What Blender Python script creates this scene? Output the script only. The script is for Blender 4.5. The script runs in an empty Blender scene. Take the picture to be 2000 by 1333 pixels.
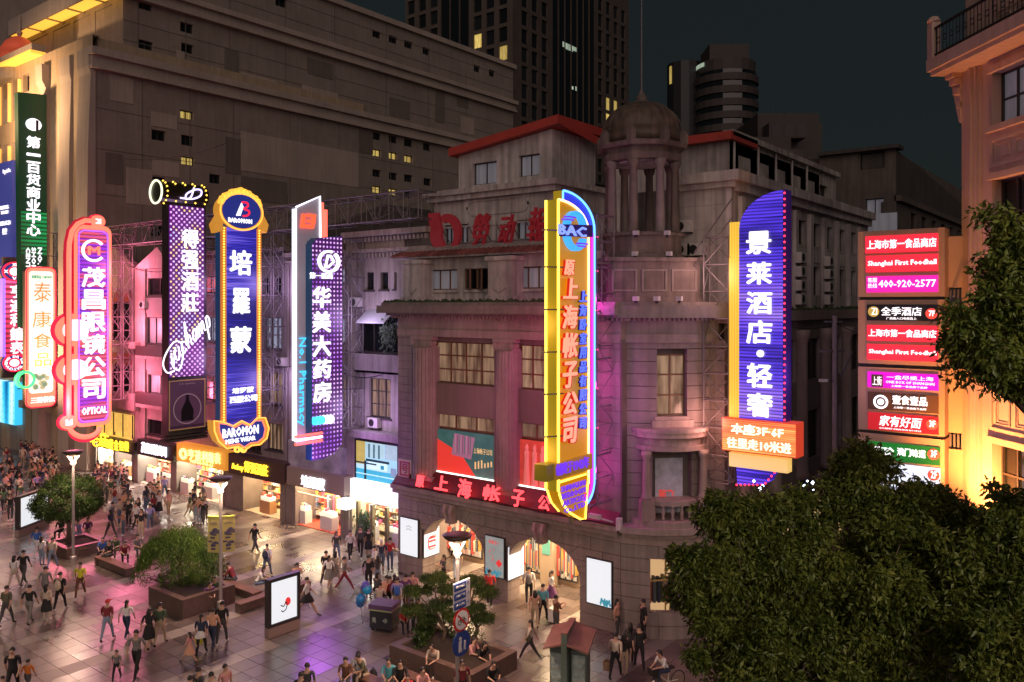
import bpy, math, random
from mathutils import Vector, Matrix
R = random.Random(11)
S = bpy.context.scene
COL = S.collection
# ------------------------------------------------------------------ camera, world, light, exposure
FPX, HX, HY, CH = 1607.0, 1000.0, 595.0, 13.8
cd = bpy.data.cameras.new('camera'); cam = bpy.data.objects.new('camera', cd); COL.objects.link(cam)
cam.location = (0, 0, CH)
YAW = math.asin(.617)
cam.rotation_euler = (math.radians(90), 0, YAW)
cd.sensor_width = 36; cd.lens = FPX*36/2000; cd.shift_y = -(666.5-HY)/2000
cd.clip_start = .3; cd.clip_end = 3000
S.camera = cam
W = bpy.data.worlds.new('World'); S.world = W; W.use_nodes = True
_n = W.node_tree.nodes; _l = W.node_tree.links
_bg = _n['Background']
_sky = _n.new('ShaderNodeTexSky'); _sky.sky_type = 'NISHITA'; _sky.sun_disc = False
_sky.sun_elevation = math.radians(2); _sky.sun_rotation = math.radians(200); _sky.altitude = 10
_mx = _n.new('ShaderNodeMixRGB'); _mx.inputs[0].default_value = .97
_mx.inputs[2].default_value = (.0094, .0126, .0138, 1)
_sc = _n.new('ShaderNodeMixRGB'); _sc.blend_type = 'MULTIPLY'; _sc.inputs[0].default_value = 1
_sc.inputs[2].default_value = (.05, .06, .07, 1)
_l.new(_sky.outputs[0], _sc.inputs[1]); _l.new(_sc.outputs[0], _mx.inputs[1]); _l.new(_mx.outputs[0], _bg.inputs[0])
_bg.inputs[1].default_value = 1.0
sd = bpy.data.lights.new('city_glow', 'SUN'); sd.energy = .85; sd.angle = math.radians(70); sd.color = (1, .76, .68)
so = bpy.data.objects.new('city_glow', sd); COL.objects.link(so)
so.rotation_euler = (math.radians(66), 0, YAW + math.radians(-4))
S.view_settings.view_transform = 'Standard'; S.view_settings.look = 'None'; S.view_settings.gamma = 1
S.view_settings.use_curve_mapping = False; S.view_settings.exposure = 0
S.cycles.use_denoising = True
S.cycles.sample_clamp_indirect = 3.0
S.cycles.max_bounces = 6; S.cycles.diffuse_bounces = 3; S.cycles.glossy_bounces = 3
S.cycles.caustics_reflective = False; S.cycles.caustics_refractive = False

# ------------------------------------------------------------------ geometry helpers
CA, SA = math.cos(YAW), math.sin(YAW)
def ray(x, y):
    a = (x-HX)/FPX; b = -(y-HY)/FPX
    return Vector((-SA + CA*a, CA + SA*a, b))
def ground(x, y, z=0.0):
    d = ray(x, y); t = (z-CH)/d.z
    return Vector((d.x*t, d.y*t, z))
class Frame:
    """a wall plane: a runs to the right, d inwards, z up"""
    def __init__(s, ox, oy, deg):
        s.o = Vector((ox, oy, 0)); g = math.radians(deg)
        s.av = Vector((math.cos(g), math.sin(g), 0)); s.dv = Vector((-math.sin(g), math.cos(g), 0)); s.g = g
    def P(s, a, d, z): return s.o + s.av*a + s.dv*d + Vector((0, 0, z))
    def px(s, x, y, d=0):
        r = ray(x, y); o = s.o + s.dv*d
        t = o.dot(s.dv)/r.dot(s.dv)
        p = r*t
        return (p-o).dot(s.av), CH + p.z
    def rect(s, x0, y0, x1, y1, d=0):
        xm = (x0+x1)/2
        return s.px(x0, y0, d)[0], s.px(x1, y0, d)[0], s.px(xm, y1, d)[1], s.px(xm, y0, d)[1]
    def z(s, x, y, d=0): return s.px(x, y, d)[1]
    def a(s, x, d=0): return s.px(x, 600, d)[0]
def FV(v): return Frame(0, v, 0)
def FU(u): return Frame(u, 0, 90)
class MB:
    def __init__(s): s.v = []; s.f = []; s.m = []; s.mi = 0
    def add(s, vs, fs):
        n = len(s.v); s.v += [tuple(v) for v in vs]
        s.f += [tuple(i+n for i in f) for f in fs]; s.m += [s.mi]*len(fs); return s
    def box(s, x0, x1, y0, y1, z0, z1):
        return s.add([(x0,y0,z0),(x1,y0,z0),(x1,y1,z0),(x0,y1,z0),(x0,y0,z1),(x1,y0,z1),(x1,y1,z1),(x0,y1,z1)],
              [(0,3,2,1),(4,5,6,7),(0,1,5,4),(1,2,6,5),(2,3,7,6),(3,0,4,7)])
    def fb(s, F, a0, a1, d0, d1, z0, z1):
        P = F.P
        return s.add([P(a0,d0,z0),P(a1,d0,z0),P(a1,d1,z0),P(a0,d1,z0),P(a0,d0,z1),P(a1,d0,z1),P(a1,d1,z1),P(a0,d1,z1)],
              [(0,3,2,1),(4,5,6,7),(0,1,5,4),(1,2,6,5),(2,3,7,6),(3,0,4,7)])
    def fp(s, F, pts, d0, d1):
        n = len(pts)
        vs = [F.P(a,d0,z) for a,z in pts] + [F.P(a,d1,z) for a,z in pts]
        return s.add(vs, [tuple(range(n)), tuple(range(2*n-1,n-1,-1))] + [(i,i+n,(i+1)%n+n,(i+1)%n) for i in range(n)])
    def fring(s, F, outer, inner, d0, d1):
        n = len(outer)
        vs = [F.P(a,d0,z) for a,z in outer]+[F.P(a,d0,z) for a,z in inner]+[F.P(a,d1,z) for a,z in outer]+[F.P(a,d1,z) for a,z in inner]
        fs = []
        for i in range(n):
            j = (i+1)%n
            fs += [(i,j,n+j,n+i),(2*n+i,3*n+i,3*n+j,2*n+j),(i,2*n+i,2*n+j,j),(n+i,n+j,3*n+j,3*n+i)]
        return s.add(vs, fs)
    def lathe(s, prof, cx, cy, n=16, a0=0, a1=360):
        full = abs(a1-a0) >= 360; k = n if full else n+1
        vs = []
        for r, z in prof:
            for i in range(k):
                t = math.radians(a0+(a1-a0)*i/n); vs.append((cx+r*math.cos(t), cy+r*math.sin(t), z))
        fs = []
        for j in range(len(prof)-1):
            for i in range(n):
                i2 = (i+1) % k
                fs.append((j*k+i, j*k+i2, (j+1)*k+i2, (j+1)*k+i))
        if full:
            fs.append(tuple(range(k-1,-1,-1))); fs.append(tuple(range((len(prof)-1)*k, len(prof)*k)))
        return s.add(vs, fs)
    def tube(s, pts, r, n=6, r1=None, closed=False):
        pts = [Vector(p) for p in pts]; m = len(pts); vs = []; up = None
        for i, p in enumerate(pts):
            t = (pts[min(i+1,m-1)]-pts[max(i-1,0)])
            if closed: t = pts[(i+1)%m]-pts[i-1]
            if t.length < 1e-6: t = Vector((0,0,1))
            t.normalize()
            if up is None: up = Vector((0,0,1)) if abs(t.z) < .9 else Vector((1,0,0))
            x = up.cross(t)
            if x.length < 1e-4: x = Vector((1,0,0)).cross(t)
            x.normalize(); y = t.cross(x); up = y
            rr = r if r1 is None else r+(r1-r)*i/(m-1)
            for k in range(n):
                g = 2*math.pi*k/n; vs.append(p+x*math.cos(g)*rr+y*math.sin(g)*rr)
        fs = []
        for i in range(m if closed else m-1):
            i2 = (i+1)%m
            for k in range(n):
                k2 = (k+1)%n; fs.append((i*n+k, i*n+k2, i2*n+k2, i2*n+k))
        if not closed: fs += [tuple(range(n-1,-1,-1)), tuple(range((m-1)*n, m*n))]
        return s.add(vs, fs)
    def build(s, name, mats, parent=None, smooth=False, kind=None, label=None):
        me = bpy.data.meshes.new(name); me.from_pydata(s.v, [], s.f)
        if not isinstance(mats, (list, tuple)): mats = [mats]
        for m in mats: me.materials.append(m)
        if len(mats) > 1: me.polygons.foreach_set('material_index', s.m)
        if smooth: me.polygons.foreach_set('use_smooth', [True]*len(s.f))
        me.update()
        return link(name, me, parent, kind, label)
def root_of(o):
    while o.parent: o = o.parent
    return o
def link(name, me, parent=None, kind=None, label=None):
    o = bpy.data.objects.new(name, me); COL.objects.link(o)
    if parent:
        o.parent = parent
        if parent.parent is None and parent.type == 'EMPTY': o.location = -parent.location
    if kind: o['kind'] = kind
    if label: o['label'] = label
    return o
def thing(name, label, cat, loc=(0,0,0), group=None):
    o = bpy.data.objects.new(name, None); COL.objects.link(o); o.location = loc; o.empty_display_size = .3
    o['label'] = label; o['category'] = cat
    if group: o['group'] = group
    return o
def tag(o, label, cat, group=None):
    o['label'] = label; o['category'] = cat
    if group: o['group'] = group
    return o
def struct(o): o['kind'] = 'structure'; return o
def local(o):
    """turn a world-space mesh part of a located thing into one whose vertices are relative to the thing"""
    return o
def copy_tree(o, parent=None):
    c = o.copy(); COL.objects.link(c)
    if parent: c.parent = parent
    for ch in o.children: copy_tree(ch, c)
    return c

# ------------------------------------------------------------------ materials
_M = {}
def mat(name, col=(.5,.5,.5), rough=.65, metal=0, em=None, es=0, var=0, vs=1.5, streak=0, bump=0, bs=12, spec=.5, samp=True, objr=0, trans=0, mot=0):
    if name in _M: return _M[name]
    m = bpy.data.materials.new(name); _M[name] = m; m.use_nodes = True
    nt = m.node_tree; N = nt.nodes; L = nt.links; b = N['Principled BSDF']
    b.inputs['Base Color'].default_value = (*col, 1); b.inputs['Roughness'].default_value = rough
    b.inputs['Metallic'].default_value = metal; b.inputs['Specular IOR Level'].default_value = spec
    if trans: b.inputs['Transmission Weight'].default_value = trans
    if em: b.inputs['Emission Color'].default_value = (*em, 1); b.inputs['Emission Strength'].default_value = es
    if not samp: m.cycles.emission_sampling = 'NONE'
    cur = None
    if var or streak or bump or mot:
        geo = N.new('ShaderNodeNewGeometry')
    def mul(a, fac, lo, hi):
        nonlocal cur
        mr = N.new('ShaderNodeMapRange'); mr.inputs[1].default_value = .3; mr.inputs[2].default_value = .7
        mr.inputs[3].default_value = lo; mr.inputs[4].default_value = hi; L.new(fac, mr.inputs[0])
        if cur is None: cur = mr.outputs[0]
        else:
            k = N.new('ShaderNodeMath'); k.operation = 'MULTIPLY'; L.new(cur, k.inputs[0]); L.new(mr.outputs[0], k.inputs[1]); cur = k.outputs[0]
    if var:
        n = N.new('ShaderNodeTexNoise'); n.inputs['Scale'].default_value = vs; n.inputs['Detail'].default_value = 6
        L.new(geo.outputs['Position'], n.inputs['Vector']); mul(0, n.outputs[0], 1-var, 1+var)
    if mot:
        n = N.new('ShaderNodeTexNoise'); n.inputs['Scale'].default_value = .35; n.inputs['Detail'].default_value = 3
        L.new(geo.outputs['Position'], n.inputs['Vector']); mul(0, n.outputs[0], 1-mot, 1+mot)
    if streak:
        mp = N.new('ShaderNodeMapping'); mp.inputs['Scale'].default_value = (3, 3, .18)
        n = N.new('ShaderNodeTexNoise'); n.inputs['Scale'].default_value = 1.3; n.inputs['Detail'].default_value = 5
        L.new(geo.outputs['Position'], mp.inputs[0]); L.new(mp.outputs[0], n.inputs['Vector']); mul(0, n.outputs[0], 1-streak, 1.08)
    if objr:
        oi = N.new('ShaderNodeObjectInfo')
        mr = N.new('ShaderNodeMapRange'); mr.inputs[3].default_value = 1-objr; mr.inputs[4].default_value = 1+objr
        L.new(oi.outputs['Random'], mr.inputs[0])
        if cur is None: cur = mr.outputs[0]
        else:
            k = N.new('ShaderNodeMath'); k.operation = 'MULTIPLY'; L.new(cur, k.inputs[0]); L.new(mr.outputs[0], k.inputs[1]); cur = k.outputs[0]
    if cur is not None:
        mx = N.new('ShaderNodeVectorMath'); mx.operation = 'SCALE'; mx.inputs[0].default_value = col
        L.new(cur, mx.inputs['Scale']); L.new(mx.outputs[0], b.inputs['Base Color'])
    if bump:
        n = N.new('ShaderNodeTexNoise'); n.inputs['Scale'].default_value = bs; n.inputs['Detail'].default_value = 4
        L.new(geo.outputs['Position'], n.inputs['Vector'])
        bp = N.new('ShaderNodeBump'); bp.inputs['Strength'].default_value = bump; bp.inputs['Distance'].default_value = .03
        L.new(n.outputs[0], bp.inputs['Height']); L.new(bp.outputs[0], b.inputs['Normal'])
    return m
def glow(name, col, s, base=None, samp=True):
    return mat(name, base or tuple(c*.5 for c in col), .5, em=col, es=s, samp=samp)
def nodes_of(name, rough=.5):
    m = bpy.data.materials.new(name); _M[name] = m; m.use_nodes = True
    return m, m.node_tree.nodes, m.node_tree.links, m.node_tree.nodes['Principled BSDF']
def mth(N, L, op, a, b=None, c=None):
    k = N.new('ShaderNodeMath'); k.operation = op
    for i, x in enumerate((a, b, c)):
        if x is None: continue
        if isinstance(x, (int, float)): k.inputs[i].default_value = x
        else: L.new(x, k.inputs[i])
    return k.outputs[0]
def ramp(N, L, fac, stops, interp='LINEAR'):
    r = N.new('ShaderNodeValToRGB'); r.color_ramp.interpolation = interp
    e = r.color_ramp.elements
    while len(e) < len(stops): e.new(.5)
    for i, (p, c) in enumerate(stops): e[i].position = p; e[i].color = (*c, 1)
    L.new(fac, r.inputs[0]); return r.outputs[0]
def led_lines(name, stops, period, s, seed=0, zsc=.35, detail=3, dim=.25):
    """an LED screen of horizontal tubes: a drifting colour pattern cut into thin lines"""
    m, N, L, b = nodes_of(name)
    g = N.new('ShaderNodeNewGeometry'); sp = N.new('ShaderNodeSeparateXYZ'); L.new(g.outputs['Position'], sp.inputs[0])
    mp = N.new('ShaderNodeMapping'); mp.inputs['Location'].default_value = (seed*.1, seed*.1, seed); mp.inputs['Scale'].default_value = (.12, .12, zsc)
    L.new(g.outputs['Position'], mp.inputs[0])
    n = N.new('ShaderNodeTexNoise'); n.inputs['Scale'].default_value = 1; n.inputs['Detail'].default_value = detail
    L.new(mp.outputs[0], n.inputs['Vector'])
    mp2 = N.new('ShaderNodeMapping'); mp2.inputs['Scale'].default_value = (.3, .3, 9); L.new(g.outputs['Position'], mp2.inputs[0])
    n2 = N.new('ShaderNodeTexNoise'); n2.inputs['Scale'].default_value = 1; n2.inputs['Detail'].default_value = 2; L.new(mp2.outputs[0], n2.inputs['Vector'])
    f = mth(N, L, 'ADD', n.outputs[0], mth(N, L, 'MULTIPLY', mth(N, L, 'SUBTRACT', n2.outputs[0], .5), .5))
    c = ramp(N, L, f, stops)
    fr = mth(N, L, 'FRACT', mth(N, L, 'DIVIDE', sp.outputs[2], period))
    ln = mth(N, L, 'LESS_THAN', fr, .55)
    k = mth(N, L, 'ADD', mth(N, L, 'MULTIPLY', ln, 1-dim), dim)
    L.new(c, b.inputs['Emission Color']); L.new(mth(N, L, 'MULTIPLY', k, s), b.inputs['Emission Strength'])
    b.inputs['Base Color'].default_value = (.02, .02, .03, 1); b.inputs['Roughness'].default_value = .4
    return m
def led_dots(name, axis, per, stops, s, rad=.3, bg=(.05,.0,.12), bgs=.5, seed=0, stagger=True, zsc=.5):
    m, N, L, b = nodes_of(name)
    g = N.new('ShaderNodeNewGeometry'); sp = N.new('ShaderNodeSeparateXYZ'); L.new(g.outputs['Position'], sp.inputs[0])
    z = mth(N, L, 'DIVIDE', sp.outputs[2], per); h = mth(N, L, 'DIVIDE', sp.outputs[axis], per)
    if stagger:
        row = mth(N, L, 'FLOOR', mth(N, L, 'MULTIPLY', z, 2)); par = mth(N, L, 'FLOORED_MODULO', row, 2)
        z2 = mth(N, L, 'MULTIPLY', mth(N, L, 'SUBTRACT', mth(N, L, 'FRACT', mth(N, L, 'MULTIPLY', z, 2)), .5), .5)
        h2 = mth(N, L, 'SUBTRACT', mth(N, L, 'FRACT', mth(N, L, 'ADD', h, mth(N, L, 'MULTIPLY', par, .5))), .5)
    else:
        z2 = mth(N, L, 'SUBTRACT', mth(N, L, 'FRACT', z), .5); h2 = mth(N, L, 'SUBTRACT', mth(N, L, 'FRACT', h), .5)
    r2 = mth(N, L, 'ADD', mth(N, L, 'POWER', mth(N, L, 'ABSOLUTE', z2), 2), mth(N, L, 'POWER', mth(N, L, 'ABSOLUTE', h2), 2))
    dot = mth(N, L, 'LESS_THAN', r2, rad*rad)
    mp = N.new('ShaderNodeMapping'); mp.inputs['Location'].default_value = (seed, seed, seed); mp.inputs['Scale'].default_value = (.5, .5, zsc)
    L.new(g.outputs['Position'], mp.inputs[0])
    n = N.new('ShaderNodeTexNoise'); n.inputs['Scale'].default_value = 1; n.inputs['Detail'].default_value = 1; L.new(mp.outputs[0], n.inputs['Vector'])
    c = ramp(N, L, n.outputs[0], stops)
    mx = N.new('ShaderNodeMixRGB'); mx.inputs[1].default_value = (*[x*bgs for x in bg], 1); L.new(dot, mx.inputs[0]); L.new(c, mx.inputs[2])
    L.new(mx.outputs[0], b.inputs['Emission Color']); b.inputs['Emission Strength'].default_value = s
    b.inputs['Base Color'].default_value = (.02, .02, .03, 1)
    return m

WIN_DARK = mat('dark_glass', (.012,.014,.016), .12, spec=.6, objr=.5)
def pane_lit(name, c0, c1, s, sc=6):
    m, N, L, b = nodes_of(name)
    g = N.new('ShaderNodeNewGeometry'); mp = N.new('ShaderNodeMapping'); mp.inputs['Scale'].default_value = (sc, sc, .6)
    L.new(g.outputs['Position'], mp.inputs[0]); n = N.new('ShaderNodeTexNoise'); n.inputs['Scale'].default_value = 1; n.inputs['Detail'].default_value = 3
    L.new(mp.outputs[0], n.inputs['Vector'])
    c = ramp(N, L, n.outputs[0], [(.3, c0), (.65, c1)])
    oi = N.new('ShaderNodeObjectInfo'); mr = N.new('ShaderNodeMapRange'); mr.inputs[3].default_value = s*.55; mr.inputs[4].default_value = s*1.3
    L.new(oi.outputs['Random'], mr.inputs[0]); L.new(mr.outputs[0], b.inputs['Emission Strength'])
    L.new(c, b.inputs['Emission Color']); b.inputs['Base Color'].default_value = (.1,.08,.06,1); b.inputs['Roughness'].default_value = .15
    m.cycles.emission_sampling = 'NONE'
    return m
PANE_YEL = pane_lit('pane_yellow_lit', (.55,.33,.06), (1,.75,.22), .75)
PANE_WARM = pane_lit('pane_warm_curtain', (.10,.05,.03), (.75,.46,.28), .42, 5)
PANE_CURT = mat('pane_pale_curtain', (.42,.42,.46), .3, em=(.4,.42,.5), es=.12, streak=.5, samp=False)
PANE_BLUE = pane_lit('pane_cool_lit', (.2,.22,.4), (.6,.65,.9), .45)
PANE_GREEN = pane_lit('pane_green_lit', (.3,.36,.28), (.7,.85,.65), .6)
PANE_PINK = pane_lit('pane_red_lit', (.9,.03,.12), (1,.25,.3), .8)
DARKM = mat('dark_metal', (.03,.028,.028), .45, .3)
STEEL = mat('painted_steel', (.16,.14,.15), .5, .2, var=.2)
FRAME_D = mat('window_frame_dark', (.05,.04,.038), .5)
FRAME_L = mat('window_frame_pale', (.5,.45,.43), .5)
BLACK = mat('black', (.01,.01,.01), .6)

def window(parent, F, a0, a1, z0, z1, d=.18, nx=2, nz=1, fm=None, pm=None, t=.06, sill=False, lab=None, name='window'):
    b = MB(); fm = fm or FRAME_D
    b.fb(F, a0, a1, d-.1, d-.02, z1-t, z1); b.fb(F, a0, a1, d-.1, d-.02, z0, z0+t)
    b.fb(F, a0, a0+t, d-.1, d-.02, z0+t, z1-t); b.fb(F, a1-t, a1, d-.1, d-.02, z0+t, z1-t)
    for i in range(1, nx):
        a = a0+(a1-a0)*i/nx; b.fb(F, a-t/2, a+t/2, d-.085, d-.022, z0+t, z1-t)
    for i in range(1, nz):
        z = z0+(z1-z0)*i/nz; b.fb(F, a0+t, a1-t, d-.075, d-.024, z-t/2, z+t/2)
    if sill: b.fb(F, a0-.1, a1+.1, -.1, d-.1, z0-.1, z0)
    w = b.build(name, fm, parent, label=lab)
    p = MB().fb(F, a0+t*.5, a1-t*.5, d-.018, d-.004, z0+t*.5, z1-t*.5).build('pane', pm or WIN_DARK, w)
    return w
def wall(b, F, a0, a1, z0, z1, holes, dep=.18):
    """front skin with real openings; holes = (a0, a1, z0, z1)"""
    holes = [(max(h[0],a0+.001), min(h[1],a1-.001), max(h[2],z0+.001), min(h[3],z1-.001)) for h in holes]
    A = sorted({a0, a1, *[h[0] for h in holes], *[h[1] for h in holes]}); Z = sorted({z0, z1, *[h[2] for h in holes], *[h[3] for h in holes]})
    for j in range(len(Z)-1):
        zc = (Z[j]+Z[j+1])/2; run = None
        for i in range(len(A)-1):
            ac = (A[i]+A[i+1])/2
            solid = not any(h[0] < ac < h[1] and h[2] < zc < h[3] for h in holes)
            if solid and run is None: run = A[i]
            if run is not None and (not solid or i == len(A)-2):
                e = A[i+1] if solid else A[i]
                b.add([F.P(run,0,Z[j]),F.P(e,0,Z[j]),F.P(e,0,Z[j+1]),F.P(run,0,Z[j+1])], [(0,1,2,3)]); run = None
    for h in holes:
        q = [(h[0],h[2]),(h[1],h[2]),(h[1],h[3]),(h[0],h[3])]
        for i in range(4):
            p, r = q[i], q[(i+1)%4]
            b.add([F.P(p[0],0,p[1]),F.P(r[0],0,r[1]),F.P(r[0],dep,r[1]),F.P(p[0],dep,p[1])], [(0,1,2,3)])
    return b
def core(b, F, a0, a1, z0, z1, dep, back):
    b.fb(F, a0+.06, a1, dep, back, z0, z1); b.fb(F, a0, a1, 0, dep, z1, z1+.02)
    b.fb(F, a1, a1+.01, 0, dep, z0, z1)

# ------------------------------------------------------------------ lettering
_G = {}
def glyph(s, w=.0, ex=.03, shear=0):
    w = round(w, 3)
    k = (s, w, ex, shear)
    if k in _G: return _G[k]
    c = bpy.data.curves.new('lettering', 'FONT'); c.body = s; c.extrude = ex; c.resolution_u = 1; c.shear = shear
    c.space_character = 1.0
    o = bpy.data.objects.new('lettering', c); COL.objects.link(o)
    dg = bpy.context.evaluated_depsgraph_get(); me = bpy.data.meshes.new_from_object(o.evaluated_get(dg)); me.name = 'lettering'
    bpy.data.objects.remove(o); bpy.data.curves.remove(c)
    if w > 0 and len(me.vertices):
        V = [tuple(v.co) for v in me.vertices]; P = [tuple(p.vertices) for p in me.polygons]; bpy.data.meshes.remove(me); nv, npz = [], []
        for k, (dx, dy) in enumerate(((0,0),(w,w*.5),(-w,-w*.5),(-w*.5,w),(w*.5,-w))):
            o_ = len(nv); nv += [(x+dx, y+dy, z+(.0012*k if z > 0 else 0)) for x, y, z in V]; npz += [tuple(i+o_ for i in p) for p in P]
        me = bpy.data.meshes.new('lettering'); me.from_pydata(nv, [], npz)
    xs = [v.co.x for v in me.vertices] or [0]; ys = [v.co.y for v in me.vertices] or [0]
    x0, x1, y0, y1 = min(xs), max(xs), min(ys), max(ys)
    for v in me.vertices:
        v.co.x = (v.co.x-(x0+x1)/2)/max(x1-x0, .05); v.co.y = (v.co.y-(y0+y1)/2)/max(y1-y0, .05)
    _G[k] = (me, x1-x0, y1-y0); return _G[k]
def text(F, s, a0, a1, z0, z1, d, m, parent, w=.0, ex=.03, dep=.06, name='letter', rot=0, shear=0, label=None, keep=False):
    """letters s stretched to fill the rectangle on wall plane F, dep = how far they stand out"""
    me, gw, gh = glyph(s, w, ex, shear)
    key = ('m', s, w, ex, shear, m.name)
    if key not in _G:
        c = me.copy(); c.materials.clear(); c.materials.append(m); _G[key] = c
    o = bpy.data.objects.new(name, _G[key]); COL.objects.link(o)
    sx, sy = a1-a0, z1-z0
    if keep:
        k = min(sx/gw, sy/gh); sx, sy = gw*k, gh*k
    Mt = Matrix((F.av, Vector((0,0,1)), -F.dv)).transposed().to_4x4()
    Mt.translation = F.P((a0+a1)/2, d, (z0+z1)/2)
    X = Mt @ Matrix.Rotation(rot, 4, 'Z') @ Matrix.Diagonal((sx, sy, dep/(2*ex), 1))
    if parent:
        o.parent = parent
        pw = Matrix.Translation(parent.location) if parent.parent is None and parent.type == 'EMPTY' else Matrix.Identity(4)
        X = pw.inverted() @ X
    o.matrix_basis = X
    if label: o['label'] = label
    return o
def tpx(F, s, r, d, m, parent, **k):
    a0, a1, z0, z1 = F.rect(*r, d=d)
    return text(F, s, a0, a1, z0, z1, d, m, parent, **k)
def vtext(F, s, r, d, m, parent, gap=.12, **k):
    """one glyph under the other, filling the pixel rectangle r"""
    n = len(s); h = (r[3]-r[1])/n
    for i, ch in enumerate(s):
        if ch == ' ': continue
        y0 = r[1]+h*i+h*gap/2; y1 = r[1]+h*(i+1)-h*gap/2
        if ch == '一': y0, y1 = y0+h*.36, y1-h*.36
        if ch in '·': tpx(F, '●', ((r[0]*.6+r[2]*.4), y0+h*.3, (r[0]*.4+r[2]*.6), y1-h*.3), d, m, parent, **k); continue
        tpx(F, ch, (r[0], y0, r[2], y1), d, m, parent, **k)
def arcpts(ca, cz, ra, rz, t0, t1, n):
    return [(ca+ra*math.cos(math.radians(t0+(t1-t0)*i/n)), cz+rz*math.sin(math.radians(t0+(t1-t0)*i/n))) for i in range(n+1)]
def rrect(a0, a1, z0, z1, r, n=5, rs=(1,1,1,1)):
    """rounded rectangle; rs switches the corners: bottom-left, bottom-right, top-right, top-left"""
    P = []
    for (ca, cz, t, k) in ((a0, z0, 180, rs[0]), (a1, z0, 270, rs[1]), (a1, z1, 0, rs[2]), (a0, z1, 90, rs[3])):
        q = r*k
        if q <= 0: P.append((ca, cz)); continue
        c = (ca+q if ca == a0 else ca-q, cz+q if cz == z0 else cz-q)
        P += arcpts(c[0], c[1], q, q, t, t+90, n)
    return P
def ftube(b, F, pts, d, r, n=6, closed=False):
    return b.tube([F.P(a, d, z) for a, z in pts], r, n, closed=closed)
def truss(b, p0, p1, up, w, h, n, r=.035, t=4):
    """box lattice between p0 and p1; w = sideways width vector, up = height vector"""
    p0, p1, w, up = Vector(p0), Vector(p1), Vector(w), Vector(up)
    c = [Vector((0,0,0)), w, w+up, up]
    for q in c: b.tube([p0+q, p1+q], r, t)
    for i in range(n+1):
        s = p0.lerp(p1, i/n)
        for j in range(4): b.tube([s+c[j], s+c[(j+1)%4]], r*.7, t)
        if i < n:
            e = p0.lerp(p1, (i+1)/n)
            for j in range(4):
                x, y = (j, (j+1)%4) if i%2 else ((j+1)%4, j)
                b.tube([s+c[x], e+c[y]], r*.6, t)
# ------------------------------------------------------------------ ground
def granite(name, base, rough):
    m, N, L, b = nodes_of(name)
    g = N.new('ShaderNodeNewGeometry')
    sc = N.new('ShaderNodeVectorMath'); sc.operation = 'DIVIDE'; sc.inputs[1].default_value = (.82,.82,10)
    fl = N.new('ShaderNodeVectorMath'); fl.operation = 'FLOOR'; wn = N.new('ShaderNodeTexWhiteNoise')
    L.new(g.outputs['Position'], sc.inputs[0]); L.new(sc.outputs[0], fl.inputs[0]); L.new(fl.outputs[0], wn.inputs[0])
    n = N.new('ShaderNodeTexNoise'); n.inputs['Scale'].default_value = .5; n.inputs['Detail'].default_value = 1; L.new(g.outputs['Position'], n.inputs['Vector'])
    n2 = N.new('ShaderNodeTexNoise'); n2.inputs['Scale'].default_value = 30; n2.inputs['Detail'].default_value = 2; L.new(g.outputs['Position'], n2.inputs['Vector'])
    k = mth(N, L, 'ADD', mth(N, L, 'MULTIPLY', wn.outputs[0], .34), mth(N, L, 'MULTIPLY', n.outputs[0], .8))
    k = mth(N, L, 'ADD', k, mth(N, L, 'MULTIPLY', n2.outputs[0], .25))
    v = N.new('ShaderNodeVectorMath'); v.operation = 'SCALE'; v.inputs[0].default_value = base; L.new(k, v.inputs['Scale']); L.new(v.outputs[0], b.inputs['Base Color'])
    r = mth(N, L, 'ADD', mth(N, L, 'MULTIPLY', wn.outputs[0], .07), rough+.03); L.new(r, b.inputs['Roughness'])
    b.inputs['Specular IOR Level'].default_value = .75
    return m
TILE = granite('polished_granite', (.165,.128,.120), .23)
TILEP = granite('pale_granite', (.30,.26,.24), .34)
GROUT = mat('paving_bed', (.035,.03,.028), .7, var=.2)
gm = MB(); gm.add([(-900,-300,-.02),(700,-300,-.02),(700,1200,-.02),(-900,1200,-.02)], [(0,1,2,3)])
pav = struct(gm.build('pavement', GROUT))
def to_px(p):
    x = p[0]*CA+p[1]*SA; y = -p[0]*SA+p[1]*CA
    return HX+FPX*x/max(y,.1), HY-FPX*(p[2]-CH)/max(y,.1), y
T = .82
cells = []
for i in range(int(-128/T), int(-1/T)):
    for j in range(int(6/T), int(34/T)+14):
        u, v = i*T, j*T
        if v > 34 and not (-14.4 < u < -3): continue
        x, y, dd = to_px((u+T/2, v+T/2, 0))
        if dd < 5 or x < -120 or x > 2100 or y > 1400: continue
        cells.append((dd, i, j, x, y))
cells.sort()
g_ = .007
def tile_mesh(m):
    b = MB(); a = T/2-g_; c = a-.004
    b.add([(-a,-a,-.02),(a,-a,-.02),(a,a,-.02),(-a,a,-.02),(-a,-a,-.003),(a,-a,-.003),(a,a,-.003),(-a,a,-.003),(-c,-c,0),(c,-c,0),(c,c,0),(-c,c,0)],
          [(0,1,5,4),(1,2,6,5),(2,3,7,6),(3,0,4,7),(4,5,9,8),(5,6,10,9),(6,7,11,10),(7,4,8,11),(8,9,10,11)])
    me = bpy.data.meshes.new('paving_tile'); me.from_pydata(b.v, [], b.f); me.materials.append(m); return me
tm, tmp_ = tile_mesh(TILE), tile_mesh(TILEP)
rest = MB(); restp = MB(); cnt = 0
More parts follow.
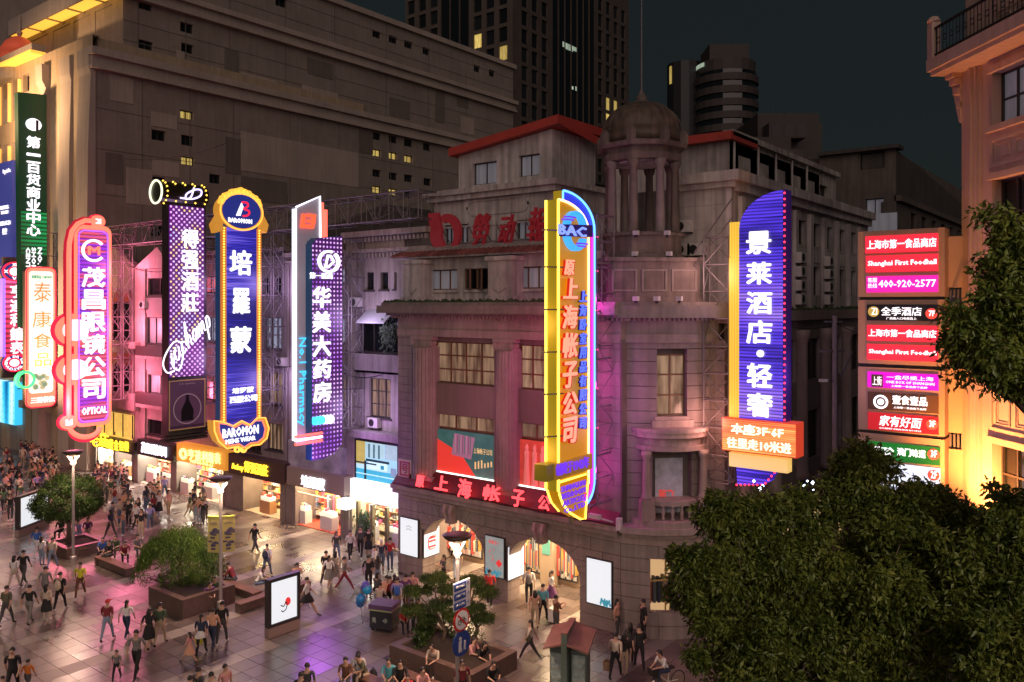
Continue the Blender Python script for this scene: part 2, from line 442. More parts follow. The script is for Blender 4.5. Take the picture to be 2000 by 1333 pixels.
for dd, i, j, x, y in cells:
    u, v = (i+.5)*T, (j+.5)*T
    pale = (i % 5 == 0)
    seen = -20 < x < 1400 and y < 1345
    if cnt < 300 and seen:
        o = bpy.data.objects.new('paving_tile', tmp_ if pale else tm); COL.objects.link(o); o.parent = pav
        o.location = (u, v, R.uniform(-.0015, .001)); o.rotation_euler = (R.gauss(0,.0008), R.gauss(0,.0008), 0); cnt += 1
    else:
        a = T/2-g_; z = R.uniform(-.0015,.001); q = restp if pale else rest
        sx, sy = R.gauss(0,.0003), R.gauss(0,.0003)
        q.add([(u-a,v-a,-.02),(u+a,v-a,-.02),(u+a,v+a,-.02),(u-a,v+a,-.02),(u-a,v-a,z-sx-sy),(u+a,v-a,z+sx-sy),(u+a,v+a,z+sx+sy),(u-a,v+a,z-sx+sy)],
              [(0,1,5,4),(1,2,6,5),(2,3,7,6),(3,0,4,7),(4,5,6,7)])
rest.build('paving_tiles_far', TILE, pav, kind='stuff'); restp.build('paving_tiles_pale', TILEP, pav, kind='stuff')

# ------------------------------------------------------------------ department store (big block on the left)
BEIGE = mat('beige_cladding', (.29,.24,.205), .7, mot=.10, streak=.12, var=.06)
BEIGE_L = mat('beige_cladding_pale', (.42,.35,.30), .7, mot=.10, streak=.10)
BEIGE_D = mat('brown_cladding', (.175,.145,.125), .7, mot=.10, streak=.12)
EAVE_GLOW = mat('eave_light_box', (.8,.5,.1), .5, em=(1,.50,.06), es=1.15)
U1 = -69.6
ds = thing('department_store', 'huge beige windowless department store block with dark bands and a few lit yellow windows', 'building')
F = FU(U1); F2 = FU(U1-.7); G1 = FV(32.3); G2 = FV(35.2)
def wpx(F, x, y, w, h): return F.rect(x-w/2, y-h/2, x+w/2, y+h/2)
win_low, win_up = [], []
L1 = [(365,225,26,17,1),(367,315,26,17,1),(310,172,28,20,0),(310,265,28,20,0),(366,183,24,20,0),(366,275,24,20,0),(366,134,24,16,2),
      (550,225,22,19,0),(551,307,22,19,0),(551,389,22,19,0),(309,356,28,20,0),(308,450,26,24,0),(550,145,22,19,0),(420,350,22,18,0),(660,240,16,14,0)]
for ys, lit in (((131,141,150),0),((163,173,181),0),((194,203,210),0),((226,234,242),1),((267,273,280),0),((299,305,311),1),((339,345,349),0),((371,376,380),1)):
    for x, y in zip((736,768,798), ys):
        L1.append((x, y, 17, 14, lit if not (lit and y == 380) else 0))
L1 += [(833,161,15,14,0),(833,220,15,14,0),(834,288,15,14,0),(835,356,15,14,0),(932,191,13,13,0),(961,201,12,13,0),(932,218,13,13,0),(932,246,13,13,0),(962,254,12,13,0),(932,273,13,10,2)]
L2 = [(365,15,26,19,0),(365,55,26,19,0),(366,95,24,18,0),(285,90,28,20,0),(284,10,26,20,0),(550,72,22,19,0),(549,5,22,18,0),(736,68,17,14,0),(768,78,17,14,0),(798,88,17,14,0),(833,101,15,14,0),
      (736,2,17,12,0),(767,11,17,13,0),(798,22,16,13,0),(932,135,13,13,0),(961,144,12,13,0)]
ZC = 33.6
for Fq, lst, z0, z1, v0, v1 in ((F, L1, 0, ZC, 32.3, 89.9), (F2, L2, ZC, 46.4, 35.2, 89.9)):
    holes = []
    for x, y, w, h, k in lst:
        r = wpx(Fq, x, y, w, h)
        if r[3] > z1-.2 or r[2] < z0+.2: continue
        holes.append((r, k))
    b = MB(); wall(b, Fq, v0, v1, z0, z1, [r for r, k in holes], .35); core(b, Fq, v0, v1, z0, z1, .35, 40)
    b.build('side_wall', BEIGE, ds)
    for r, k in holes:
        window(ds, Fq, *r, d=.35, nx=2, nz=1, pm=(WIN_DARK, PANE_YEL, PANE_GREEN)[k], t=.09)
# bands and string courses
b = MB()
b.fb(F, 32.0, 90.2, -.55, .3, 33.4, 33.7); b.fb(F, 31.9, 90.2, -.75, .3, 34.5, 35.1); b.fb(F, 32.1, 90.1, -.35, .3, 33.7, 34.5)
b.fb(F2, 35, 90.2, -.55, .3, 40.4, 40.7); b.fb(F2, 34.9, 90.2, -.75, .3, 41.4, 41.9); b.fb(F2, 35.1, 90.1, -.35, .3, 40.7, 41.4)
b.fb(F2, 35, 90.2, -.4, .4, 46.4, 47)
b.build('cornice', BEIGE_L, ds)
b = MB()
for z in (7, 11, 15, 19, 23, 26.8, 30.2): b.fb(F, 32.3, 89.9, -.03, 0, z, z+.05)
for z in (36.7, 38.4, 43.2, 45): b.fb(F2, 35.2, 89.9, -.03, 0, z, z+.05)
for v in (36.5, 41, 45.5, 52, 58.4, 66, 73, 80): b.fb(F, v, v+.06, -.03, 0, 0, ZC); b.fb(F2, v, v+.06, -.03, 0, 35.2, 46.3)
b.build('joint_strip', BEIGE_D, ds, kind='stuff')
for (x0,y0,x1,y1,m) in ((295,222,345,250,1),(297,315,350,345,1),(247,330,297,400,1),(438,185,500,265,0),(440,270,470,340,0),(470,278,700,350,1),(470,350,560,395,0),
                        (700,255,728,300,0),(850,175,868,240,0),(893,182,915,210,0),(438,98,466,145,0),(400,20,435,45,0),(600,120,650,150,0),(760,195,800,230,0),(560,420,640,470,0),(345,100,360,130,1),(850,260,900,300,1),(900,230,925,262,1),(205,300,240,360,0),(215,150,260,200,1),(470,150,540,172,1),(590,175,660,200,1)):
    q = F.rect(x0, y0, x1, y1) if F.rect(x0,y0,x1,y1)[3] < ZC-.3 else None
    Fq = F if q else F2
    q = q or F2.rect(x0, y0, x1, y1)
    if Fq is F2 and q[2] < 35.3: continue
    MB().fb(Fq, q[0], q[1], -.05, 0, q[2], q[3]).build('cladding_panel', BEIGE_L if m else BEIGE_D, ds)
# street front, receding to the left
b = MB(); hl = []
for k in range(9):
    for zz in ((31.2,35.2),(24.5,29.2),(17.5,22.2),(10.5,15.2)):
        a = -83.4-2.3*k; hl.append((a, a+1.45, *zz))
dark = [(-77.9,-75.6,5,30),]
hl2 = [h for h in hl if h[0] > -104]
wall(b, G1, -104, U1, 4.2, 36.2, hl2, .6); b.fb(G1, -104, U1-.36, .6, 30, 4.2, 36.2); b.fb(G1, -104, U1, 0, .6, 36.2, 36.3)
b.build('street_wall', mat('warm_stone', (.42,.32,.22), .65, streak=.2, var=.06), ds)
for h in hl2: window(ds, G1, *h, d=.5, nx=1, nz=2, t=.1, pm=WIN_DARK)
PIERG = mat('wash_light', (.9,.6,.2), .5, em=(1,.46,.10), es=.75)  # emissive strips stand in for wash light falling on the piers
for k in range(9):
    a = -83.75-2.3*k
    if a < -104: break
    for zz in ((31.2,35.2),(24.5,29.2)):
        MB().fb(G1, a-.25, a+.0, -.22, -.01, zz[0], zz[1]-.3).build('pier_wash_glow', PIERG, ds)
b = MB(); b.fb(G1, -104, -79.2, -1.0, .3, 36.3, 36.6); b.build('eave_light', EAVE_GLOW, ds)
MB().fb(G1, -104, -79.2, -.9, .3, 36.6, 37.2).build('eave', BEIGE_L, ds)
# flared corner pylon and pilasters
b = MB()
for (a0, a1, w) in ((-71.6,-69.5,.5),(-75.2,-73.2,.35),(-78.9,-77.6,.9)):
    pts = []
    for z, e in ((0,1.1),(20,1.0),(27,.85),(31,.55),(33,.4),(33.6,.75),(35.1,.8)): pts.append((e, z))
    for i in range(len(pts)-1):
        (e0,z0),(e1,z1) = pts[i], pts[i+1]
        P = G1.P
        b.add([P(a0-w*.0,-e0*w,z0),P(a1,-e0*w,z0),P(a1,.2,z0),P(a0,.2,z0),P(a0,-e1*w,z1),P(a1,-e1*w,z1),P(a1,.2,z1),P(a0,.2,z1)],
              [(0,1,5,4),(1,2,6,5),(3,0,4,7),(4,5,6,7)])
b.build('pylon', BEIGE_L, ds)
# upper block front: dark glass between piers, lit eave
b = MB(); gl = [(-75.4,-72.2,36.2,40.2),(-79.6,-76.3,36.2,40.2),(-84,-80.4,36.2,40.2)]
wall(b, G2, -90, U1-.7, 35, 46.4, gl+[(-89,-85,36.2,40.2)], .5); b.fb(G2, -90, U1-1.1, .5, 20, 35, 46.4); b.build('upper_wall', BEIGE, ds)
for h in gl+[(-89,-85,36.2,40.2)]: window(ds, G2, *h, d=.5, nx=2, nz=1, t=.12)
b = MB()
for k in range(5): b.fb(G2, -90+4.2*k+.12, -90+4.2*k+3.9, -1.5, -.2, 40.55, 41.15)
b.build('eave_light', EAVE_GLOW, ds)
b = MB(); b.fb(G2, -90, U1-.6, -1.7, .3, 41.2, 42.0); b.fb(G2, -90, U1-.6, -1.7, -1.55, 40.5, 41.2)
for k in range(6): b.fb(G2, -90.1+4.2*k, -90+4.2*k+.1, -1.56, -.1, 40.45, 41.2)
b.build('eave', BEIGE_L, ds)
# arcade at street level
b = MB()
for a in (-71.6,-76.0,-81.5,-87,-92.5,-98): b.fb(G1, a-.6, a+.6, -.3, 1.4, 0, 4.2)
b.fb(G1, -104, U1, -.35, 1.5, 4.2, 4.9)
b.build('arcade_pier', mat('warm_stone', (.42,.32,.22)), ds)
MB().fb(G1, -104, U1-.7, 3.0, 3.2, 0, 4.2).build('arcade_back_wall', mat('arcade_wall', (.5,.36,.16), .6, em=(1,.50,.12), es=.9), ds)  # wall's own emission stands in for orange lamplight in the arcade
MB().fb(G1, -103, U1-1, .9, 2.8, 3.95, 4.05).build('arcade_light', glow('arcade_light', (1,.60,.22), 12), ds)
# red dome on the roof
q = G1.px(38, 110, 1.0)
dm = MB(); cx, cy = G1.P(q[0], 1.0, 0)[:2]; z = q[1]
dm.lathe([(1.75,z-1),(1.75,z),(1.7,z),(1.6,z+.6),(1.2,z+1.3),(.6,z+1.75),(.15,z+1.9)], cx, cy, 14)
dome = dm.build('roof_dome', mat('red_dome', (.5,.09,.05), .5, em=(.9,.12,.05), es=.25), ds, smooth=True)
MB().lathe([(.16,z+1.9),(.3,z+2.3),(.08,z+2.6),(.05,z+4.0)], cx, cy, 8).build('finial', BEIGE_L, dome)
MB().lathe([(2.0,z-2.6),(2.0,z-1.3),(2.2,z-1.2),(2.2,z-1)], cx, cy, 14).build('drum', BEIGE, dome)

# ------------------------------------------------------------------ towers behind
TWR = mat('tower_stone', (.09,.072,.058), .7, var=.1, mot=.15)
tw = thing('office_tower', 'tall dark stone tower with a corner edge, grid windows and black glass strips', 'building')
TL, TR_ = FV(149.5), FU(-117)
def near(lst, x, y, w=12): return any(abs(x-a) < w and abs(y-b) < 17 for a, b in lst)
litp = [(935,67),(985,95),(1011,95),(1197,208),(1186,235)]
def grid_face(Fq, bays, z0, z1, rowh, a_lo, a_hi, wwid, whei):
    holes = []; z = z0
    while z+rowh < z1:
        for a in bays: holes.append((a-wwid/2, a+wwid/2, z, z+whei))
        z += rowh
    b = MB(); wall(b, Fq, a_lo, a_hi, 0, z1, holes, .5); b.build('tower_wall', TWR, tw)
    for h in holes:
        p = Fq.P((h[0]+h[1])/2, 0, (h[2]+h[3])/2); x, y, dd = to_px(p)
        if y < -40: continue
        MB().fb(Fq, h[0], h[1], .42, .49, h[2], h[3]).build('window', PANE_YEL if near(litp, x, y) else WIN_DARK, tw)
grid_face(TL, [-119.9,-123.8,-127.7], 32, 100, 4.3, -130.4, -117, 2.5, 3.4)
grid_face(TL, [-142,-146,-150], 32, 100, 4.3, -152, -139.8, 2.5, 3.4)
grid_face(TR_, [154.1,158.1,162.1], 32, 100, 4.3, 149.5, 165.4, 2.4, 3.4)
grid_face(TR_, [187.5,191.5,195.5,199.5], 32, 100, 4.3, 185, 202.5, 2.2, 3.4)
b = MB(); b.box(-152,-117.6,150.1,202,0,100); b.build('tower_core', TWR, tw)
GLZ = mat('black_curtain_glass', (.008,.010,.012), .1, spec=.7)
for Fq, a0, a1 in ((TL,-139.8,-130.4),(TR_,165.4,185)):
    gl = MB().fb(Fq, a0, a1, .3, .55, 0, 100).build('curtain_wall', GLZ, tw)
    b = MB(); n = int((a1-a0)/2.6)
    for i in range(n+1):
        a = a0+(a1-a0)*i/n; b.fb(Fq, a-.12, a+.12, .05, .3, 0, 100)
    for z in (36.5, 58): b.fb(Fq, a0, a1, .1, .28, z, z+.4)
    b.build('mullion', TWR, gl)
for (x, y, w, h) in ((1103,88,8,10),(1112,93,14,12),(1122,96,8,8),(1118,172,4,6),(1126,174,4,8)):
    r = TR_.rect(x-w/2, y-h/2, x+w/2, y+h/2, .25); MB().fb(TR_, r[0], r[1], .26, .29, r[2], r[3]).build('window', PANE_GREEN, tw)
# low roof block in front of the tower
pb = thing('tower_podium', 'dark podium block below the tall stone tower', 'building')
Fp = FU(-100); hs = [(118+4*k, 120+4*k, 33, 37) for k in range(10)]
b = MB(); wall(b, Fp, 105, 175, 0, 41, hs, .4); b.box(-140,-100.4,105,175,0,41); b.fb(Fp,105,175,-.4,.4,41,41.6); b.build('podium_wall', TWR, pb)
for h in hs: MB().fb(Fp, h[0], h[1], .3, .39, h[2], h[3]).build('window', WIN_DARK, pb)
# rounded tower
def cw(X, D): return X*CA-SA*D, X*SA+CA*D   # camera-relative metres to world
def zz(y, D): return CH+(HY-y)*D/FPX
def camera_box(b, x0, x1, y0, y1, D, dep, ang=0):
    k = D/FPX; p0 = cw((x0-1000)*k, D); Fq = Frame(p0[0], p0[1], math.degrees(YAW)+ang)
    w = (x1-x0)*k/max(.3, math.cos(math.radians(ang))); b.fb(Fq, 0, w, 0, dep, zz(y1,D), zz(y0,D)); return Fq, w
DT = mat('dark_tower_band', (.052,.042,.038), .7, var=.1)
rt = thing('rounded_tower', 'dark rounded office tower with horizontal bands behind the dome', 'building')
D = 150.; k = D/FPX
cx, cy = cw((1418-1000)*k, D)
def zz(y, D): return CH+(HY-y)*D/FPX
MB().lathe([(5.4,0),(5.4,zz(150,D))], cx, cy, 20).build('tower_core', GLZ, rt, smooth=False)
for i in range(9):
    y = 158+24*i
    MB().lathe([(5.4,zz(y+13,D)),(5.75,zz(y+13,D)),(5.75,zz(y,D)),(5.4,zz(y,D))], cx, cy, 24).build('band', DT, rt)
MB().lathe([(5.2,zz(158,D)),(5.2,zz(128,D)),(3.9,zz(127,D))], cx, cy, 20).build('crown', DT, rt)
c2 = cw((1425-1000)*k, D-1)
b = MB(); Fz = Frame(*cw((1425-1000)*k, D), 0)
camera_box(b, 1386, 1463, 86, 140, D-3, 7); b.build('roof_box', DT, rt)
b = MB(); c3 = cw((1345-1000)*k, D+3); b.lathe([(3.3,0),(3.3,zz(118,D))], c3[0], c3[1], 14); b.build('glass_wing', mat('dark_cladding', (.015,.016,.018), .5), rt)
b = MB(); b.lathe([(3.36,zz(160,D)),(3.36,zz(125,D))], c3[0], c3[1], 28, 238, 250); b.build('lit_window', PANE_YEL, rt)
b = MB(); b.lathe([(5.45,zz(139,D)),(5.45,zz(131,D))], cx, cy, 26, 205, 250); b.build('lit_window', PANE_GREEN, rt)
for j, X in enumerate((1411,1432)):
    p = cw((X-1000)*k, D); MB().tube([(p[0],p[1],zz(90,D)),(p[0],p[1],zz(60+8*j,D))], .07, 5).build('antenna', DARKM, rt)
# roof cluster behind
rc = thing('rooftop_block', 'dark stepped rooftop block beside the rounded tower', 'building')
D = 118.; k = D/FPX
for q in ((1480,1560,222,480,D,12),(1500,1600,222,480,D+8,10),(1560,1606,240,480,D+2,10),(1430,1545,268,480,88,10),(1478,1570,292,480,84,10),(1502,1574,240,270,D-3,8)):
    b = MB(); Fq, w = camera_box(b, *q); b.build('block', DT, rc)
b = MB()
for i in range(3): b.fb(Fq, .4+i*1.7, 1.7+i*1.7, -.08, .02, zz(268,D-3), zz(244,D-3))
b.build('panel', mat('grey_panel', (.04,.036,.036), .6), rc)
for (x0,x1,y0,y1) in ((1522,1549,304,316),(1489,1503,285,298)):
    b = MB(); camera_box(b, x0, x1, y0, y1, 83.5, .3); b.build('lit_window', mat('pane_bright', (.8,.85,.7), .4, em=(.75,.9,.7), es=.8, samp=False), rc)
for X, y0 in ((1525,195),(1535,203),(1548,208)):
    p = cw((X-1000)*k, D+4); MB().tube([(p[0],p[1],zz(225,D)),(p[0],p[1],zz(y0,D))], .06, 5).build('antenna', DARKM, rc)
# far building on the side street
fb_ = thing('grey_corner_building', 'dark grey plaster building down the side street with a glazed corner loggia', 'building')
PL = mat('grey_plaster', (.12,.10,.085), .75, streak=.35, mot=.2, var=.1)
PLD = mat('dark_plaster', (.07,.06,.055), .75, streak=.35, mot=.2)
Fa, Fb = FV(61.5), FU(-14.3)
za = Fa.z(1740, 292)
b = MB(); u0 = Fa.a(1600); zsp = Fa.z(1690, 345)
r1 = Fa.rect(1680, 298, 1728, 330); r2 = Fa.rect(1690, 388, 1726, 425)
wall(b, Fa, u0, -14.3, 0, za, [r1, r2], .3); b.fb(Fa, u0, -14.6, .3, 40, 0, za)
hv = [(66+3.6*i, 67.8+3.6*i, z, z+2.2) for i in range(9) for z in (14.6, 18.4)] + [(62.3,64.6,21.5,23.8)]
wall(b, Fb, 61.5, 103, 0, 21, [h for h in hv if h[3] < 21], .3); b.fb(Fb, 61.56, 103, .3, 1, 0, 21)
b.fb(Fb, 61.5, 103, -.35, .1, 21, 21.4)
b.build('building_wall', PL, fb_)
for h in hv:
    if h[3] < 21: window(fb_, Fb, *h, d=.3, nx=2, fm=FRAME_D)
window(fb_, Fa, *r1, d=.3, nx=3); window(fb_, Fa, *r2, d=.3, nx=2, pm=PANE_CURT)
b = MB(); b.fb(Fa, u0, -14.0, -.5, 1, za, za+.25); b.fp(FU(-14.3), [(61.7,21.4),(103,21.4),(103,22),(70,24.2),(61.7,za-.05)], 0, 8); b.build('roof', PLD, fb_)
b = MB(); b.fb(Fa, -16.6, -14.0, -1.0, 0, 17.5, 18.6); b.build('balcony', PL, fb_)
MB().fb(Fa, -16.6, -14.0, -1.0, -.9, 18.6, 20.1).build('awning', PANE_CURT, fb_)

for u, z in ((-74,6),(-86,8),(-80,30)):
    l = bpy.data.lights.new('wall_washer', 'SPOT'); l.energy = 15000; l.color = (1,.60,.30); l.spot_size = math.radians(110); l.spot_blend = 1; l.shadow_soft_size = .5
    o = bpy.data.objects.new('wall_washer', l); COL.objects.link(o); o.parent = ds; o.location = (u, 24, z); o.rotation_euler = Vector((0,1,.9 if z < 20 else .1)).to_track_quat('-Z','Y').to_euler()
# ------------------------------------------------------------------ corner building with the domed turret
STONE = mat('rusticated_stone', (.25,.20,.19), .75, streak=.22, mot=.16, var=.10, vs=3, bump=.25, bs=14)
STONE_L = mat('stone_trim', (.33,.255,.235), .7, streak=.25, mot=.15, var=.1, bump=.15)
STONE_D = mat('stone_dark', (.13,.10,.095), .8, var=.15)
GREYW = mat('weathered_render', (.52,.47,.45), .8, streak=.45, mot=.22, var=.12, vs=2, bump=.1)
GREYD = mat('stained_render', (.42,.38,.36), .85, streak=.5, mot=.25, var=.15)
MOSS = mat('moss_ledge', (.05,.075,.035), .95, var=.4, vs=8)
REDT = mat('red_eave', (.42,.055,.04), .5, var=.1)
MAROON = mat('maroon_sheet', (.12,.02,.028), .45, var=.15)
bb = thing('corner_building', 'old stone corner building with round arches, rusticated piers and a domed turret', 'building')
VF = 29.8; B = FV(VF)
aL, aR = B.a(777), B.a(1212)
C4 = math.sqrt(.5)
E1 = B.P(aR, 0, 0)                       # where the facade turns into the bow
Cf = Frame(E1.x, E1.y, 45)               # chamfer plane, a = 0..CW
CW = 4.5
E2 = Cf.P(CW, 0, 0); US = E2.x; SF = FU(US)
ZL = 4.4
# ground floor stone blocks, cut round the arches
arches = [(B.a(826), B.a(945), 3.32), (B.a(992), B.a(1132), 3.32)]
def clipx(z, ar):
    a0, a1, zt = ar; h = 1.75
    if z >= zt: return None
    if z <= h: return a0, a1
    c = (a0+a1)/2; w = (a1-a0)/2; q = (z-h)/(zt-h); k = w*math.sqrt(max(0, 1-q*q)); return c-k, c+k
gf = MB(); DEP = .9
zs = [0,.55,1.1,1.65,2.2,2.75,3.3,3.85]
def block(F, edgeL, edgeR, z0, z1, name='stone_block', par=None, dep=DEP, m=None, front=-.0):
    """one course block; the edges are functions of z giving a"""
    g = .012; n = 4
    Z = [z0+g+(z1-z0-2*g)*i/n for i in range(n+1)]
    l = [(edgeL(z)+g, z) for z in Z]; r = [(edgeR(z)-g, z) for z in Z]
    if max(p[0]-q[0] for p, q in zip(r, l)) < .06: return
    pts = l[:1]+r+l[::-1][:-1]
    MB().fp(F, pts, front, dep).build(name, m or STONE, par or bb)
for zi in range(len(zs)-1):
    z0, z1 = zs[zi], zs[zi+1]
    # solid spans between openings
    segs = []; prev = lambda z, a=aL: a
    edges = [lambda z: aL]
    for ar in arches:
        if z0 < ar[2]-.02:
            edges.append(lambda z, ar=ar: (clipx(min(z, ar[2]-.001), ar) or (0,0))[0] if z < ar[2] else (ar[0]+ar[1])/2)
            edges.append(lambda z, ar=ar: (clipx(min(z, ar[2]-.001), ar) or (0,0))[1] if z < ar[2] else (ar[0]+ar[1])/2)
    edges.append(lambda z: aR)
    for i in range(0, len(edges), 2):
        L_, R_ = edges[i], edges[i+1]; w = R_(z0)-L_(z0)
        if w < .05: continue
        n = max(1, round(w/1.7)) if z0 < 1.7 else max(1, round(w/1.5)); off = .5 if zi % 2 else 0
        cuts = [L_(z0)+w*(k+ (off if n > 1 else 0)*.6)/n for k in range(1, n)]
        E_ = [L_]+[(lambda z, c=c: c) for c in cuts]+[R_]
        for k in range(len(E_)-1): block(B, E_[k], E_[k+1], z0, z1)
# arch soffits and dark joints behind
b = MB(); b.fb(B, aL, aR, .02, .5, 3.85, 4.4)
for ar in arches:
    c = (ar[0]+ar[1])/2; w = (ar[1]-ar[0])/2
    o_ = arcpts(c, 1.75, w+.02, 3.34-1.75, 0, 180, 20); P = [(p[0], p[1]) for p in o_]
    for i in range(20):
        p, q = P[i], P[i+1]
        b.add([B.P(p[0],.03,p[1]),B.P(q[0],.03,q[1]),B.P(q[0],DEP-.02,q[1]),B.P(p[0],DEP-.02,p[1])],[(0,1,2,3)])
b.build('arch_soffit', STONE_L, bb)
# keystones with scroll
for ar in arches:
    c = (ar[0]+ar[1])/2
    k = MB().fp(B, [(c-.22,3.15),(c+.22,3.15),(c+.36,4.1),(c-.36,4.1)], -.28, .1)
    for s in (-1, 1): k.tube([B.P(c+s*.12,-.26,3.3), B.P(c+s*.2,-.42,3.75), B.P(c+s*.22,-.3,4.05)], .1, 6)
    k.build('keystone', STONE_L, bb)
    for s in (-1, 1):
        for i, t in enumerate((22, 44, 66)):
            g = math.radians(90-s*t); w = (ar[1]-ar[0])/2
            p = (c+(w+.06)*math.cos(g), 1.75+(1.62)*math.sin(g)); q = (c+(w+1.0)*math.cos(g), min(3.84, 1.75+2.35*math.sin(g)))
            MB().tube([B.P(p[0],-.004,p[1]), B.P(q[0],-.004,q[1])], .012, 4).build('joint', STONE_D, bb)
# corner (straight) pier continues into the bow: ground floor bow
def bowpts(n=14, bul=.75, inset=0, w=CW):
    P = []
    for i in range(n+1):
        t = i/n; a = w*t; d = -bul*4*t*(1-t)+inset; P.append((a, d))
    return P
def bow_skin(b, z0, z1, n=14, bul=.75, out=0, a_off=0, w=CW, cap=True, back=1.2):
    P = [(a_off+a, d-out) for a, d in bowpts(n, bul, 0, w)]
    m = len(P)
    vs = [Cf.P(a, d, z0) for a, d in P]+[Cf.P(a, d, z1) for a, d in P]+[Cf.P(a_off, back, z0),Cf.P(a_off+w, back, z0),Cf.P(a_off, back, z1),Cf.P(a_off+w, back, z1)]
    fs = [(i,i+1,m+i+1,m+i) for i in range(m-1)]
    fs += [tuple(range(m,2*m))+(2*m+3,2*m+2), tuple(range(m-1,-1,-1))+(2*m,2*m+1), (0,m,2*m+2,2*m), (m-1,2*m+1,2*m+3,2*m-1)]
    b.add(vs, fs)
# ground floor bow: courses with an arched window opening
wa0, wa1 = 1.05, 2.6
for zi in range(len(zs)-1):
    z0, z1 = zs[zi], zs[zi+1]
    P = bowpts(28)
    groups = []
    def inside(t):
        a = CW*t
        if not (.75 < z0+.2 < 3.25): return False
        h = 2.4
        if z0 < h: return wa0 < a < wa1
        return abs(a-(wa0+wa1)/2) < (wa1-wa0)/2*math.sqrt(max(0, 1-((z0-h)/.9)**2))
    cur = []
    for i in range(28):
        if inside((i+.5)/28):
            if cur: groups.append(cur); cur = []
        else:
            cur.append(i)
            if len(cur) >= 9: groups.append(cur); cur = []
    if cur: groups.append(cur)
    for g in groups:
        Q = [P[i] for i in g]+[P[g[-1]+1]]; m = len(Q); e = .012
        Q = [(q[0]+(e if k == 0 else -e if k == m-1 else 0), q[1]) for k, q in enumerate(Q)]
        vs = [Cf.P(a,d,z) for z in (z0+e,z1-e) for a,d in Q]+[Cf.P(a,d+.4,z) for z in (z0+e,z1-e) for a,d in Q]
        fs = [(i,i+1,m+i+1,m+i) for i in range(m-1)]+[(2*m+i,2*m+i+1,3*m+i+1,3*m+i) for i in range(m-1)]
        fs += [(m+i,m+i+1,3*m+i+1,3*m+i) for i in range(m-1)]+[(i,i+1,2*m+i+1,2*m+i) for i in range(m-1)]+[(0,m,3*m,2*m),(m-1,2*m-1,4*m-1,3*m-1)]
        MB().add(vs, fs).build('stone_block', STONE, bb)
b = MB(); bow_skin(b, 3.85, ZL, out=-.02); b.build('bow_lintel', STONE_L, bb)
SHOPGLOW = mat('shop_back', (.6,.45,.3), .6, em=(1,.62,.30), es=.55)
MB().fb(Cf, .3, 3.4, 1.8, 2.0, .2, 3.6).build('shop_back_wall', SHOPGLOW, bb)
b = MB(); b.fb(Cf, wa0, wa1, -.35, -.3, .8, .86); b.fb(Cf, (wa0+wa1)/2-.03, (wa0+wa1)/2+.03, -.35, -.3, .8, 3.2); b.fb(Cf, wa0, wa1, -.35, -.3, 2.3, 2.36)
b.build('window_frame', mat('brass_frame', (.5,.36,.14), .35, .6), bb)
for i in range(9):
    MB().fb(Cf, .95+i*.2, 1.08+i*.2, .5, .8, 1.1, 2.15+R.uniform(-.05,.1)).build('clothes', mat('cloth%d' % (i%4), ((.05,.06,.1),(.25,.2,.16),(.4,.08,.06),(.12,.14,.16))[i%4], .9), bb)
# side wall along the side street
b = MB(); sh = [(E2.y+3+3.8*i, E2.y+5+3.8*i, 5.6, 8.2) for i in range(6)]+[(E2.y+3+3.8*i, E2.y+5+3.8*i, 9.8, 12.0) for i in range(6)]+[(E2.y+2.2+4.2*i, E2.y+5.2+4.2*i, .3, 3.4) for i in range(5)]
wall(b, SF, E2.y, 57, 0, 13.0, sh, .3); b.box(aL+.3, US-.35, 34.5, 57, 0, 13.0); b.fb(SF, E2.y, 57, .3, .5, 4, 13.0)
b.build('side_wall', STONE, bb)
for i, h in enumerate(sh):
    window(bb, SF, *h, d=.3, nx=2, nz=2, pm=SHOPGLOW if h[2] < 1 else (PANE_CURT if i%3 == 0 else WIN_DARK))
b = MB()
for i in range(6): 
    a = E2.y+1.6+3.8*i
    MB().lathe([(.42,4.9),(.42,5.2),(.34,5.3),(.30,11.8),(.40,12.1),(.44,12.5)], *SF.P(a,-.15,0)[:2], 12).build('side_column', STONE_L, bb, smooth=True)
# interior of the arcade
b = MB(); b.box(aL, aR+1.5, VF+3.6, VF+3.8, 0, 4.1); b.build('arcade_back_wall', mat('cream_wall', (.55,.42,.28), .6), bb)
b = MB(); b.box(aL+.2, aR+1, VF+.9, VF+3.6, 3.75, 3.9); b.build('arcade_ceiling', mat('cream_ceiling', (.6,.5,.38), .7), bb)
for a in (aL+2.5, aL+5.5, aL+8.8, aL+11.6): MB().box(a-.5, a+.5, VF+1.7, VF+2.5, 3.66, 3.72).build('ceiling_light', glow('arcade_lamp', (1,.70,.40), 150), bb)
b = MB(); b.box(aL-.02, aL+.4, VF+.9, VF+3.6, 0, 3.75); b.build('arcade_end_wall', STONE, bb)
cb = FV(VF+3.6)
for (x0,x1,y0,y1,m,lb) in ((880,945,1020,1098,'red',None),(1030,1062,1052,1140,'wood',None),(1095,1132,1065,1160,'wood',None)):
    r = cb.rect(x0,y0,x1,y1); r = (r[0], r[1], .35, 3.1)
    w = window(bb, cb, r[0], r[1], .3, 3.0, d=-.05, nx=3, nz=1, pm=pane_lit('shop_window_%d' % x0, (.55,.10,.05) if m == 'red' else (.25,.13,.05), (1,.75,.45), .95, 3), name='shop_window')
    for i in range(14):
        a = r[0]+(r[1]-r[0])*(i+.5)/14
        MB().fb(cb, a-.05, a+.05, -.3, -.1, .5+R.random()*.3, 1.2+R.random()).build('display_item', mat('goods%d' % (i%5), ((.5,.06,.05),(.6,.5,.4),(.1,.1,.12),(.5,.3,.08),(.2,.25,.3))[i%5], .7), w)
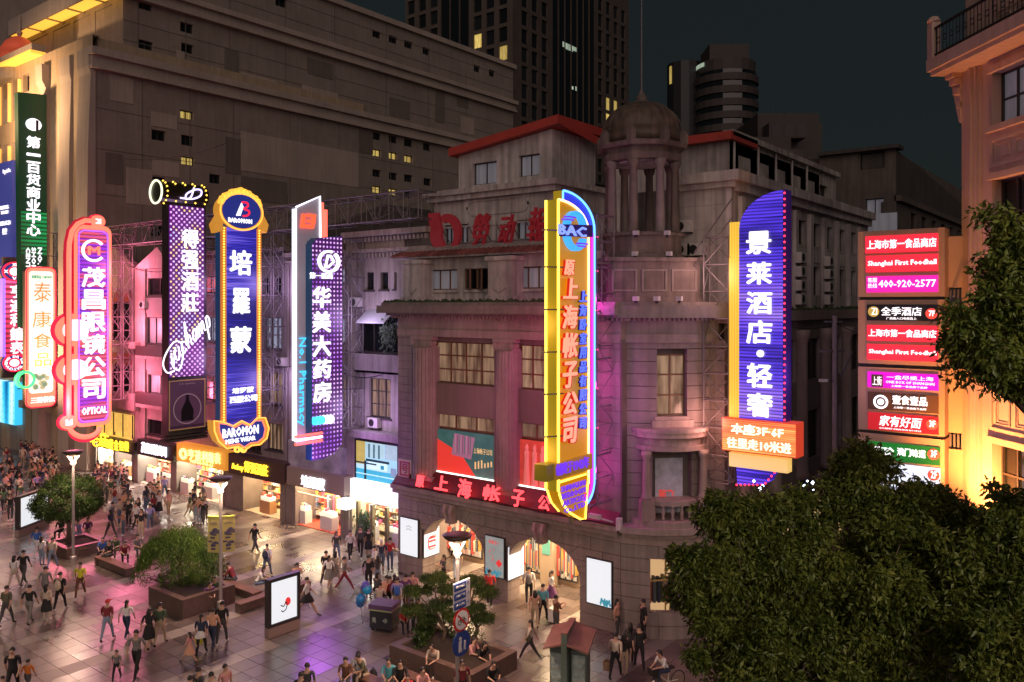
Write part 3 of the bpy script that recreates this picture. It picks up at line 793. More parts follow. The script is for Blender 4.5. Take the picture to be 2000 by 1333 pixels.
MB().fb(cb, cb.a(1066), cb.a(1092), -.5, -.1, 0, 3.6).build('arcade_pillar', mat('taupe_pillar', (.35,.27,.2), .4), bb)
MB().fb(cb, cb.a(1071), cb.a(1086), -.54, -.5, 1.5, 2.8).build('notice_board', mat('notice', (.08,.25,.2), .5, em=(.2,.5,.4), es=.25), bb)
# first cornice with the sloping maroon canopy
b = MB(); b.fb(B, aL-.1, aR+.1, -.45, .3, ZL, ZL+.22); b.fb(B, aL-.1, aR, -.3, .3, ZL-.25, ZL); b.build('string_cornice', STONE_L, bb)
b = MB(); b.fp(Frame(aL, VF, 0), [(0,ZL+.22),(aR-aL,ZL+.22),(aR-aL,ZL+.3),(0,ZL+.3)], -.42, .35)
b.add([B.P(aL,-.42,ZL+.24),B.P(aR,-.42,ZL+.24),B.P(aR,.25,ZL+1.0),B.P(aL,.25,ZL+1.0),B.P(aL,.25,ZL+.24),B.P(aR,.25,ZL+.24)],[(0,1,2,3),(0,3,4),(1,5,2)])
b.build('canopy', MAROON, bb)
b = MB(); bow_skin(b, ZL, ZL+.25, bul=.75, out=.45, a_off=-.15, w=CW+.3); bow_skin(b, ZL-.2, ZL, bul=.75, out=.2); b.build('bow_cornice', STONE_L, bb)
b = MB(); b.fb(SF, E2.y, 57, -.5, .3, ZL, ZL+.25); b.build('side_cornice', STONE_L, bb)
# red channel letters over the arches
REDN = glow('red_neon', (1,.06,.07), 2.6, samp=False)
sg = thing('facade_sign', 'row of small red neon characters along the canopy above the arches', 'sign')
for ch, (x0,y0,x1,y1) in zip('原上海帐子公司', ((812,929,829,952),(848,929,874,958),(894,936,921,973),(943,948,977,979),(1000,957,1024,991),(1052,968,1075,997),(1100,978,1130,1008))):
    tpx(B, ch, (x0,y0,x1,y1), -.5, REDN, sg, w=.02, shear=.15)
    r = B.rect((x0+x1)/2-1, y1-4, (x0+x1)/2+1, y1+6, -.46); MB().fb(B, r[0], r[1], -.46, -.2, ZL+.25, r[3]).build('bracket', DARKM, sg)

# upper facade: pier, pilasters, bays
VU = VF+.35; Bu = FV(VU); off = .35
b = MB(); xL, xR = B.a(805), B.a(1168)
bays = []
for (x0,x1) in ((845,965),(1010,1108)):
    r1_ = Bu.rect(x0,668,x1,751); r2_ = Bu.rect(x0,812,x1,930)
    bays.append((r1_[0], r1_[1], 9.88, 11.95)); bays.append((r2_[0], r2_[1], 5.4, 8.35))
wall(b, Bu, xL, xR, ZL, 12.3, bays, .35); b.fb(Bu, xL, xR, .35, 5, ZL, 12.3)
b.build('bay_wall', mat('bay_wall', (.16,.125,.115), .7, streak=.15, mot=.1), bb)
BRN = mat('brown_frame', (.14,.07,.04), .45)
for i, h in enumerate(bays):
    if i % 2 == 0:
        window(bb, Bu, *h, d=.35, nx=4, nz=3, pm=PANE_WARM, fm=BRN, t=.07)
    else:
        a0, a1, z0, z1 = h
        window(bb, Bu, a0, a1, z1-.75, z1, d=.35, nx=3, nz=1, pm=PANE_WARM, fm=BRN, t=.07)
        sc_ = MB().fb(Bu, a0+.05, a1-.05, .1, .2, z0, z1-.8).build('poster_panel', mat('mosquito_poster' if i == 1 else 'red_poster', (.06,.16,.15) if i == 1 else (.45,.06,.05), .5, em=(.03,.16,.15) if i == 1 else (.8,.08,.05), es=.38, var=.3, vs=2.2), bb)
        k = MB(); w = a1-a0; h_ = z1-.8-z0
        PR = mat('poster_red', (.6,.06,.05), .5, em=(1,.06,.04), es=.5)
        if i == 1:
            MB().fp(Bu, [(a0+.05,z0+.02),(a0+w*.7,z0+.02),(a0+w*.45,z0+h_*.5),(a0+.05,z0+h_*.8)], .085, .1).build('poster_print', PR, sc_)
            MB().fp(Bu, [(a0+w*.3,z0+h_*.45),(a0+w*.62,z0+h_*.4),(a0+w*.68,z0+h_*.9),(a0+w*.35,z0+h_*.95)], .08, .1).build('poster_print', mat('poster_lilac', (.35,.2,.3), .5, em=(.5,.25,.4), es=.3), sc_)
            for j in range(9):
                g_ = a0+w*(.36+.03*j); MB().fp(Bu, [(g_,z0+h_*.5),(g_+w*.012,z0+h_*.5),(g_+w*.02,z0+h_*.92),(g_+w*.005,z0+h_*.92)], .07, .08).build('net_fold', mat('fold_%d' % (j%3), ((.5,.35,.45),(.25,.12,.25),(.1,.25,.25))[j%3], .6, em=((.5,.3,.4),(.3,.1,.25),(.08,.25,.22))[j%3], es=.25), sc_)
            for j in range(6): MB().fb(Bu, a0+w*(.68+.05*j), a0+w*(.70+.05*j), .08, .09, z0+h_*(.2+.02*j), z0+h_*(.36+.03*(j%3))).build('poster_print', mat('poster_gold', (.7,.5,.2), .5, em=(1,.7,.3), es=.6, samp=False), sc_)
            text(Bu, '上海帐子公司', a0+w*.66, a0+w*.95, z0+h_*.55, z0+h_*.68, .09, mat('poster_gold', (.7,.5,.2), .5, em=(1,.7,.3), es=.6, samp=False), sc_, dep=.01)
        else:
            for q in range(5):
                c = a0+w*(.18+.16*q); MB().lathe([(.02,z0+.1),(.17,z0+.15),(.11,z0+h_*.6),(.13,z0+h_*.75),(.07,z0+h_*.78),(.09,z0+h_*.85),(.03,z0+h_*.92)], *Bu.P(c,.08,0)[:2], 8).build('poster_figure', mat('poster_pink', (.6,.25,.2), .6, em=(.9,.25,.2), es=.3), sc_)
        WT = glow('white_tube', (1,.93,.85), 2.2)
        MB().fb(Bu, a0, a1, .02, .08, z0-.02, z0+.06).build('light_tube', WT, bb)
        MB().fb(Bu, a0+.0, a0+.05, .02, .08, z0+.06, z1-.8).build('light_tube', WT, bb)
# left rusticated pier and pilaster columns
p0, p1 = aL, B.a(805)
for i in range(20):
    z0 = ZL+.5+i*.4
    if z0 > 12.2: break
    MB().fb(B, p0+.01, p1-.01, 0, .8, z0+.012, min(12.3, z0+.4)-.012).build('stone_block', STONE, bb)
MB().fb(B, p0+.03, p1-.03, .03, .7, ZL+.2, 12.3).build('pier_core', STONE_D, bb)
def column(a, w, z0=ZL+.9, z1=12.2, flutes=True, par=None):
    par = par or bb
    c = MB(); c.fb(B, a-w*.62, a+w*.62, -.12, .5, z0-.55, z0-.1); sh_ = c.build('column_base', STONE, par)
    c = MB(); n = 36; P = []
    for i in range(n+1):
        t = math.radians(180+180*i/n); k = 1-(.06 if flutes and i % 4 == 2 else 0)
        P.append((a+w*.5*math.cos(t)*k, .25+w*.42*math.sin(t)*k*1.1))
    m = len(P); vs = [B.P(x, y, z) for z in (z0-.1, z1-.55) for x, y in P]
    c.add(vs, [(i,i+1,m+i+1,m+i) for i in range(m-1)]); c.fb(B, a-w*.5, a+w*.5, .25, .6, z0-.1, z1-.55)
    c.build('column_shaft', STONE, par)
    c = MB(); c.fb(B, a-w*.58, a+w*.58, -.08, .5, z1-.18, z1); c.fb(B, a-w*.5, a+w*.5, -.02, .5, z1-.55, z1-.45)
    for s in (-1, 1):
        c.tube([B.P(a+s*w*.45,-.1,z1-.32),B.P(a+s*w*.45,.3,z1-.32)], .15, 10)
    c.fb(B, a-w*.45, a+w*.45, -.02, .4, z1-.45, z1-.18)
    c.build('capital', STONE_L, par)
aC = [(B.a(824), B.a(843)-B.a(806)), (B.a(985), B.a(1004)-B.a(967))]
column(*aC[0]); column(*aC[1]); column(B.a(1128), aC[1][1])
# entablature, dentils, cornice
b = MB(); b.fb(B, aL-.0, aR, -.05, 2, 12.2, 12.55); b.fb(B, aL, aR, 0, 2, 12.55, 13.1); b.build('entablature', STONE_L, bb)
MB().tube([B.P(B.a(970),-.08,12.85),B.P(B.a(970),0,12.85)], .22, 16).build('medallion', STONE_L, bb)
dn = MB(); n = int((aR-aL+1)/.22)
me_d = MB().box(-.06,.06,-.14,.0,-.08,.08)
for i in range(n):
    o = None; a = aL-.3+i*.22; dn.fb(B, a, a+.12, -.2, 0, 13.1, 13.24)
dn.build('dentils', STONE_L, bb, kind='stuff')
b = MB(); b.fb(B, aL-.5, aR+.1, -.35, 2, 13.24, 13.36); b.fb(B, aL-.75, aR+.2, -.8, 2, 13.36, 13.75); b.fb(B, aL-.6, aR+.1, -.6, 2, 13.75, 13.9); b.build('cornice', STONE, bb)
b = MB()
for i in range(140):
    a = R.uniform(aL-.5, aR-1); h = R.uniform(.04,.2); r = R.uniform(.05,.2)
    b.add([B.P(a-r,-.55,13.9),B.P(a+r,-.5,13.9),B.P(a,-.5+R.uniform(-.15,.15),13.9+h),B.P(a+r*.5,-.2,13.9)],[(0,1,2),(1,3,2),(3,0,2)])
b.build('weeds', MOSS, bb, kind='stuff')
# attic storey
VA = 31.3; A_ = FV(VA)
b = MB(); ah = [A_.rect(*r) for r in ((835,532,893,568),(912,528,953,568),(1006,525,1068,565),(790,535,815,566),(1090,525,1140,562))]
ah = [(h[0],h[1],14.55,15.6) for h in ah]
wall(b, A_, A_.a(775), A_.a(1175), 13.7, 16.2, ah, .3); b.fb(A_, A_.a(775), A_.a(1175), .3, 3.5, 13.7, 16.2); b.build('attic_wall', GREYW, bb)
for i, h in enumerate(ah):
    window(bb, A_, *h, d=.3, nx=3 if i != 1 else 2, pm=PANE_CURT if i in (0, 2) else WIN_DARK, fm=BRN)
    MB().fb(A_, h[0]-.12, h[1]+.12, -.1, .0, h[2]-.14, h[2]).build('sill', GREYW, bb)
for i in (1,):   # open casements
    h = ah[i]; F_ = Frame(*A_.P(h[0], 0, 0)[:2], -28); window(bb, F_, 0, .62, h[2], h[3], d=.0, nx=1, t=.05, fm=BRN)
    F_ = Frame(*A_.P(h[0]+.75, 0, 0)[:2], -28); window(bb, F_, 0, .62, h[2], h[3], d=.0, nx=1, t=.05, fm=BRN)
for (x0,x1) in ((953,1000),(787,822)):
    b = MB()
    a0, a1 = A_.a(x0,-.9), A_.a(x1,-.9); b.fb(A_, a0, a1, -.9, 0, 13.9, 15.9); b.fb(A_, a0-.1, a1+.1, -1.0, .1, 15.9, 16.1); b.fb(A_, a0-.1, a1+.1, -1.0, 0, 13.9, 14.2)
    b.fp(A_, [(a0+.3,14.6),((a0+a1)/2,14.35),(a1-.3,14.6),((a0+a1)/2,15.3)], -.97, -.9)
    b.build('attic_pier', GREYW, bb)
b = MB(); a0, a1 = A_.a(790), A_.a(1070)
b.fb(A_, a0-.4, a1+.6, -.55, .2, 16.2, 16.35); b.build('eave_board', GREYD, bb)
tl = MB().box(-.13,.13,-.32,.32,0,.05)
me = bpy.data.meshes.new('roof_tile'); me.from_pydata([( .14*math.cos(math.radians(t)), y, .1*math.sin(math.radians(t))) for y in (-.35,.35) for t in range(0,181,36)], [], [(i,i+1,i+7,i+6) for i in range(5)]+[(0,5,4,3,2,1),(6,7,8,9,10,11)]); me.materials.append(mat('clay_tile', (.22,.07,.06), .7, objr=.35, var=.1))
i = 0
while a0-.3+i*.31 < a1+.5:
    o = bpy.data.objects.new('roof_tile', me); COL.objects.link(o); o.parent = bb; o.location = A_.P(a0-.3+i*.31, -.3, 16.42); o.rotation_euler = (math.radians(22),0,0); i += 1
b = MB(); b.fp(FU(0), [(VA-.55,16.34),(VA+1.5,17.1),(VA+1.5,16.3)], -(a0-.5), -(a1+.6)); b.build('tile_bed', GREYD, bb)
# left wing and penthouse behind
Wv = FV(35.0); x0w = Wv.a(848); x1w = Wv.a(1085)
b = MB(); wh = [Wv.rect(*r) for r in ((868,440,885,486),(898,438,916,484),(1008,430,1034,478))]
wall(b, Wv, x0w, x1w, 13, 20.3, wh, .3); b.fb(Wv, x0w, x1w, .3, 4, 13, 20.28); Wr = FU(x1w+.05); b.fb(Wr, 35.03, 40, 0, .04, 13, 20.3)
b.build('left_wing_wall', GREYW, bb)
for h in wh: window(bb, Wv, *h, d=.3, nx=2, pm=PANE_CURT)
b = MB(); b.fb(Wv, x0w-.5, x1w+.35, -.5, .2, 20.0, 20.3); b.fb(Wv, x0w-.3, x1w+.2, -.3, .2, 19.7, 20.0); b.fb(Wr, 35.21, 40, -.3, .2, 19.997, 20.297)
a0, a1, z0, z1 = Wv.rect(912, 387, 1034, 418)
b.fring(Wv, rrect(a0,a1,z0,z1,.5), rrect(a0+.1,a1-.1,z0+.1,z1-.1,.42), -.06, .02)
b.fb(Wv, x0w+.6, x1w-1.2, -.05, .02, z0-.6, z0-.5); b.fb(Wv, x0w+.6, x1w-1.2, -.05, .02, z1+.25, z1+.32)
b.build('wing_cornice', GREYW, bb)
Pv = FV(36.6); xa, xb_ = Pv.a(896), Pv.a(1078)
zt0, zt1 = Pv.z(896, 306), Pv.z(1078, 252)
b = MB(); ph = [Pv.rect(*r) for r in ((923,317,970,360),(1013,302,1054,344))]
b.fp(Pv, [(xa,20.2),(xb_,20.2),(xb_,zt1),(xa,zt0)], .3, 3.6)
wall(b, Pv, xa, xb_, 20.2, zt0-.05, [(h[0],h[1],max(20.4,h[2]),h[3]) for h in ph], .3)
b.fp(Pv, [(xa,zt0-.05),(xb_,zt0-.05),(xb_,zt1),(xa,zt0)], 0, .3); Pr = FU(xb_+.01); b.fb(Pr, 36.64, 41, 0, .3, 20.2, zt1); b.build('penthouse_wall', GREYW, bb)
for h in ph: window(bb, Pv, h[0], h[1], max(20.4,h[2]), h[3], d=.3, nx=2, pm=PANE_CURT)
b = MB(); xo = Pv.a(887); e0, e1 = Pv.z(887,300), Pv.z(1098,235); xo1 = Pv.a(1100)
b.fp(Pv, [(xo,e0-.25),(xo1,e1-.25),(xo1,e1+.22),(xo,e0+.22)], -.5, 4)
b.build('red_roof_edge', REDT, bb); b = MB(); xo1 += .004; b.add([Pv.P(xo1+.02,-.52,e1-.25),Pv.P(xo1+.02,-.52,e1+.22),Pv.P(xo1+.02,7,e1-.9),Pv.P(xo1+.02,7,e1-1.35),Pv.P(xo1,-.52,e1-.25),Pv.P(xo1,-.52,e1+.22),Pv.P(xo1,7,e1-.9),Pv.P(xo1,7,e1-1.35)],[(0,1,2,3),(4,5,6,7),(0,1,5,4),(1,2,6,5),(2,3,7,6),(3,0,4,7)])
b.build('red_roof_edge', REDT, bb)
MB().fb(FV(40), Wr.o.x, -18.2, 0, .4, 13, 21.6).build('courtyard_wall', GREYW, bb)
# right wing: white weathered front, long side with pilasters
RV = FV(35.0); xr0 = RV.a(1318); UR = -14.95; RS = FU(UR)
b = MB(); rh = []
b.fb(RV, xr0, UR-.02, 0, .05, 13, 19.4); b.fb(RV, xr0, UR-.4, .04, 5, 13, 19.4); b.fb(RV, RV.a(1338), RV.a(1390), -.04, 0, 14.4, 17.0)
b.build('right_wing_wall', GREYW, bb)
for z in (17.2, 18.3): MB().fb(RV, xr0, RV.a(1420), -.012, 0, z, z+.03).build('crack_joint', GREYD, bb)
sw = []
v = 36.3; vv = []
while v < 56: vv.append(v); sw += [(v, v+1.5, 17.0, 18.3), (v, v+1.5, 14.3, 15.9)]; v += 2.35
b = MB(); wall(b, RS, 35.0, 57, 13, 19.2, sw, .35); b.fb(RS, 35.06, 57, .35, 5, 13, 19.2); b.build('right_wing_side', GREYD, bb)
for i, h in enumerate(sw): window(bb, RS, *h, d=.35, nx=2, nz=1, pm=PANE_CURT if i % 5 == 0 else WIN_DARK)
b = MB()
for v in vv: b.fb(RS, v-.6, v-.25, -.18, 0, 13, 18.7)
b.build('pilaster', GREYW, bb) if False else None
for v in vv:
    MB().fb(RS, v-.62, v-.22, -.2, 0, 13, 18.7).build('pilaster', GREYW, bb)
    MB().fb(RS, v+.1, v+1.4, -.04, 0, 16.1, 16.8).build('spandrel_panel', GREYW, bb)
b = MB(); b.fb(RV, xr0-.2, UR+.5, -.5, .3, 19.3, 19.75); b.fb(RV, xr0, UR+.25, -.25, .3, 19.05, 19.3); b.fb(RS, 35.31, 57, -.497, .297, 19.297, 19.747); b.fb(RS, 35.31, 57, -.247, .29, 18.9, 19.29)
b.build('wing_cornice', GREYW, bb)
b = MB(); b.fb(SF, E2.y, 57, -.3, 1.5, 13.0, 13.5); b.build('side_ledge', STONE_L, bb)
b = MB()
for i in range(160):
    a = R.uniform(35, 56.5); h = R.uniform(.05,.25); r = R.uniform(.05,.25)
    b.add([SF.P(a-r,-.2,13.5),SF.P(a+r,-.2,13.5),SF.P(a,R.uniform(-.2,.3),13.5+h),SF.P(a+r*.5,.3,13.5)],[(0,1,2),(1,3,2),(3,0,2)])
b.build('ledge_weeds', MOSS, bb, kind='stuff')
Qv, Qs = FV(39.5), FU(-17.0)
b = MB(); qa = Qv.a(1325); zq = Qs.z(1432, 278); b.fb(Qv, qa, -17.0, 0, 14, 19, zq)
qh = [(40.6+2.6*i, 42.2+2.6*i, 20.0, 21.5) for i in range(6)]
wall(b, Qs, 39.5, 57, 19, 22.3, qh, .3); b.fb(Qs, 39.56, 57, .3, 3, 19, 22.28); b.fb(Qs, 39.3, 57, -.3, .3, 22.3, 22.6); b.build('roof_storey', GREYD, bb)
for i, h in enumerate(qh): window(bb, Qs, *h, d=.3, nx=2, pm=PANE_YEL if i == 2 else (PANE_CURT if i in (0,4) else WIN_DARK))
MB().fb(Qv, qa-.5, -16.7, -.5, 3, zq, zq+.42).build('red_roof_edge', REDT, bb)
for v in (39.8, 43, 45.6, 48.2, 50.8): MB().tube([Qs.P(v,-.12,19.3),Qs.P(v,-.12,22.4)], .07, 6).build('drain_pipe', GREYW, bb)
# air conditioners
ACM = mat('ac_white', (.55,.52,.5), .5, var=.1)
def ac(F, a, z, lab, d=-.02, grp=None):
    t = thing('air_conditioner', lab, 'air conditioner', F.P(a, d, z), grp)
    MB().fb(F, a-.4, a+.4, d-.32, d, z, z+.55).build('case', ACM, t)
    MB().tube([F.P(a-.1,d-.34,z+.28),F.P(a-.1,d-.322,z+.28)], .21, 14).build('fan_grille', DARKM, t)
    MB().fb(F, a-.42, a+.42, d-.3, d, z-.06, z-.01).build('bracket', DARKM, t)
for x, y in ((1338,500),(1364,500)): q = RV.px(x, y); ac(RV, q[0], q[1], 'white air conditioner on the pale wall %s behind the turret' % ('left' if x < 1350 else 'right'))
q = RV.px(1338, 455); ac(RV, q[0], q[1], 'upper white air conditioner on the pale wall behind the turret')
k = 0
for i in (3, 5):
    for j in range(4):
        ac(RS, vv[i]-.35, 13.8+j*.72, 'pale air conditioner, %s pilaster of the side wing, %s of four' % (('nearer','farther')[i == 5], ('lowest','second lowest','third up','topmost')[j]), d=-.2)

# ---- turret: bowed shaft, balcony, drum, dome
CHT = MB()
TW0, TW1 = .15, 4.35
def bowc(z0, z1, out=0, bul=.45, a0=.15, w=4.2, m=None, name='stone_course', n=12, back=1.2, cut=None):
    P = [(a0+w*i/n, -bul*4*(i/n)*(1-i/n)-out+.35) for i in range(n+1)]
    if cut:
        for lo, hi in ((a0, cut[0]), (cut[1], a0+w)):
            Q = [(lo+(hi-lo)*i/4, 0) for i in range(5)]; Q = [(a, -bul*4*((a-a0)/w)*(1-(a-a0)/w)-out+.35) for a, _ in Q]
            cseg(Q, z0, z1, m, name, .5)
        return
    cseg(P, z0, z1, m, name, back)
def cseg(P, z0, z1, m, name, back):
    k = len(P); b = MB()
    vs = [Cf.P(a,d,z) for z in (z0,z1) for a,d in P]+[Cf.P(a,back,z) for z in (z0,z1) for a,_ in (P[0],P[-1])]
    b.add(vs, [(i,i+1,k+i+1,k+i) for i in range(k-1)]+[tuple(range(k,2*k))+(2*k+3,2*k+2),tuple(range(k-1,-1,-1))+(2*k,2*k+1),(0,k,2*k+2,2*k),(k-1,2*k+1,2*k+3,2*k-1)])
    b.build(name, m or STONE, bb)
MB().fb(Cf, .4, 4.1, .45, 3, ZL, 13.3).build('shaft_core', STONE_D, bb)
b = MB(); b.box(B.a(1165), aR+.05, VF+.02, VF+1, ZL+.2, 12.3); b.build('pier_core', STONE_D, bb)
z = ZL+.25; i = 0
win_a = (1.55, 2.85)
while z < 12.3:
    h = .52
    cut = None
    if z+h > 8.9 and z < 11.6: cut = win_a
    if z+h > ZL and z < 7.6: cut = (1.35, 3.05)
    bowc(z+.012, min(z+h, 12.3)-.012, cut=cut); 
    MB().box(B.a(1168), aR-.02, VF, VF+.5, z+.012, min(z+h,12.3)-.012).build('stone_course', STONE, bb)
    MB().fb(SF, E2.y-.02, E2.y+1.0, -.02, .4, z+.012, min(z+h,12.3)-.012).build('stone_course', STONE, bb)
    z += h
window(bb, Cf, win_a[0], win_a[1], 9.1, 11.7, d=.35, nx=2, nz=3, pm=PANE_WARM, fm=BRN, t=.07)
# niche with a poster behind the balcony
MB().fb(Cf, 1.35, 3.05, .35, .42, ZL+.25, 7.8).build('niche_back', STONE_D, bb)
ps = MB().fb(Cf, 1.55, 2.75, .22, .3, 5.0, 7.3).build('niche_poster', mat('pale_poster', (.45,.46,.55), .6, var=.25, vs=3), bb)
text(Cf, '鹏飞', 1.7, 2.4, 5.3, 6.0, .2, mat('poster_red', (.6,.06,.05)), ps, dep=.01)
bowc(12.2, 12.55, .1, m=STONE_L, name='bow_entablature'); bowc(12.55, 13.1, .02, m=STONE_L, name='bow_frieze')
bowc(13.1, 13.24, .2, m=STONE_L, name='bow_moulding'); bowc(13.24, 13.75, .75, a0=-.3, w=5.1, m=STONE, name='bow_cornice'); bowc(13.75, 13.9, .55, a0=-.2, w=4.9, m=STONE, name='bow_cornice')
b = MB()
for i in range(24):
    t = i/23; a = -.1+4.7*t; d = -.45*4*t*(1-t)+.15-.15; b.fb(Cf, a-.06, a+.06, d-.06, d+.2, 13.12, 13.24)
b.build('bow_dentils', STONE_L, bb, kind='stuff')
# balcony on two columns
ca = 2.2
def ring(b, ca, r, z0, z1, n=16, sq=.8, d0=.3): 
    P = [(ca-r*math.cos(math.pi*i/n), d0-r*sq*math.sin(math.pi*i/n)) for i in range(n+1)]
    k = n+1; vs = [Cf.P(a,d,z) for z in (z0,z1) for a,d in P]
    b.add(vs, [(i,i+1,k+i+1,k+i) for i in range(n)]+[tuple(range(k,2*k)), tuple(range(n,-1,-1)), (0,k,2*k-1,n)])
b = MB(); ring(b, ca, 1.5, 7.75, 7.95); ring(b, ca, 1.35, 7.95, 8.3); ring(b, ca, 1.62, 8.3, 8.52); ring(b, ca, 1.7, 8.52, 8.66); b.build('balcony_canopy', STONE_L, bb)
b = MB(); b.fb(Cf, 1.3, 3.1, -.2, .3, 8.66, 8.95); b.fb(Cf, 1.45, 2.95, -.1, .3, 8.95, 9.1); b.build('window_pedestal', STONE_L, bb)
b = MB(); ring(b, ca, 1.75, ZL+.25, ZL+.5); b.build('balcony_floor', STONE_L, bb)
for s in (-1, 1):
    p = Cf.P(ca+s*1.22, -.45, 0)
    MB().lathe([(.23,5.75),(.23,5.85),(.19,5.92),(.175,6.1),(.145,7.4),(.19,7.5),(.22,7.6),(.22,7.75)], p.x, p.y, 14).build('balcony_column', STONE_L, bb, smooth=True)
    MB().fb(Cf, ca+s*1.22-.27, ca+s*1.22+.27, -.72, -.18, ZL+.5, 5.75).build('column_pedestal', STONE_L, bb)
b = MB(); ring(b, ca, 1.25, 5.5, 5.68, sq=.9); b.build('balustrade_rail', STONE_L, bb)
bal = [(.05,4.9),(.09,4.95),(.04,5.05),(.085,5.2),(.05,5.38),(.04,5.42),(.08,5.46),(.08,5.5)]
for i in range(8):
    g = math.pi*(i+1.2)/9.4; p = Cf.P(ca-1.16*math.cos(g), .3-1.16*.9*math.sin(g), 0)
    MB().lathe(bal, p.x, p.y, 10).build('baluster', STONE_L, bb, smooth=True)
# pedestal and drum
DX, DY = -18.15, 32.55
Dk = 36.75/FPX
def dz(y): return CH+(HY-y)*Dk
SOOT = mat('sooty_stone', (.185,.14,.125), .8, streak=.45, mot=.3, var=.2, bump=.2)
def oct_(r, n=8, rot=22.5): return [(DX+r*math.cos(math.radians(rot+360*i/n)), DY+r*math.sin(math.radians(rot+360*i/n))) for i in range(n)]
def octprism(b, r0, z0, r1, z1, n=8, rot=YAW*57.3+22.5):
    p, q = oct_(r0, n, rot), oct_(r1, n, rot); b.add([(x,y,z0) for x,y in p]+[(x,y,z1) for x,y in q], [(i,(i+1)%n,(i+1)%n+n,i+n) for i in range(n)]+[tuple(range(n-1,-1,-1)), tuple(range(n,2*n))])
b = MB(); fy = Frame(DX, DY, math.degrees(0)+45)
b.fb(fy, -2.0, 2.0, -1.95, 2.2, 13.7, dz(515)); b.fb(fy, -2.15, 2.15, -2.1, 2.3, dz(515), dz(508)); b.fb(fy, -2.1, 2.1, -2.05, 2.3, 13.7, 14.1); b.build('pedestal', SOOT, bb)
for a in (-1.3, 0, 1.3):
    b = MB(); b.fring(fy, rrect(a-.55,a+.55,14.35,15.3,.02), rrect(a-.47,a+.47,14.43,15.22,.02), -2.0, -1.94); b.build('recessed_panel', STONE, bb)
b = MB(); octprism(b, 1.95, dz(508), 1.9, dz(500)); octprism(b, 1.78, dz(500), 1.78, dz(465)); octprism(b, 1.92, dz(465), 1.92, dz(459)); b.build('drum_base', SOOT, bb)
cols = []
for i in range(8):
    g = math.radians(YAW*57.3+22.5+45*i)
    for s in ((0,)):
        x, y = DX+1.5*math.cos(g), DY+1.5*math.sin(g)
        MB().lathe([(.26,dz(459)),(.26,dz(455)),(.2,dz(452)),(.2,dz(440)),(.165,dz(335)),(.22,dz(331)),(.26,dz(325)),(.26,dz(320))], x, y, 12).build('drum_column', SOOT if i%2 else STONE, bb, smooth=True)
b = MB(); octprism(b, 1.75, dz(320), 1.8, dz(308)); octprism(b, 1.72, dz(308), 1.72, dz(296)); octprism(b, 2.0, dz(296), 2.08, dz(288)); octprism(b, 1.9, dz(288), 1.8, dz(282)); b.build('drum_entablature', SOOT, bb)
MB().lathe([(1.3,dz(322)),(1.2,dz(316)),(.6,dz(308))], DX, DY, 20).build('drum_ceiling', GREYW, bb)
for i in range(8):
    g = math.radians(YAW*57.3+22.5+45*i); x, y = DX+1.85*math.cos(g), DY+1.85*math.sin(g)
    MB().lathe([(.24,dz(288)),(.24,dz(270)),(.1,dz(262))], x, y, 6).build('drum_block', SOOT, bb)
DOME = mat('dome_lead', (.15,.105,.08), .55, var=.3, streak=.5, mot=.2, bump=.2)
b = MB(); pr = [(1.78,dz(284)),(1.76,dz(262))]
for i in range(13):
    t = math.radians(90*i/12*.96); pr.append((1.76*math.cos(t), dz(262)+1.42*math.sin(t)))
b.lathe(pr, DX, DY, 32); dm_ = b.build('dome', DOME, bb, smooth=True)
for i in range(16):
    g = math.radians(360*i/16); MB().tube([(DX+r*math.cos(g)*1.005, DY+r*math.sin(g)*1.005, z) for r, z in pr[1:]], .022, 4).build('rib', DOME, dm_)
zt = dz(262)+1.42
MB().lathe([(.42,zt-.1),(.34,zt+.02),(.2,zt+.1),(.26,zt+.2),(.16,zt+.32),(.08,zt+.5),(.03,zt+.6)], DX, DY, 12).build('finial', SOOT, bb, smooth=True)
MB().tube([(DX,DY,zt+.5),(DX,DY,zt+3),(DX,DY,zt+5.2)], .045, 6, r1=.02).build('mast', STEEL, bb)
# small flood lamps on the turret ledge
for i, (x, y) in enumerate(((1242,588),(1283,588),(1327,588),(1242,455),(1303,455),(1240,497),(1307,497))):
    g = cw((x-1000)*(33.6+ (0 if y > 550 else 1.3))/FPX, 33.6+(0 if y > 550 else 1.3)); z = CH+(HY-y)*(33.8/FPX)
    t = thing('flood_lamp', 'small white flood lamp on the turret %s' % (['left on the cornice','middle on the cornice','right on the cornice','left at the column feet','right at the column feet','left under the drum','right under the drum'][i]), 'lamp', (g[0], g[1], z))
    MB().box(g[0]-.12,g[0]+.12,g[1]-.08,g[1]+.08,z,z+.18).build('lamp_body', ACM, t); MB().box(g[0]-.05,g[0]+.05,g[1]-.04,g[1]+.04,z-.1,z).build('bracket', DARKM, t)
# cable run and camera under the cornice
cb_ = MB().tube([B.P(B.a(800)+i*.42, -.5-.03*math.sin(i), ZL-.0+.28-.05*math.sin(i*1.3)) for i in range(30)], .025, 5); tag(cb_.build('cable', BLACK), 'black cable sagging along the edge above the arches', 'cable')
t = thing('security_camera', 'white security camera on an arm right of the yellow neon sign', 'camera', B.P(B.a(1165,-.6),-.6,ZL+.6))
a = B.a(1165,-.8); MB().fb(B, a-.3, a+.25, -1.0, -.8, ZL+.55, ZL+.72).build('camera_body', ACM, t); MB().tube([B.P(a+.1,-.9,ZL+.6),B.P(a+.5,-.3,ZL+.35),B.P(a+.5,0,ZL+.35)], .04, 5).build('arm', ACM, t); MB().fb(B, a+.75, a+.95, -.5, -.3, ZL+.1, ZL+.6).build('junction_box', ACM, t)

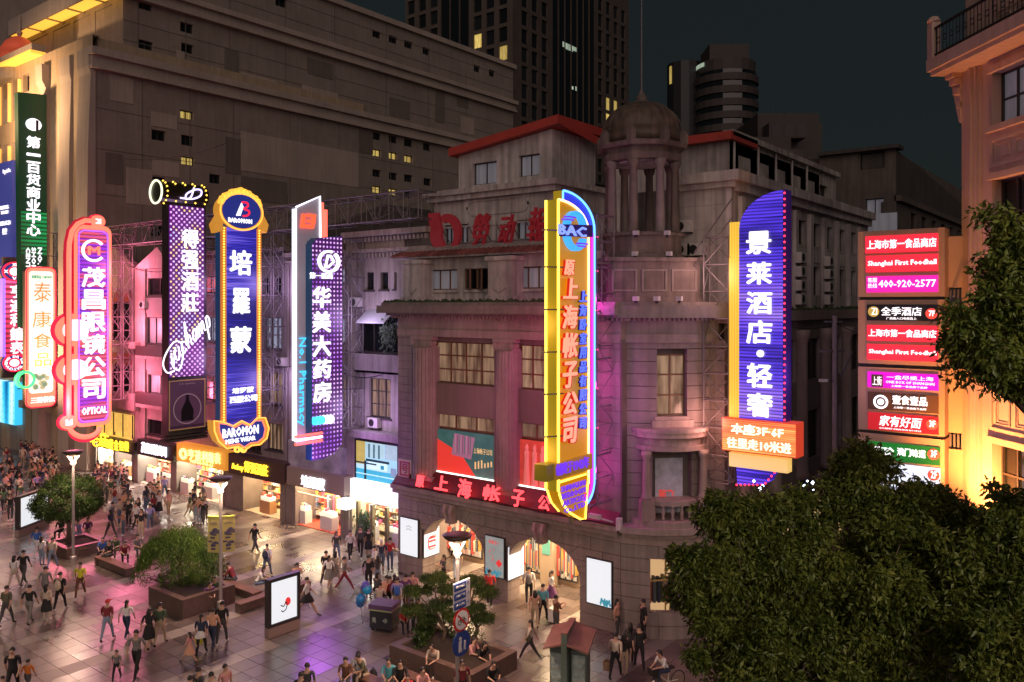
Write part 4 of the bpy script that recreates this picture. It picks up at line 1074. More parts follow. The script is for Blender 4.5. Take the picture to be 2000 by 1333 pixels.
# rooftop letters with the red round logo
rs = thing('rooftop_sign', 'unlit dark red rooftop characters and round flame logo on a steel frame', 'sign')
LV = FV(32.4); RL = mat('red_letter', (.36,.035,.045), .45, em=(.5,.02,.04), es=.06)
for ch, r in zip('勞动報', ((920,418,958,488),(974,420,1007,480),(1030,405,1070,478))): tpx(LV, ch, r, -.15, RL, rs, w=.012, ex=.1, dep=.18, shear=.35)
a0, a1, z0, z1 = LV.rect(841, 415, 902, 495)
w, h = a1-a0, z1-z0
b = MB(); b.fp(LV, [(a0,z1),(a0+w*.32,z1),(a0+w*.42,z1-h*.4),(a0+w*.42,z1-h*.62),(a0+w*.5,z1-h*.78),(a0+w*.62,z0+h*.1),(a0+w*.5,z0),(a0+w*.25,z0+h*.08),(a0+w*.08,z0+h*.3)], -.2, 0)
b.build('logo', RL, rs)
o_ = arcpts(a0+w*.6, z0+h*.48, w*.42, h*.47, 120, -110, 20); i_ = arcpts(a0+w*.58, z0+h*.42, w*.24, h*.33, 110, -110, 20)
MB().fp(LV, o_+i_[::-1], -.2, 0).build('logo', RL, rs)
b = MB(); a0, a1 = LV.a(835), LV.a(1085); zb = LV.z(960, 492)
for z in (zb, zb+.5): b.tube([LV.P(a0,0.1,z),LV.P(a1,.1,z)], .035, 5)
i = 0; a = a0
while a < a1:
    b.tube([LV.P(a,.1,zb-.9),LV.P(a,.1,zb+1.6)], .03, 5); b.tube([LV.P(a,.1,zb+1.4),LV.P(a+.2,1.5,zb-.4)], .028, 5); b.tube([LV.P(a,.1,zb),LV.P(a+.9,.1,zb+.5)], .02, 4); a += .95
b.build('support_frame', STEEL, rs)
# ------------------------------------------------------------------ row of shops left of the corner building
G = FV(32.3)
PINKW = mat('pinkish_render', (.42,.31,.30), .75, streak=.3, mot=.15, var=.1)
CREAM = mat('cream_render', (.38,.33,.31), .8, streak=.35, mot=.15, var=.1)
GREYR = mat('grey_render', (.30,.26,.26), .8, streak=.35, mot=.15, var=.1)
REDB = mat('red_panel', (.32,.07,.06), .7, var=.2)
SHTR = mat('slatted_blind', (.33,.27,.28), .7)
def cols(*a): return a
GOODS = [mat('goods_%d' % i, c, .6, em=c, es=.4, samp=False) for i, c in enumerate(((.7,.1,.07),(.8,.6,.35),(.12,.1,.1),(.75,.72,.68),(.75,.42,.1),(.25,.3,.38),(.35,.14,.07),(.5,.12,.2)))]  # goods glow by themselves in place of bright shop light
def shop(par, x0, x1, fy0, fy1, kind, seed, lamp=(1,.78,.5), ls=9, back=(.75,.6,.45), fl=(.6,.5,.4), fm=None, proj=.7):
    """open shop front: fascia box, room, shelves full of goods, counters, ceiling light"""
    q = random.Random(seed); a0, a1, z0, z1 = G.rect(x0, fy0, x1, fy1, -proj)[0:4]
    z0 = max(2.3, z0); c0, c1 = G.a(x0), G.a(x1)
    f = MB().fb(G, a0, a1, -proj, 0, z0, z1).build('fascia', fm or DARKM, par)
    zc = z0+.15
    b = MB(); b.fb(G, c0, c1, 1.8, 1.9, 0, zc+.3); b.build('shop_back_wall', mat('shop_wall_%s' % kind, back, .6), par)
    b = MB(); b.fb(G, c0-.02, c0+.12, .05, 1.8, 0, zc); b.build('shop_side_wall', mat('shop_wall_%s' % kind, back, .6), par)
    b = MB(); b.fb(G, c0, c1, -.02, 1.8, .0, .05); b.build('shop_floor', mat('shop_floor_%s' % kind, fl, .25), par)
    b = MB(); b.fb(G, c0, c1, .0, 1.8, zc, zc+.1); b.build('shop_ceiling', mat('shop_ceiling', (.7,.66,.6), .6), par)
    n = max(1, int((c1-c0)/1.6))
    for i in range(n):
        m = c0+(c1-c0)*(i+.5)/n; MB().fb(G, m-.5, m+.5, .35, .85, zc-.06, zc-.01).build('ceiling_light', glow('lamp_%s' % kind, lamp, ls), par)
    # shelves along the back and the right side wall
    for lev in range(5):
        z = .3+lev*.42
        s = MB(); s.fb(G, c0+.15, c1-.1, 1.45, 1.78, z, z+.04); sh = s.build('shelf', mat('shelf_wood', (.55,.4,.25), .5), par)
        a = c0+.25
        while a < c1-.3:
            w = q.uniform(.1,.34); h = q.uniform(.12,.33)
            if q.random() < .85: MB().fb(G, a, a+w, 1.46, 1.46+q.uniform(.1,.28), z+.045, z+.045+h).build('goods', q.choice(GOODS), sh)
            a += w+q.uniform(.03,.12)
    for i in range(int((c1-c0)/2.6)+1):
        a = c0+.4+i*2.6+q.uniform(-.2,.2); 
        if a+1 > c1-.2: break
        d = q.uniform(.1,.5); cn = MB().fb(G, a, a+1.1, d, d+.55, .05, .85).build('counter', mat('counter_%s' % kind, (.55,.3,.14) if kind in ('liquor','gold') else (.7,.66,.62), .3), par)
        MB().fb(G, a+.05, a+1.05, d+.05, d+.5, .87, 1.12).build('glass_case', mat('bright_case', (.7,.7,.65), .3, em=(1,.85,.6), es=.9), cn)
        for j in range(4): MB().fb(G, a+.1+j*.25, a+.24+j*.25, d+.1, d+.3, 1.13, 1.2+q.random()*.15).build('goods', q.choice(GOODS), cn)
    return f, (a0, a1, z0, z1, proj), (c0, c1, zc)
def row_building(label, x0, x1, ytop, m, wins, opens, ztop=None, base=3.4):
    t = thing('shop_building', label, 'building')
    a0, a1 = G.a(x0), G.a(x1); zt = ztop or G.z((x0+x1)/2, ytop)
    hs = [(G.rect(*w[:4]), w) for w in wins]
    b = MB(); wall(b, G, a0, a1, base, zt, [h for h, _ in hs], .25); b.fb(G, a0+.01, a1-.01, .25, 9, base+.05, zt-.02); b.fb(G, a0, a1, 0, .3, zt-.02, zt)
    e = [a0]+[v for o in opens for v in (G.a(o[0]), G.a(o[1]))]+[a1]
    b.build('upper_wall', m, t)
    for i in range(0, len(e), 2):
        if e[i+1]-e[i] > .05: MB().fb(G, e[i], e[i+1], -.12, 3.5, 0, base).build('pier', mat('grey_pier', (.2,.165,.15), .6, var=.15), t)
    for h, w in hs: window(t, G, *h, d=.25, nx=w[4], nz=w[5], pm=w[6], fm=w[7] if len(w) > 7 else FRAME_D, sill=True)
    return t, a0, a1, zt
def coping(t, a0, a1, zt, m, k=1):
    b = MB(); b.fb(G, a0, a1, -.35, .3, zt, zt+.25); b.build('cornice', m, t)
    b = MB(); b.fb(G, a0, a1, -.18, 0, zt-.35, zt-.25); b.build('moulding', m, t)
# A: pink gothic front over the gold shop
t, a0, a1, zt = row_building('pink gothic style shop front with pointed arch windows above the bright gold shop', 186, 262, 520, PINKW, [], [(190,224),(228,260)], base=3.6)
for y0, y1 in ((570, 665), (706, 765)):
    for x0, x1 in ((222,238),(242,257)):
        r = G.rect(x0, y0, x1, y1)
        P = [(r[0],r[2]),(r[1],r[2]),(r[1],r[3]-.8)]+[(r[1]-(r[1]-r[0])/2*(i/4), r[3]-.8+.8*math.sin(i/4*1.57)) for i in range(1,5)]+[(r[0]+(r[1]-r[0])/2*(1-i/4)-0, r[3]-.8+.8*math.sin((1-i/4)*1.57)) for i in range(1,4)]+[(r[0],r[3]-.8)]
        c = ((r[0]+r[1])/2, (r[2]+r[3])/2); o_ = [(c[0]+(p[0]-c[0])*1.35, c[1]+(p[1]-c[1])*1.1) for p in P]
        fr = MB().fring(G, o_, P, -.1, .0).build('arched_window', PINKW, t); MB().fp(G, P, -.03, -.0).build('pane', WIN_DARK, fr)
for (x0,y0,x1,y1) in ((220,572,260,590),(220,690,260,712)):
    r = G.rect(x0,y0,x1,y1); MB().fb(G, r[0], r[1], -.05, 0, r[2], r[3]).build('red_panel', REDB, t)
for (x0,y0,x1,y1) in ((218,668,262,680),(215,768,262,800)):
    r = G.rect(x0,y0,x1,y1,-.5); MB().fb(G, r[0], r[1], -.5, 0, r[2], r[3]).build('balcony', PINKW, t)
c = (a0+a1)/2; MB().fp(G, [(a0,zt),(a1,zt),(c+1,zt+1.1),(c,zt+1.5),(c-1,zt+1.1)], -.05, .4).build('gable', PINKW, t)
r = G.rect(190, 806, 262, 850); MB().fb(G, r[0], r[1], -.1, -.02, r[2], r[3]).build('lit_upper_window', mat('gold_window', (.5,.35,.1), .3, em=(1,.6,.12), es=.75, var=.5, vs=2.5), t)
for i in range(5): MB().fb(G, r[0]+(r[1]-r[0])*i/4-.04, r[0]+(r[1]-r[0])*i/4+.04, -.16, -.1, r[2], r[3]).build('mullion', FRAME_D, t)
MB().fb(G, r[0], r[1], -.2, -.02, r[2]-.25, r[2]).build('sill_band', mat('gold_band', (.5,.35,.1), .4, em=(1,.6,.1), es=.8), t)
YN = glow('yellow_neon', (1,.62,.03), 2.6, samp=False)
f, fa, _ = shop(t, 190, 262, 858, 890, 'gold', 1, lamp=(1,.86,.68), ls=130, back=(.85,.72,.6), fl=(.7,.6,.5))
for ch, r in zip('老庙黄金银楼', ((176,846,194,872),(194,846,212,874),(213,858,221,879),(223,860,231,880),(233,862,241,881),(243,863,251,882))): tpx(G, ch, r, -.75, YN, f, w=.012)
# B: tall narrow front with stacked windows
t, a0, a1, zt = row_building('narrow pinkish front with dark balcony bands above the white lettered optician', 263, 338, 525, PINKW,
    [(289,543,330,577,2,1,WIN_DARK),(286,620,330,672,3,1,PANE_CURT),(289,733,330,770,2,1,PANE_CURT),(288,822,335,852,2,1,WIN_DARK)], [(272,336)])
c = (a0+a1)/2+.8; MB().fp(G, [(a0,zt),(a1,zt),(c,zt+1.6)], -.15, .4).build('gable', PINKW, t)
for (x0,y0,x1,y1,m) in ((263,678,338,697,0),(263,770,338,793,0),(263,697,338,703,1),(263,793,338,800,1),(284,582,334,612,2),(284,700,334,725,2)):
    r = G.rect(x0,y0,x1,y1,-.4 if m < 2 else 0)
    MB().fb(G, r[0], r[1], -.4 if m < 2 else -.06, 0, r[2], r[3]).build(('balcony_band','ledge','blind')[m], (mat('dark_band', (.06,.035,.035), .5), PINKW, SHTR)[m], t)
for x in (285, 331): 
    r = G.a(x); MB().fb(G, r-.12, r+.12, -.15, 0, 3.6, zt).build('pilaster', PINKW, t)
WN = glow('white_neon', (.9,.88,1), 2.2, samp=False)
f, fa, _ = shop(t, 268, 338, 864, 895, 'optic', 2, lamp=(1,.9,.72), ls=80, back=(.6,.5,.36))
tpx(G, '茂昌眼镜公司', (276,868,325,889), -.75, WN, f, w=.012)
# C
t, a0, a1, zt = row_building('pinkish front behind the dotted wine sign with red lit windows', 339, 442, 500, PINKW,
    [(398,540,428,572,3,1,PANE_PINK),(398,620,428,668,3,1,PANE_BLUE),(398,745,428,782,2,1,PANE_PINK),(350,545,375,575,2,1,WIN_DARK),(350,625,375,670,2,1,WIN_DARK)], [(348,438)])
coping(t, a0, a1, zt, PINKW)
for y0, y1 in ((580,612),(700,735)):
    r = G.rect(398,y0,428,y1); MB().fb(G, r[0], r[1], -.05, 0, r[2], r[3]).build('blind', SHTR, t)
r = G.rect(340,832,442,860,-.9); MB().fb(G, r[0], r[1], -.9, 0, r[3]-.15, r[3]).build('canopy_slab', PINKW, t)
f, fa, _ = shop(t, 345, 440, 874, 910, 'watch', 3, lamp=(1,.88,.62), ls=85, fm=mat('amber_fascia', (.6,.36,.08), .5, em=(1,.36,.03), es=.55))
for ch, r in zip('◎亨達利鐘表', ((350,876,365,898),(367,878,379,899),(381,880,392,901),(394,882,405,903),(407,884,417,905),(419,885,430,907))): tpx(G, ch, r, -.78, glow('gold_neon', (1,.78,.30), 1.8, samp=False), f, w=.012)
tpx(G, 'HENG DA LI', (372,903,415,908), -.78, glow('gold_neon', (1,.78,.30), 1.8), f)
# D
t, a0, a1, zt = row_building('grey front behind the blue tailor sign with a purple lit window', 443, 560, 495, GREYR,
    [(514,543,528,572,1,1,WIN_DARK),(537,543,549,572,1,1,WIN_DARK),(516,620,549,682,3,1,PANE_BLUE),(521,728,551,791,2,1,PANE_WARM),(455,620,500,680,3,1,WIN_DARK),(520,828,552,880,4,1,PANE_WARM),(455,835,510,880,4,1,WIN_DARK)], [(478,550)])
coping(t, a0, a1, zt, GREYR)
f, fa, _ = shop(t, 446, 556, 896, 936, 'liquor', 4, lamp=(1,.70,.36), ls=95, back=(.7,.42,.2), fm=mat('brown_fascia', (.06,.03,.025), .5))
tpx(G, 'Duchamp', (453,907,475,921), -.75, YN, f, w=.01, shear=.35)
tpx(G, '得强酒莊', (477,905,523,927), -.75, YN, f, w=.012)
# E
t, a0, a1, zt = row_building('grey front with a painted blank panel above the taupe tailor fascia', 561, 676, 500, GREYR,
    [(657,525,677,553,1,1,PANE_BLUE),(657,622,675,670,1,1,PANE_BLUE),(657,737,675,804,1,1,PANE_WARM),(600,620,640,680,3,1,WIN_DARK),(600,730,640,790,3,1,WIN_DARK)], [(580,668)])
coping(t, a0, a1, zt, GREYR)
r = G.rect(563,868,670,925,-.3); MB().fb(G, r[0], r[1], -.3, 0, r[2], r[3]).build('painted_panel', mat('painted_panel', (.3,.29,.33), .6, var=.5, vs=1.1), t)
f, fa, _ = shop(t, 560, 672, 922, 958, 'tailor', 5, lamp=(1,.72,.42), ls=95, back=(.5,.22,.1), fl=(.55,.12,.08), fm=mat('taupe_fascia', (.26,.2,.16), .5))
tpx(G, '培羅蒙', (588,932,634,955), -.75, WN, f, w=.012)
MB().tube([G.P(G.a(600),-.72,2.35),G.P(G.a(665),-.72,2.3)], .03, 5).build('fairy_lights', glow('fairy', (1,.7,.4), 2.5), f)
for i in range(16):
    a = G.a(605)+i*.28; MB().fb(G, a, a+.18, 1.1, 1.3, .9, 1.85).build('suit', GOODS[(i*5)%8], t)
# F
t, a0, a1, zt = row_building('cream building with dentil cornices, a loggia and an led screen over a white shop fascia', 677, 790, 462, CREAM,
    [(714,532,730,567,1,1,WIN_DARK),(743,532,758,566,1,1,WIN_DARK),(770,532,782,565,1,1,WIN_DARK),(702,618,777,690,3,1,WIN_DARK),(721,740,763,816,3,3,PANE_WARM)], [(684,790)])
r = G.rect(700,470,790,500)
b = MB(); b.fb(G, a0, a1+2.1, -.45, .3, zt, zt+.3); b.fb(G, a0, a1+2.1, -.3, 0, r[2]+.2, r[2]+.4); b.build('cornice', CREAM, t)
b = MB()
for i in range(int((a1+2.1-a0)/.3)): 
    for z in (zt-.3, r[2]-.1): b.fb(G, a0+i*.3, a0+i*.3+.16, -.22, 0, z, z+.25)
b.build('dentils', CREAM, t, kind='stuff')
r = G.rect(693,693,779,730,-.8); MB().fb(G, r[0], r[1], -.8, -.68, r[2], r[3]).build('balcony_parapet', GREYR, t)
MB().fb(G, r[0], r[1], -.8, 0, r[2], r[2]+.12).build('balcony_floor', GREYR, t)
r = G.rect(700,617,755,632,-.7); b = MB(); b.fp(FU(0), [(32.3-.9,r[2]),(32.3,r[3]+.3),(32.3,r[3]+.36),(32.3-.9,r[2]+.06)], -r[0], -r[1]); b.build('awning', mat('awning', (.4,.42,.42), .6), t)
leaf = MB()
for i in range(260):
    q = G.px(R.uniform(745,770), R.gauss(650,14), -.6); p = G.P(q[0], -.6+R.uniform(-.3,.3), q[1]); s = .12
    leaf.add([p, p+Vector((s,0,R.uniform(-s,s))), p+Vector((R.uniform(-s,s),R.uniform(-s,s),-s*1.5))], [(0,1,2)])
hp = leaf.build('hanging_plant', mat('plant_leaf', (.035,.07,.025), .7)); tag(hp, 'leafy green plant hanging in the loggia beside the awning', 'plant')
q = G.px(736, 826, 0); ac(G, q[0], q[1]-.25, 'white air conditioner below the barred lit window')
MB().tube([G.P(G.a(708),-.08,G.z(708,740)),G.P(G.a(706),-.08,G.z(706,800)),G.P(G.a(722),-.08,G.z(722,820))], .04, 5).build('pipe', CREAM, t)
r = G.rect(676,846,779,860,-.9); MB().fb(G, r[0], r[1], -.9, 0, r[2], r[3]).build('ledge', GREYR, t)
# led screen showing a street
r = G.rect(696,866,777,942,-.35)
scr = MB().fb(G, r[0], r[1], -.35, 0, r[2], r[3]).build('led_screen', mat('screen_sky', (.2,.3,.35), .4, em=(.35,.72,.85), es=.85), t)
w, h = r[1]-r[0], r[3]-r[2]
def SX(x): return r[0]+w*x
def SZ(z): return r[2]+h*z
for i, (x0,x1,z0,z1,c,e) in enumerate(((0,1,0,.28,(.05,.42,.62),1),(0,.75,.28,.42,(.5,.75,.85),1),(0,.22,.4,1,(.55,.42,.12),.9),(.22,.68,.6,1,(.45,.68,.72),.9),(.24,.8,.5,.56,(.02,.06,.08),.5),
        (.3,.75,.32,.5,(.6,.85,.95),1.1),(.2,.25,0,.5,(.01,.03,.05),.3),(0,.5,.42,.46,(.03,.08,.12),.3),(.6,.68,.34,.44,(.02,.25,.4),1),(.84,.97,.2,.42,(.3,.4,.6),.7),(.7,1,.62,1,(.45,.62,.7),.8),
        (.3,.34,.6,.95,(.1,.25,.3),.5),(.42,.46,.6,.95,(.1,.25,.3),.5),(.54,.58,.6,.95,(.1,.25,.3),.5),(0,1,.14,.17,(.5,.8,.9),1))):
    MB().fb(G, SX(x0), SX(x1), -.354-.0015*i, -.35, SZ(z0), SZ(z1)).build('screen_picture', mat('scr%d' % i, tuple(v*.3 for v in c), .5, em=c, es=e, var=.35, vs=3), scr)
b = MB(); b.fring(G, [(r[0]-.1,r[2]-.1),(r[1]+.1,r[2]-.1),(r[1]+.1,r[3]+.1),(r[0]-.1,r[3]+.1)], [(r[0],r[2]),(r[1],r[2]),(r[1],r[3]),(r[0],r[3])], -.4, 0); b.build('screen_frame', DARKM, scr)
f, fa, _ = shop(t, 684, 790, 945, 985, 'cosmetic', 6, lamp=(1,.88,.66), ls=70, back=(.5,.42,.3), fl=(.4,.3,.2), fm=mat('white_lightbox', (.9,.9,.9), .4, em=(.93,.96,1), es=1.15))
for i in range(3):
    a = G.a(700+i*28); MB().fb(G, a-.1, a+.1, -.1, .1, 0, 2.3).build('timber_post', mat('timber_post', (.2,.16,.09), .5), t)
pl_ = MB(); a = G.a(712)
for i in range(500):
    p = G.P(a+R.gauss(0,.3), .0+R.gauss(0,.2), R.uniform(.5,1.7)); s = .14; pl_.add([p, p+Vector((R.uniform(-s,s),R.uniform(-s,s),s)), p+Vector((R.uniform(-s,s),R.uniform(-s,s),-s))], [(0,1,2)])
pt = thing('potted_plant', 'tall leafy green plant standing in the shop window under the white fascia', 'plant', G.P(a,0,0)); pl_.build('foliage', mat('plant_leaf_pale', (.07,.12,.06), .7), pt, kind='stuff')
MB().lathe([(.2,.05),(.26,.5),(.24,.5)], *G.P(a,0,0)[:2], 12).build('pot', mat('pot', (.3,.28,.25)), pt)
sgn = thing('lantern_sign', 'small white glowing cube sign on the pier left of the white fascia', 'sign', G.P(G.a(676),-.6,0))
r = G.rect(671,974,689,992,-.7); MB().fb(G, r[0], r[1], -1.2, -.5, r[2], r[3]).build('light_cube', mat('white_lightbox', (.9,.9,.9)), sgn); MB().fb(G, r[0]+.1, r[0]+.16, -.5, 0, r[2]+.2, r[2]+.26).build('bracket', DARKM, sgn)
sgn = thing('seal_sign', 'cream square plaque with a red seal character at the corner pier', 'sign', B.P(B.a(790),-.1,0))
r = B.rect(777,898,803,945,-.12); MB().fb(B, r[0], r[1], -.12, 0, r[2], r[3]).build('plaque', mat('cream_plaque', (.5,.42,.36), .5), sgn)
RD = mat('seal_red', (.35,.05,.04), .5); r2 = B.rect(781,902,800,930,-.13)
MB().fring(B, [(r2[0],r2[2]),(r2[1],r2[2]),(r2[1],r2[3]),(r2[0],r2[3])], [(r2[0]+.08,r2[2]+.08),(r2[1]-.08,r2[2]+.08),(r2[1]-.08,r2[3]-.08),(r2[0]+.08,r2[3]-.08)], -.14, -.12).build('seal_border', RD, sgn)
text(B, '号', r2[0]+.12, r2[1]-.12, r2[2]+.12, r2[3]-.12, -.13, RD, sgn, dep=.02, w=.02); text(B, '中华老字号', r2[0], r2[1], r[2]+.08, r2[2]-.1, -.13, RD, sgn, dep=.02)
# stuff on the roofs of the row
rf = MB(); rf.fb(G, G.a(186), G.a(790), 9, 9.3, 3.4, 15); t = thing('rooftop_shed', 'dark pitched rooftop shed above the row behind the signs', 'shed')
Fs = FV(41.5); r = Fs.rect(640, 405, 850, 470)
MB().fp(Fs, [(r[0],14),(r[1],14),(r[1],r[3]-1.2),((r[0]*.45+r[1]*.55),r[3]+.2),(r[0],r[3]-1)], 0, 8).build('shed_wall', PLD, t)
MB().fb(FV(38), FV(38).a(300), FV(38).a(640), 0, 6, 14, 17.6).build('shed_wall', PLD, t)

for x, y, lab in ((700,600,'white air conditioner under the small cream window'),(646,715,'white air conditioner right of the pharmacy sign'),(555,715,'white air conditioner right of the blue tailor sign'),(285,603,'white air conditioner under the narrow pink window')):
    q = G.px(x, y); ac(G, q[0], q[1], lab)
for i, (x0, y0, x1, y1) in enumerate(((560,470,700,500),(262,520,400,505),(640,700,770,725),(500,700,640,690))):
    p0_, p1_ = G.P(*[G.px(x0,y0)[0], -.4, G.px(x0,y0)[1]]), G.P(*[G.px(x1,y1)[0], -.4, G.px(x1,y1)[1]]); P = []
    for k in range(11): s_ = k/10; v = p0_.lerp(p1_, s_); v.z -= .7*4*s_*(1-s_); P.append(v)
    tag(MB().tube(P, .03, 4).build('cable', BLACK), 'black cable sagging %s' % ('over the roofs right of the pharmacy sign','across the pink gabled front','under the loggia of the cream building','between the blue tailor and pharmacy signs')[i], 'cable')
for x in (343, 445, 563, 674, 698): a = G.a(x); MB().tube([G.P(a,-.1,3.9),G.P(a,-.1,9.5),G.P(a+.15,-.1,9.8),G.P(a+.15,-.1,16.2)], .06, 6).build('drain_pipe', GREYR, t)
# ------------------------------------------------------------------ neon and led blade signs
CORAL = glow('coral_tube', (1,.22,.13), 1.35); CRED = glow('red_tube', (1,.02,.06), 1.3)
PURT = glow('purple_tube', (.35,.12,1), 1.6, samp=False); WHT = glow('sign_white', (.95,.93,1), 1.5, samp=False)
GOLDT = glow('gold_tube', (1,.55,.08), 1.7); DBLUE = mat('navy_panel', (.02,.03,.12), .4, em=(.02,.04,.35), es=.5)
SIDE = mat('sign_side', (.10,.085,.08), .5)
def disc(b, F, ca, cz, r, d0, d1, n=24, rz=None): return b.fp(F, arcpts(ca, cz, r, rz or r, 0, 360-360/n, n-1), d0, d1)
def ringm(b, F, ca, cz, r0, r1, d0, d1, n=28, k=1): return b.fring(F, arcpts(ca,cz,r1,r1*k,0,360-360/n,n-1), arcpts(ca,cz,r0,r0*k,0,360-360/n,n-1), d0, d1)
def cen(F, x, y): return F.px(x, y)
def sign_truss(t, U, a0, a1, z0, z1, cols_=1, w=.5, back=None):
    """vertical lattices and arms between blade sign and wall, plane x = U"""
    F = FU(U); L = a1-a0
    for c in range(cols_):
        a = a0+L*(c+.1)/cols_; ww = L*.8/cols_ if cols_ > 1 else L*.9
        b = MB(); truss(b, F.P(a,.1,z0), F.P(a,.1,z1), F.av*ww, F.dv*w, 0, max(3, int((z1-z0)/1.0)), .035); b.build('lattice', STEEL, t, kind='stuff')
    b = MB(); n = max(3, int((z1-z0)/1.9))
    for i in range(n+1):
        z = z0+(z1-z0)*i/n; b.tube([F.P(a0-.6,.2,z), F.P(a1+.3,.2,z)], .045, 5)
    b.build('bracing', STEEL, t, kind='stuff')
def spill(t, F, a, d, z, col, e, r=.8):
    l = bpy.data.lights.new('tube_light', 'POINT'); l.energy = e; l.color = col; l.shadow_soft_size = r
    o = bpy.data.objects.new('tube_light', l); COL.objects.link(o); o.parent = t; o.location = F.P(a, d, z)
def bulbs(F, pts, d, r, m, par, name='bulb'):
    for a, z in pts[:260]:
        k = ('bulb', r, m.name)
        if k not in _G:
            q = MB(); q.lathe([(.001,-r),(r*.8,-r*.6),(r,0),(r*.8,r*.6),(.001,r)], 0, 0, 6); me = bpy.data.meshes.new('bulb'); me.from_pydata(q.v, [], q.f); me.materials.append(m); _G[k] = me
        o = bpy.data.objects.new(name, _G[k]); COL.objects.link(o); o.parent = par; o.location = F.P(a, d, z)
def curve(F, pts, n=6):
    P = []; m = len(pts)
    for i in range(m-1):
        p0, p1, p2, p3 = pts[max(i-1,0)], pts[i], pts[i+1], pts[min(i+2,m-1)]
        for k in range(n):
            s = k/n; P.append(tuple(.5*((2*p1[j])+(-p0[j]+p2[j])*s+(2*p0[j]-5*p1[j]+4*p2[j]-p3[j])*s*s+(-p0[j]+3*p1[j]-3*p2[j]+p3[j])*s**3) for j in (0,1)))
    P.append(pts[-1]); return P
# 1 watch shop
U = -82.6; F = FU(U); t = thing('neon_sign', 'small red vertical neon sign with clock dials at both ends', 'sign', group=None)
r = F.rect(6,512,50,732); b0, b1 = r[0], r[1]
LR = led_lines('led_red', [(.35,(.5,.0,.05)),(.55,(1,.03,.12)),(.75,(1,.15,.5))], .45, 1.3, 3, dim=.3)
q = F.rect(11,545,47,696); MB().fb(F, q[0], q[1], 0, .5, q[2], q[3]).build('led_panel', LR, t)
MB().fb(F, q[0]-.25, q[0]-.02, 0, .5, q[2], q[3]).build('side_tube', glow('violet_tube', (.3,.15,1), 1.6), t)
MB().fb(F, q[0]-.02, q[1]+.1, .5, .9, q[2]-2, q[3]+2).build('back_box', SIDE, t)
for (x,y,R0) in ((28,531,24),(27,709,22)):
    c = cen(F,x,y); rr = F.rect(x-R0,y,x+R0,y+1); rad = (rr[1]-rr[0])/2
    b = MB(); disc(b, F, c[0], c[1], rad, -.1, .5, rz=rad*.83); dd = b.build('dial', DBLUE, t)
    b = MB(); ringm(b, F, c[0], c[1], rad*.9, rad*1.05, -.2, -.1, k=.83); b.build('dial_ring', CRED, dd)
    b = MB(); disc(b, F, c[0], c[1], rad*.42, -.2, -.1, rz=rad*.36); b.build('dial_centre', WHT, dd)
    b = MB(); ringm(b, F, c[0], c[1], rad*.48, rad*.58, -.2, -.1, k=.83); b.build('dial_ring', CRED, dd)
    for g, s in ((90,'XII'),(0,'III'),(270,'VI'),(180,'IX')) if y < 600 else ():
        a = c[0]+rad*.76*math.cos(math.radians(g)); z = c[1]+rad*.6*math.sin(math.radians(g)); text(F, s, a-.22, a+.22, z-.15, z+.15, -.14, WHT, dd, w=.02)
    if y > 600:
        for k_, s in enumerate('HENG DA LI WATCH'):
            if s == ' ': continue
            g = math.radians(200-k_*22); a = c[0]+rad*.76*math.cos(g); z = c[1]+rad*.63*math.sin(g); text(F, s, a-.13, a+.13, z-.13, z+.13, -.14, WHT, dd, w=.02, rot=g-math.pi/2)
vtext(F, '亨達利鐘表', (20,556,46,694), -.15, WHT, t, w=.02, gap=.08)
sign_truss(t, U, b1, 32.3, 6, 19)
spill(t, F, b1+.6, -.8, 12, (1,.25,.5), 500)
# 2 food shop
U = -75.4; F = FU(U); t = thing('neon_sign', 'white and coral vertical food sign with thin orange characters', 'sign')
r = F.rect(50,522,109,796)
MB().fp(F, rrect(r[0], r[1], r[2], r[3], .5, rs=(0,0,.3,1)), .1, .6).build('sign_box', SIDE, t)
q = F.rect(56,530,104,768); WPK = mat('white_led_panel', (.8,.75,.75), .5, em=(1,.80,.78), es=1.0)
MB().fring(F, rrect(r[0],r[1],r[2],r[3],.5,rs=(1,1,1,1)), rrect(q[0],q[1],q[2],q[3],.3,rs=(1,1,1,1)), -.02, .1).build('coral_border', CORAL, t)
MB().fp(F, rrect(q[0],q[1],q[2],q[3],.3), .02, .09).build('white_panel', WPK, t)
b = MB(); ftube(b, F, rrect(r[0]+.03,r[1]-.03,r[2]+.03,r[3]-.03,.5), -.05, .05, closed=True); b.build('red_neon_tube', CRED, t)
ORT = mat('orange_char', (.9,.35,.1), .5, em=(1,.14,.04), es=.9, samp=False)
for ch, rr in zip('泰康食品', ((66,552,100,590),(64,608,100,640),(66,652,100,680),(68,690,100,716))): tpx(F, ch, rr, -.02, ORT if ch != '品' else glow('yellow_char', (1,.75,.1), 1.2, samp=False), t, dep=.03)
tpx(F, '泰康食品 TAIKANG', (62,538,102,545), -.02, mat('green_char', (.05,.4,.2), .5, em=(.05,.5,.25), es=.5), t, w=.01)
tpx(F, '三陽餐飲', (60,775,107,787), -.05, WHT, t, w=.02)
b = MB(); 
for i in range(16):
    x, y = 62+R.random()*32, 733+R.random()*26; c = cen(F,x,y); k = MB(); disc(k, F, c[0], c[1], .2, -.12, 0, 10); k.build('berry', mat('berry', (.3,.35,.25), .5, em=(.4,.5,.35), es=.5), t)
c = cen(F,50,742); b = MB(); ringm(b, F, c[0], c[1], .55, .75, -.12, .4); b.build('green_ring', glow('green_tube', (.05,1,.25), 1.6), t)
sign_truss(t, U, r[1], 32.3, 6, 20)
spill(t, F, r[1]+.5, -1.0, 14, (1,.6,.6), 700)
spill(t, F, r[1]+.5, -1.0, 8, (1,.5,.5), 700)
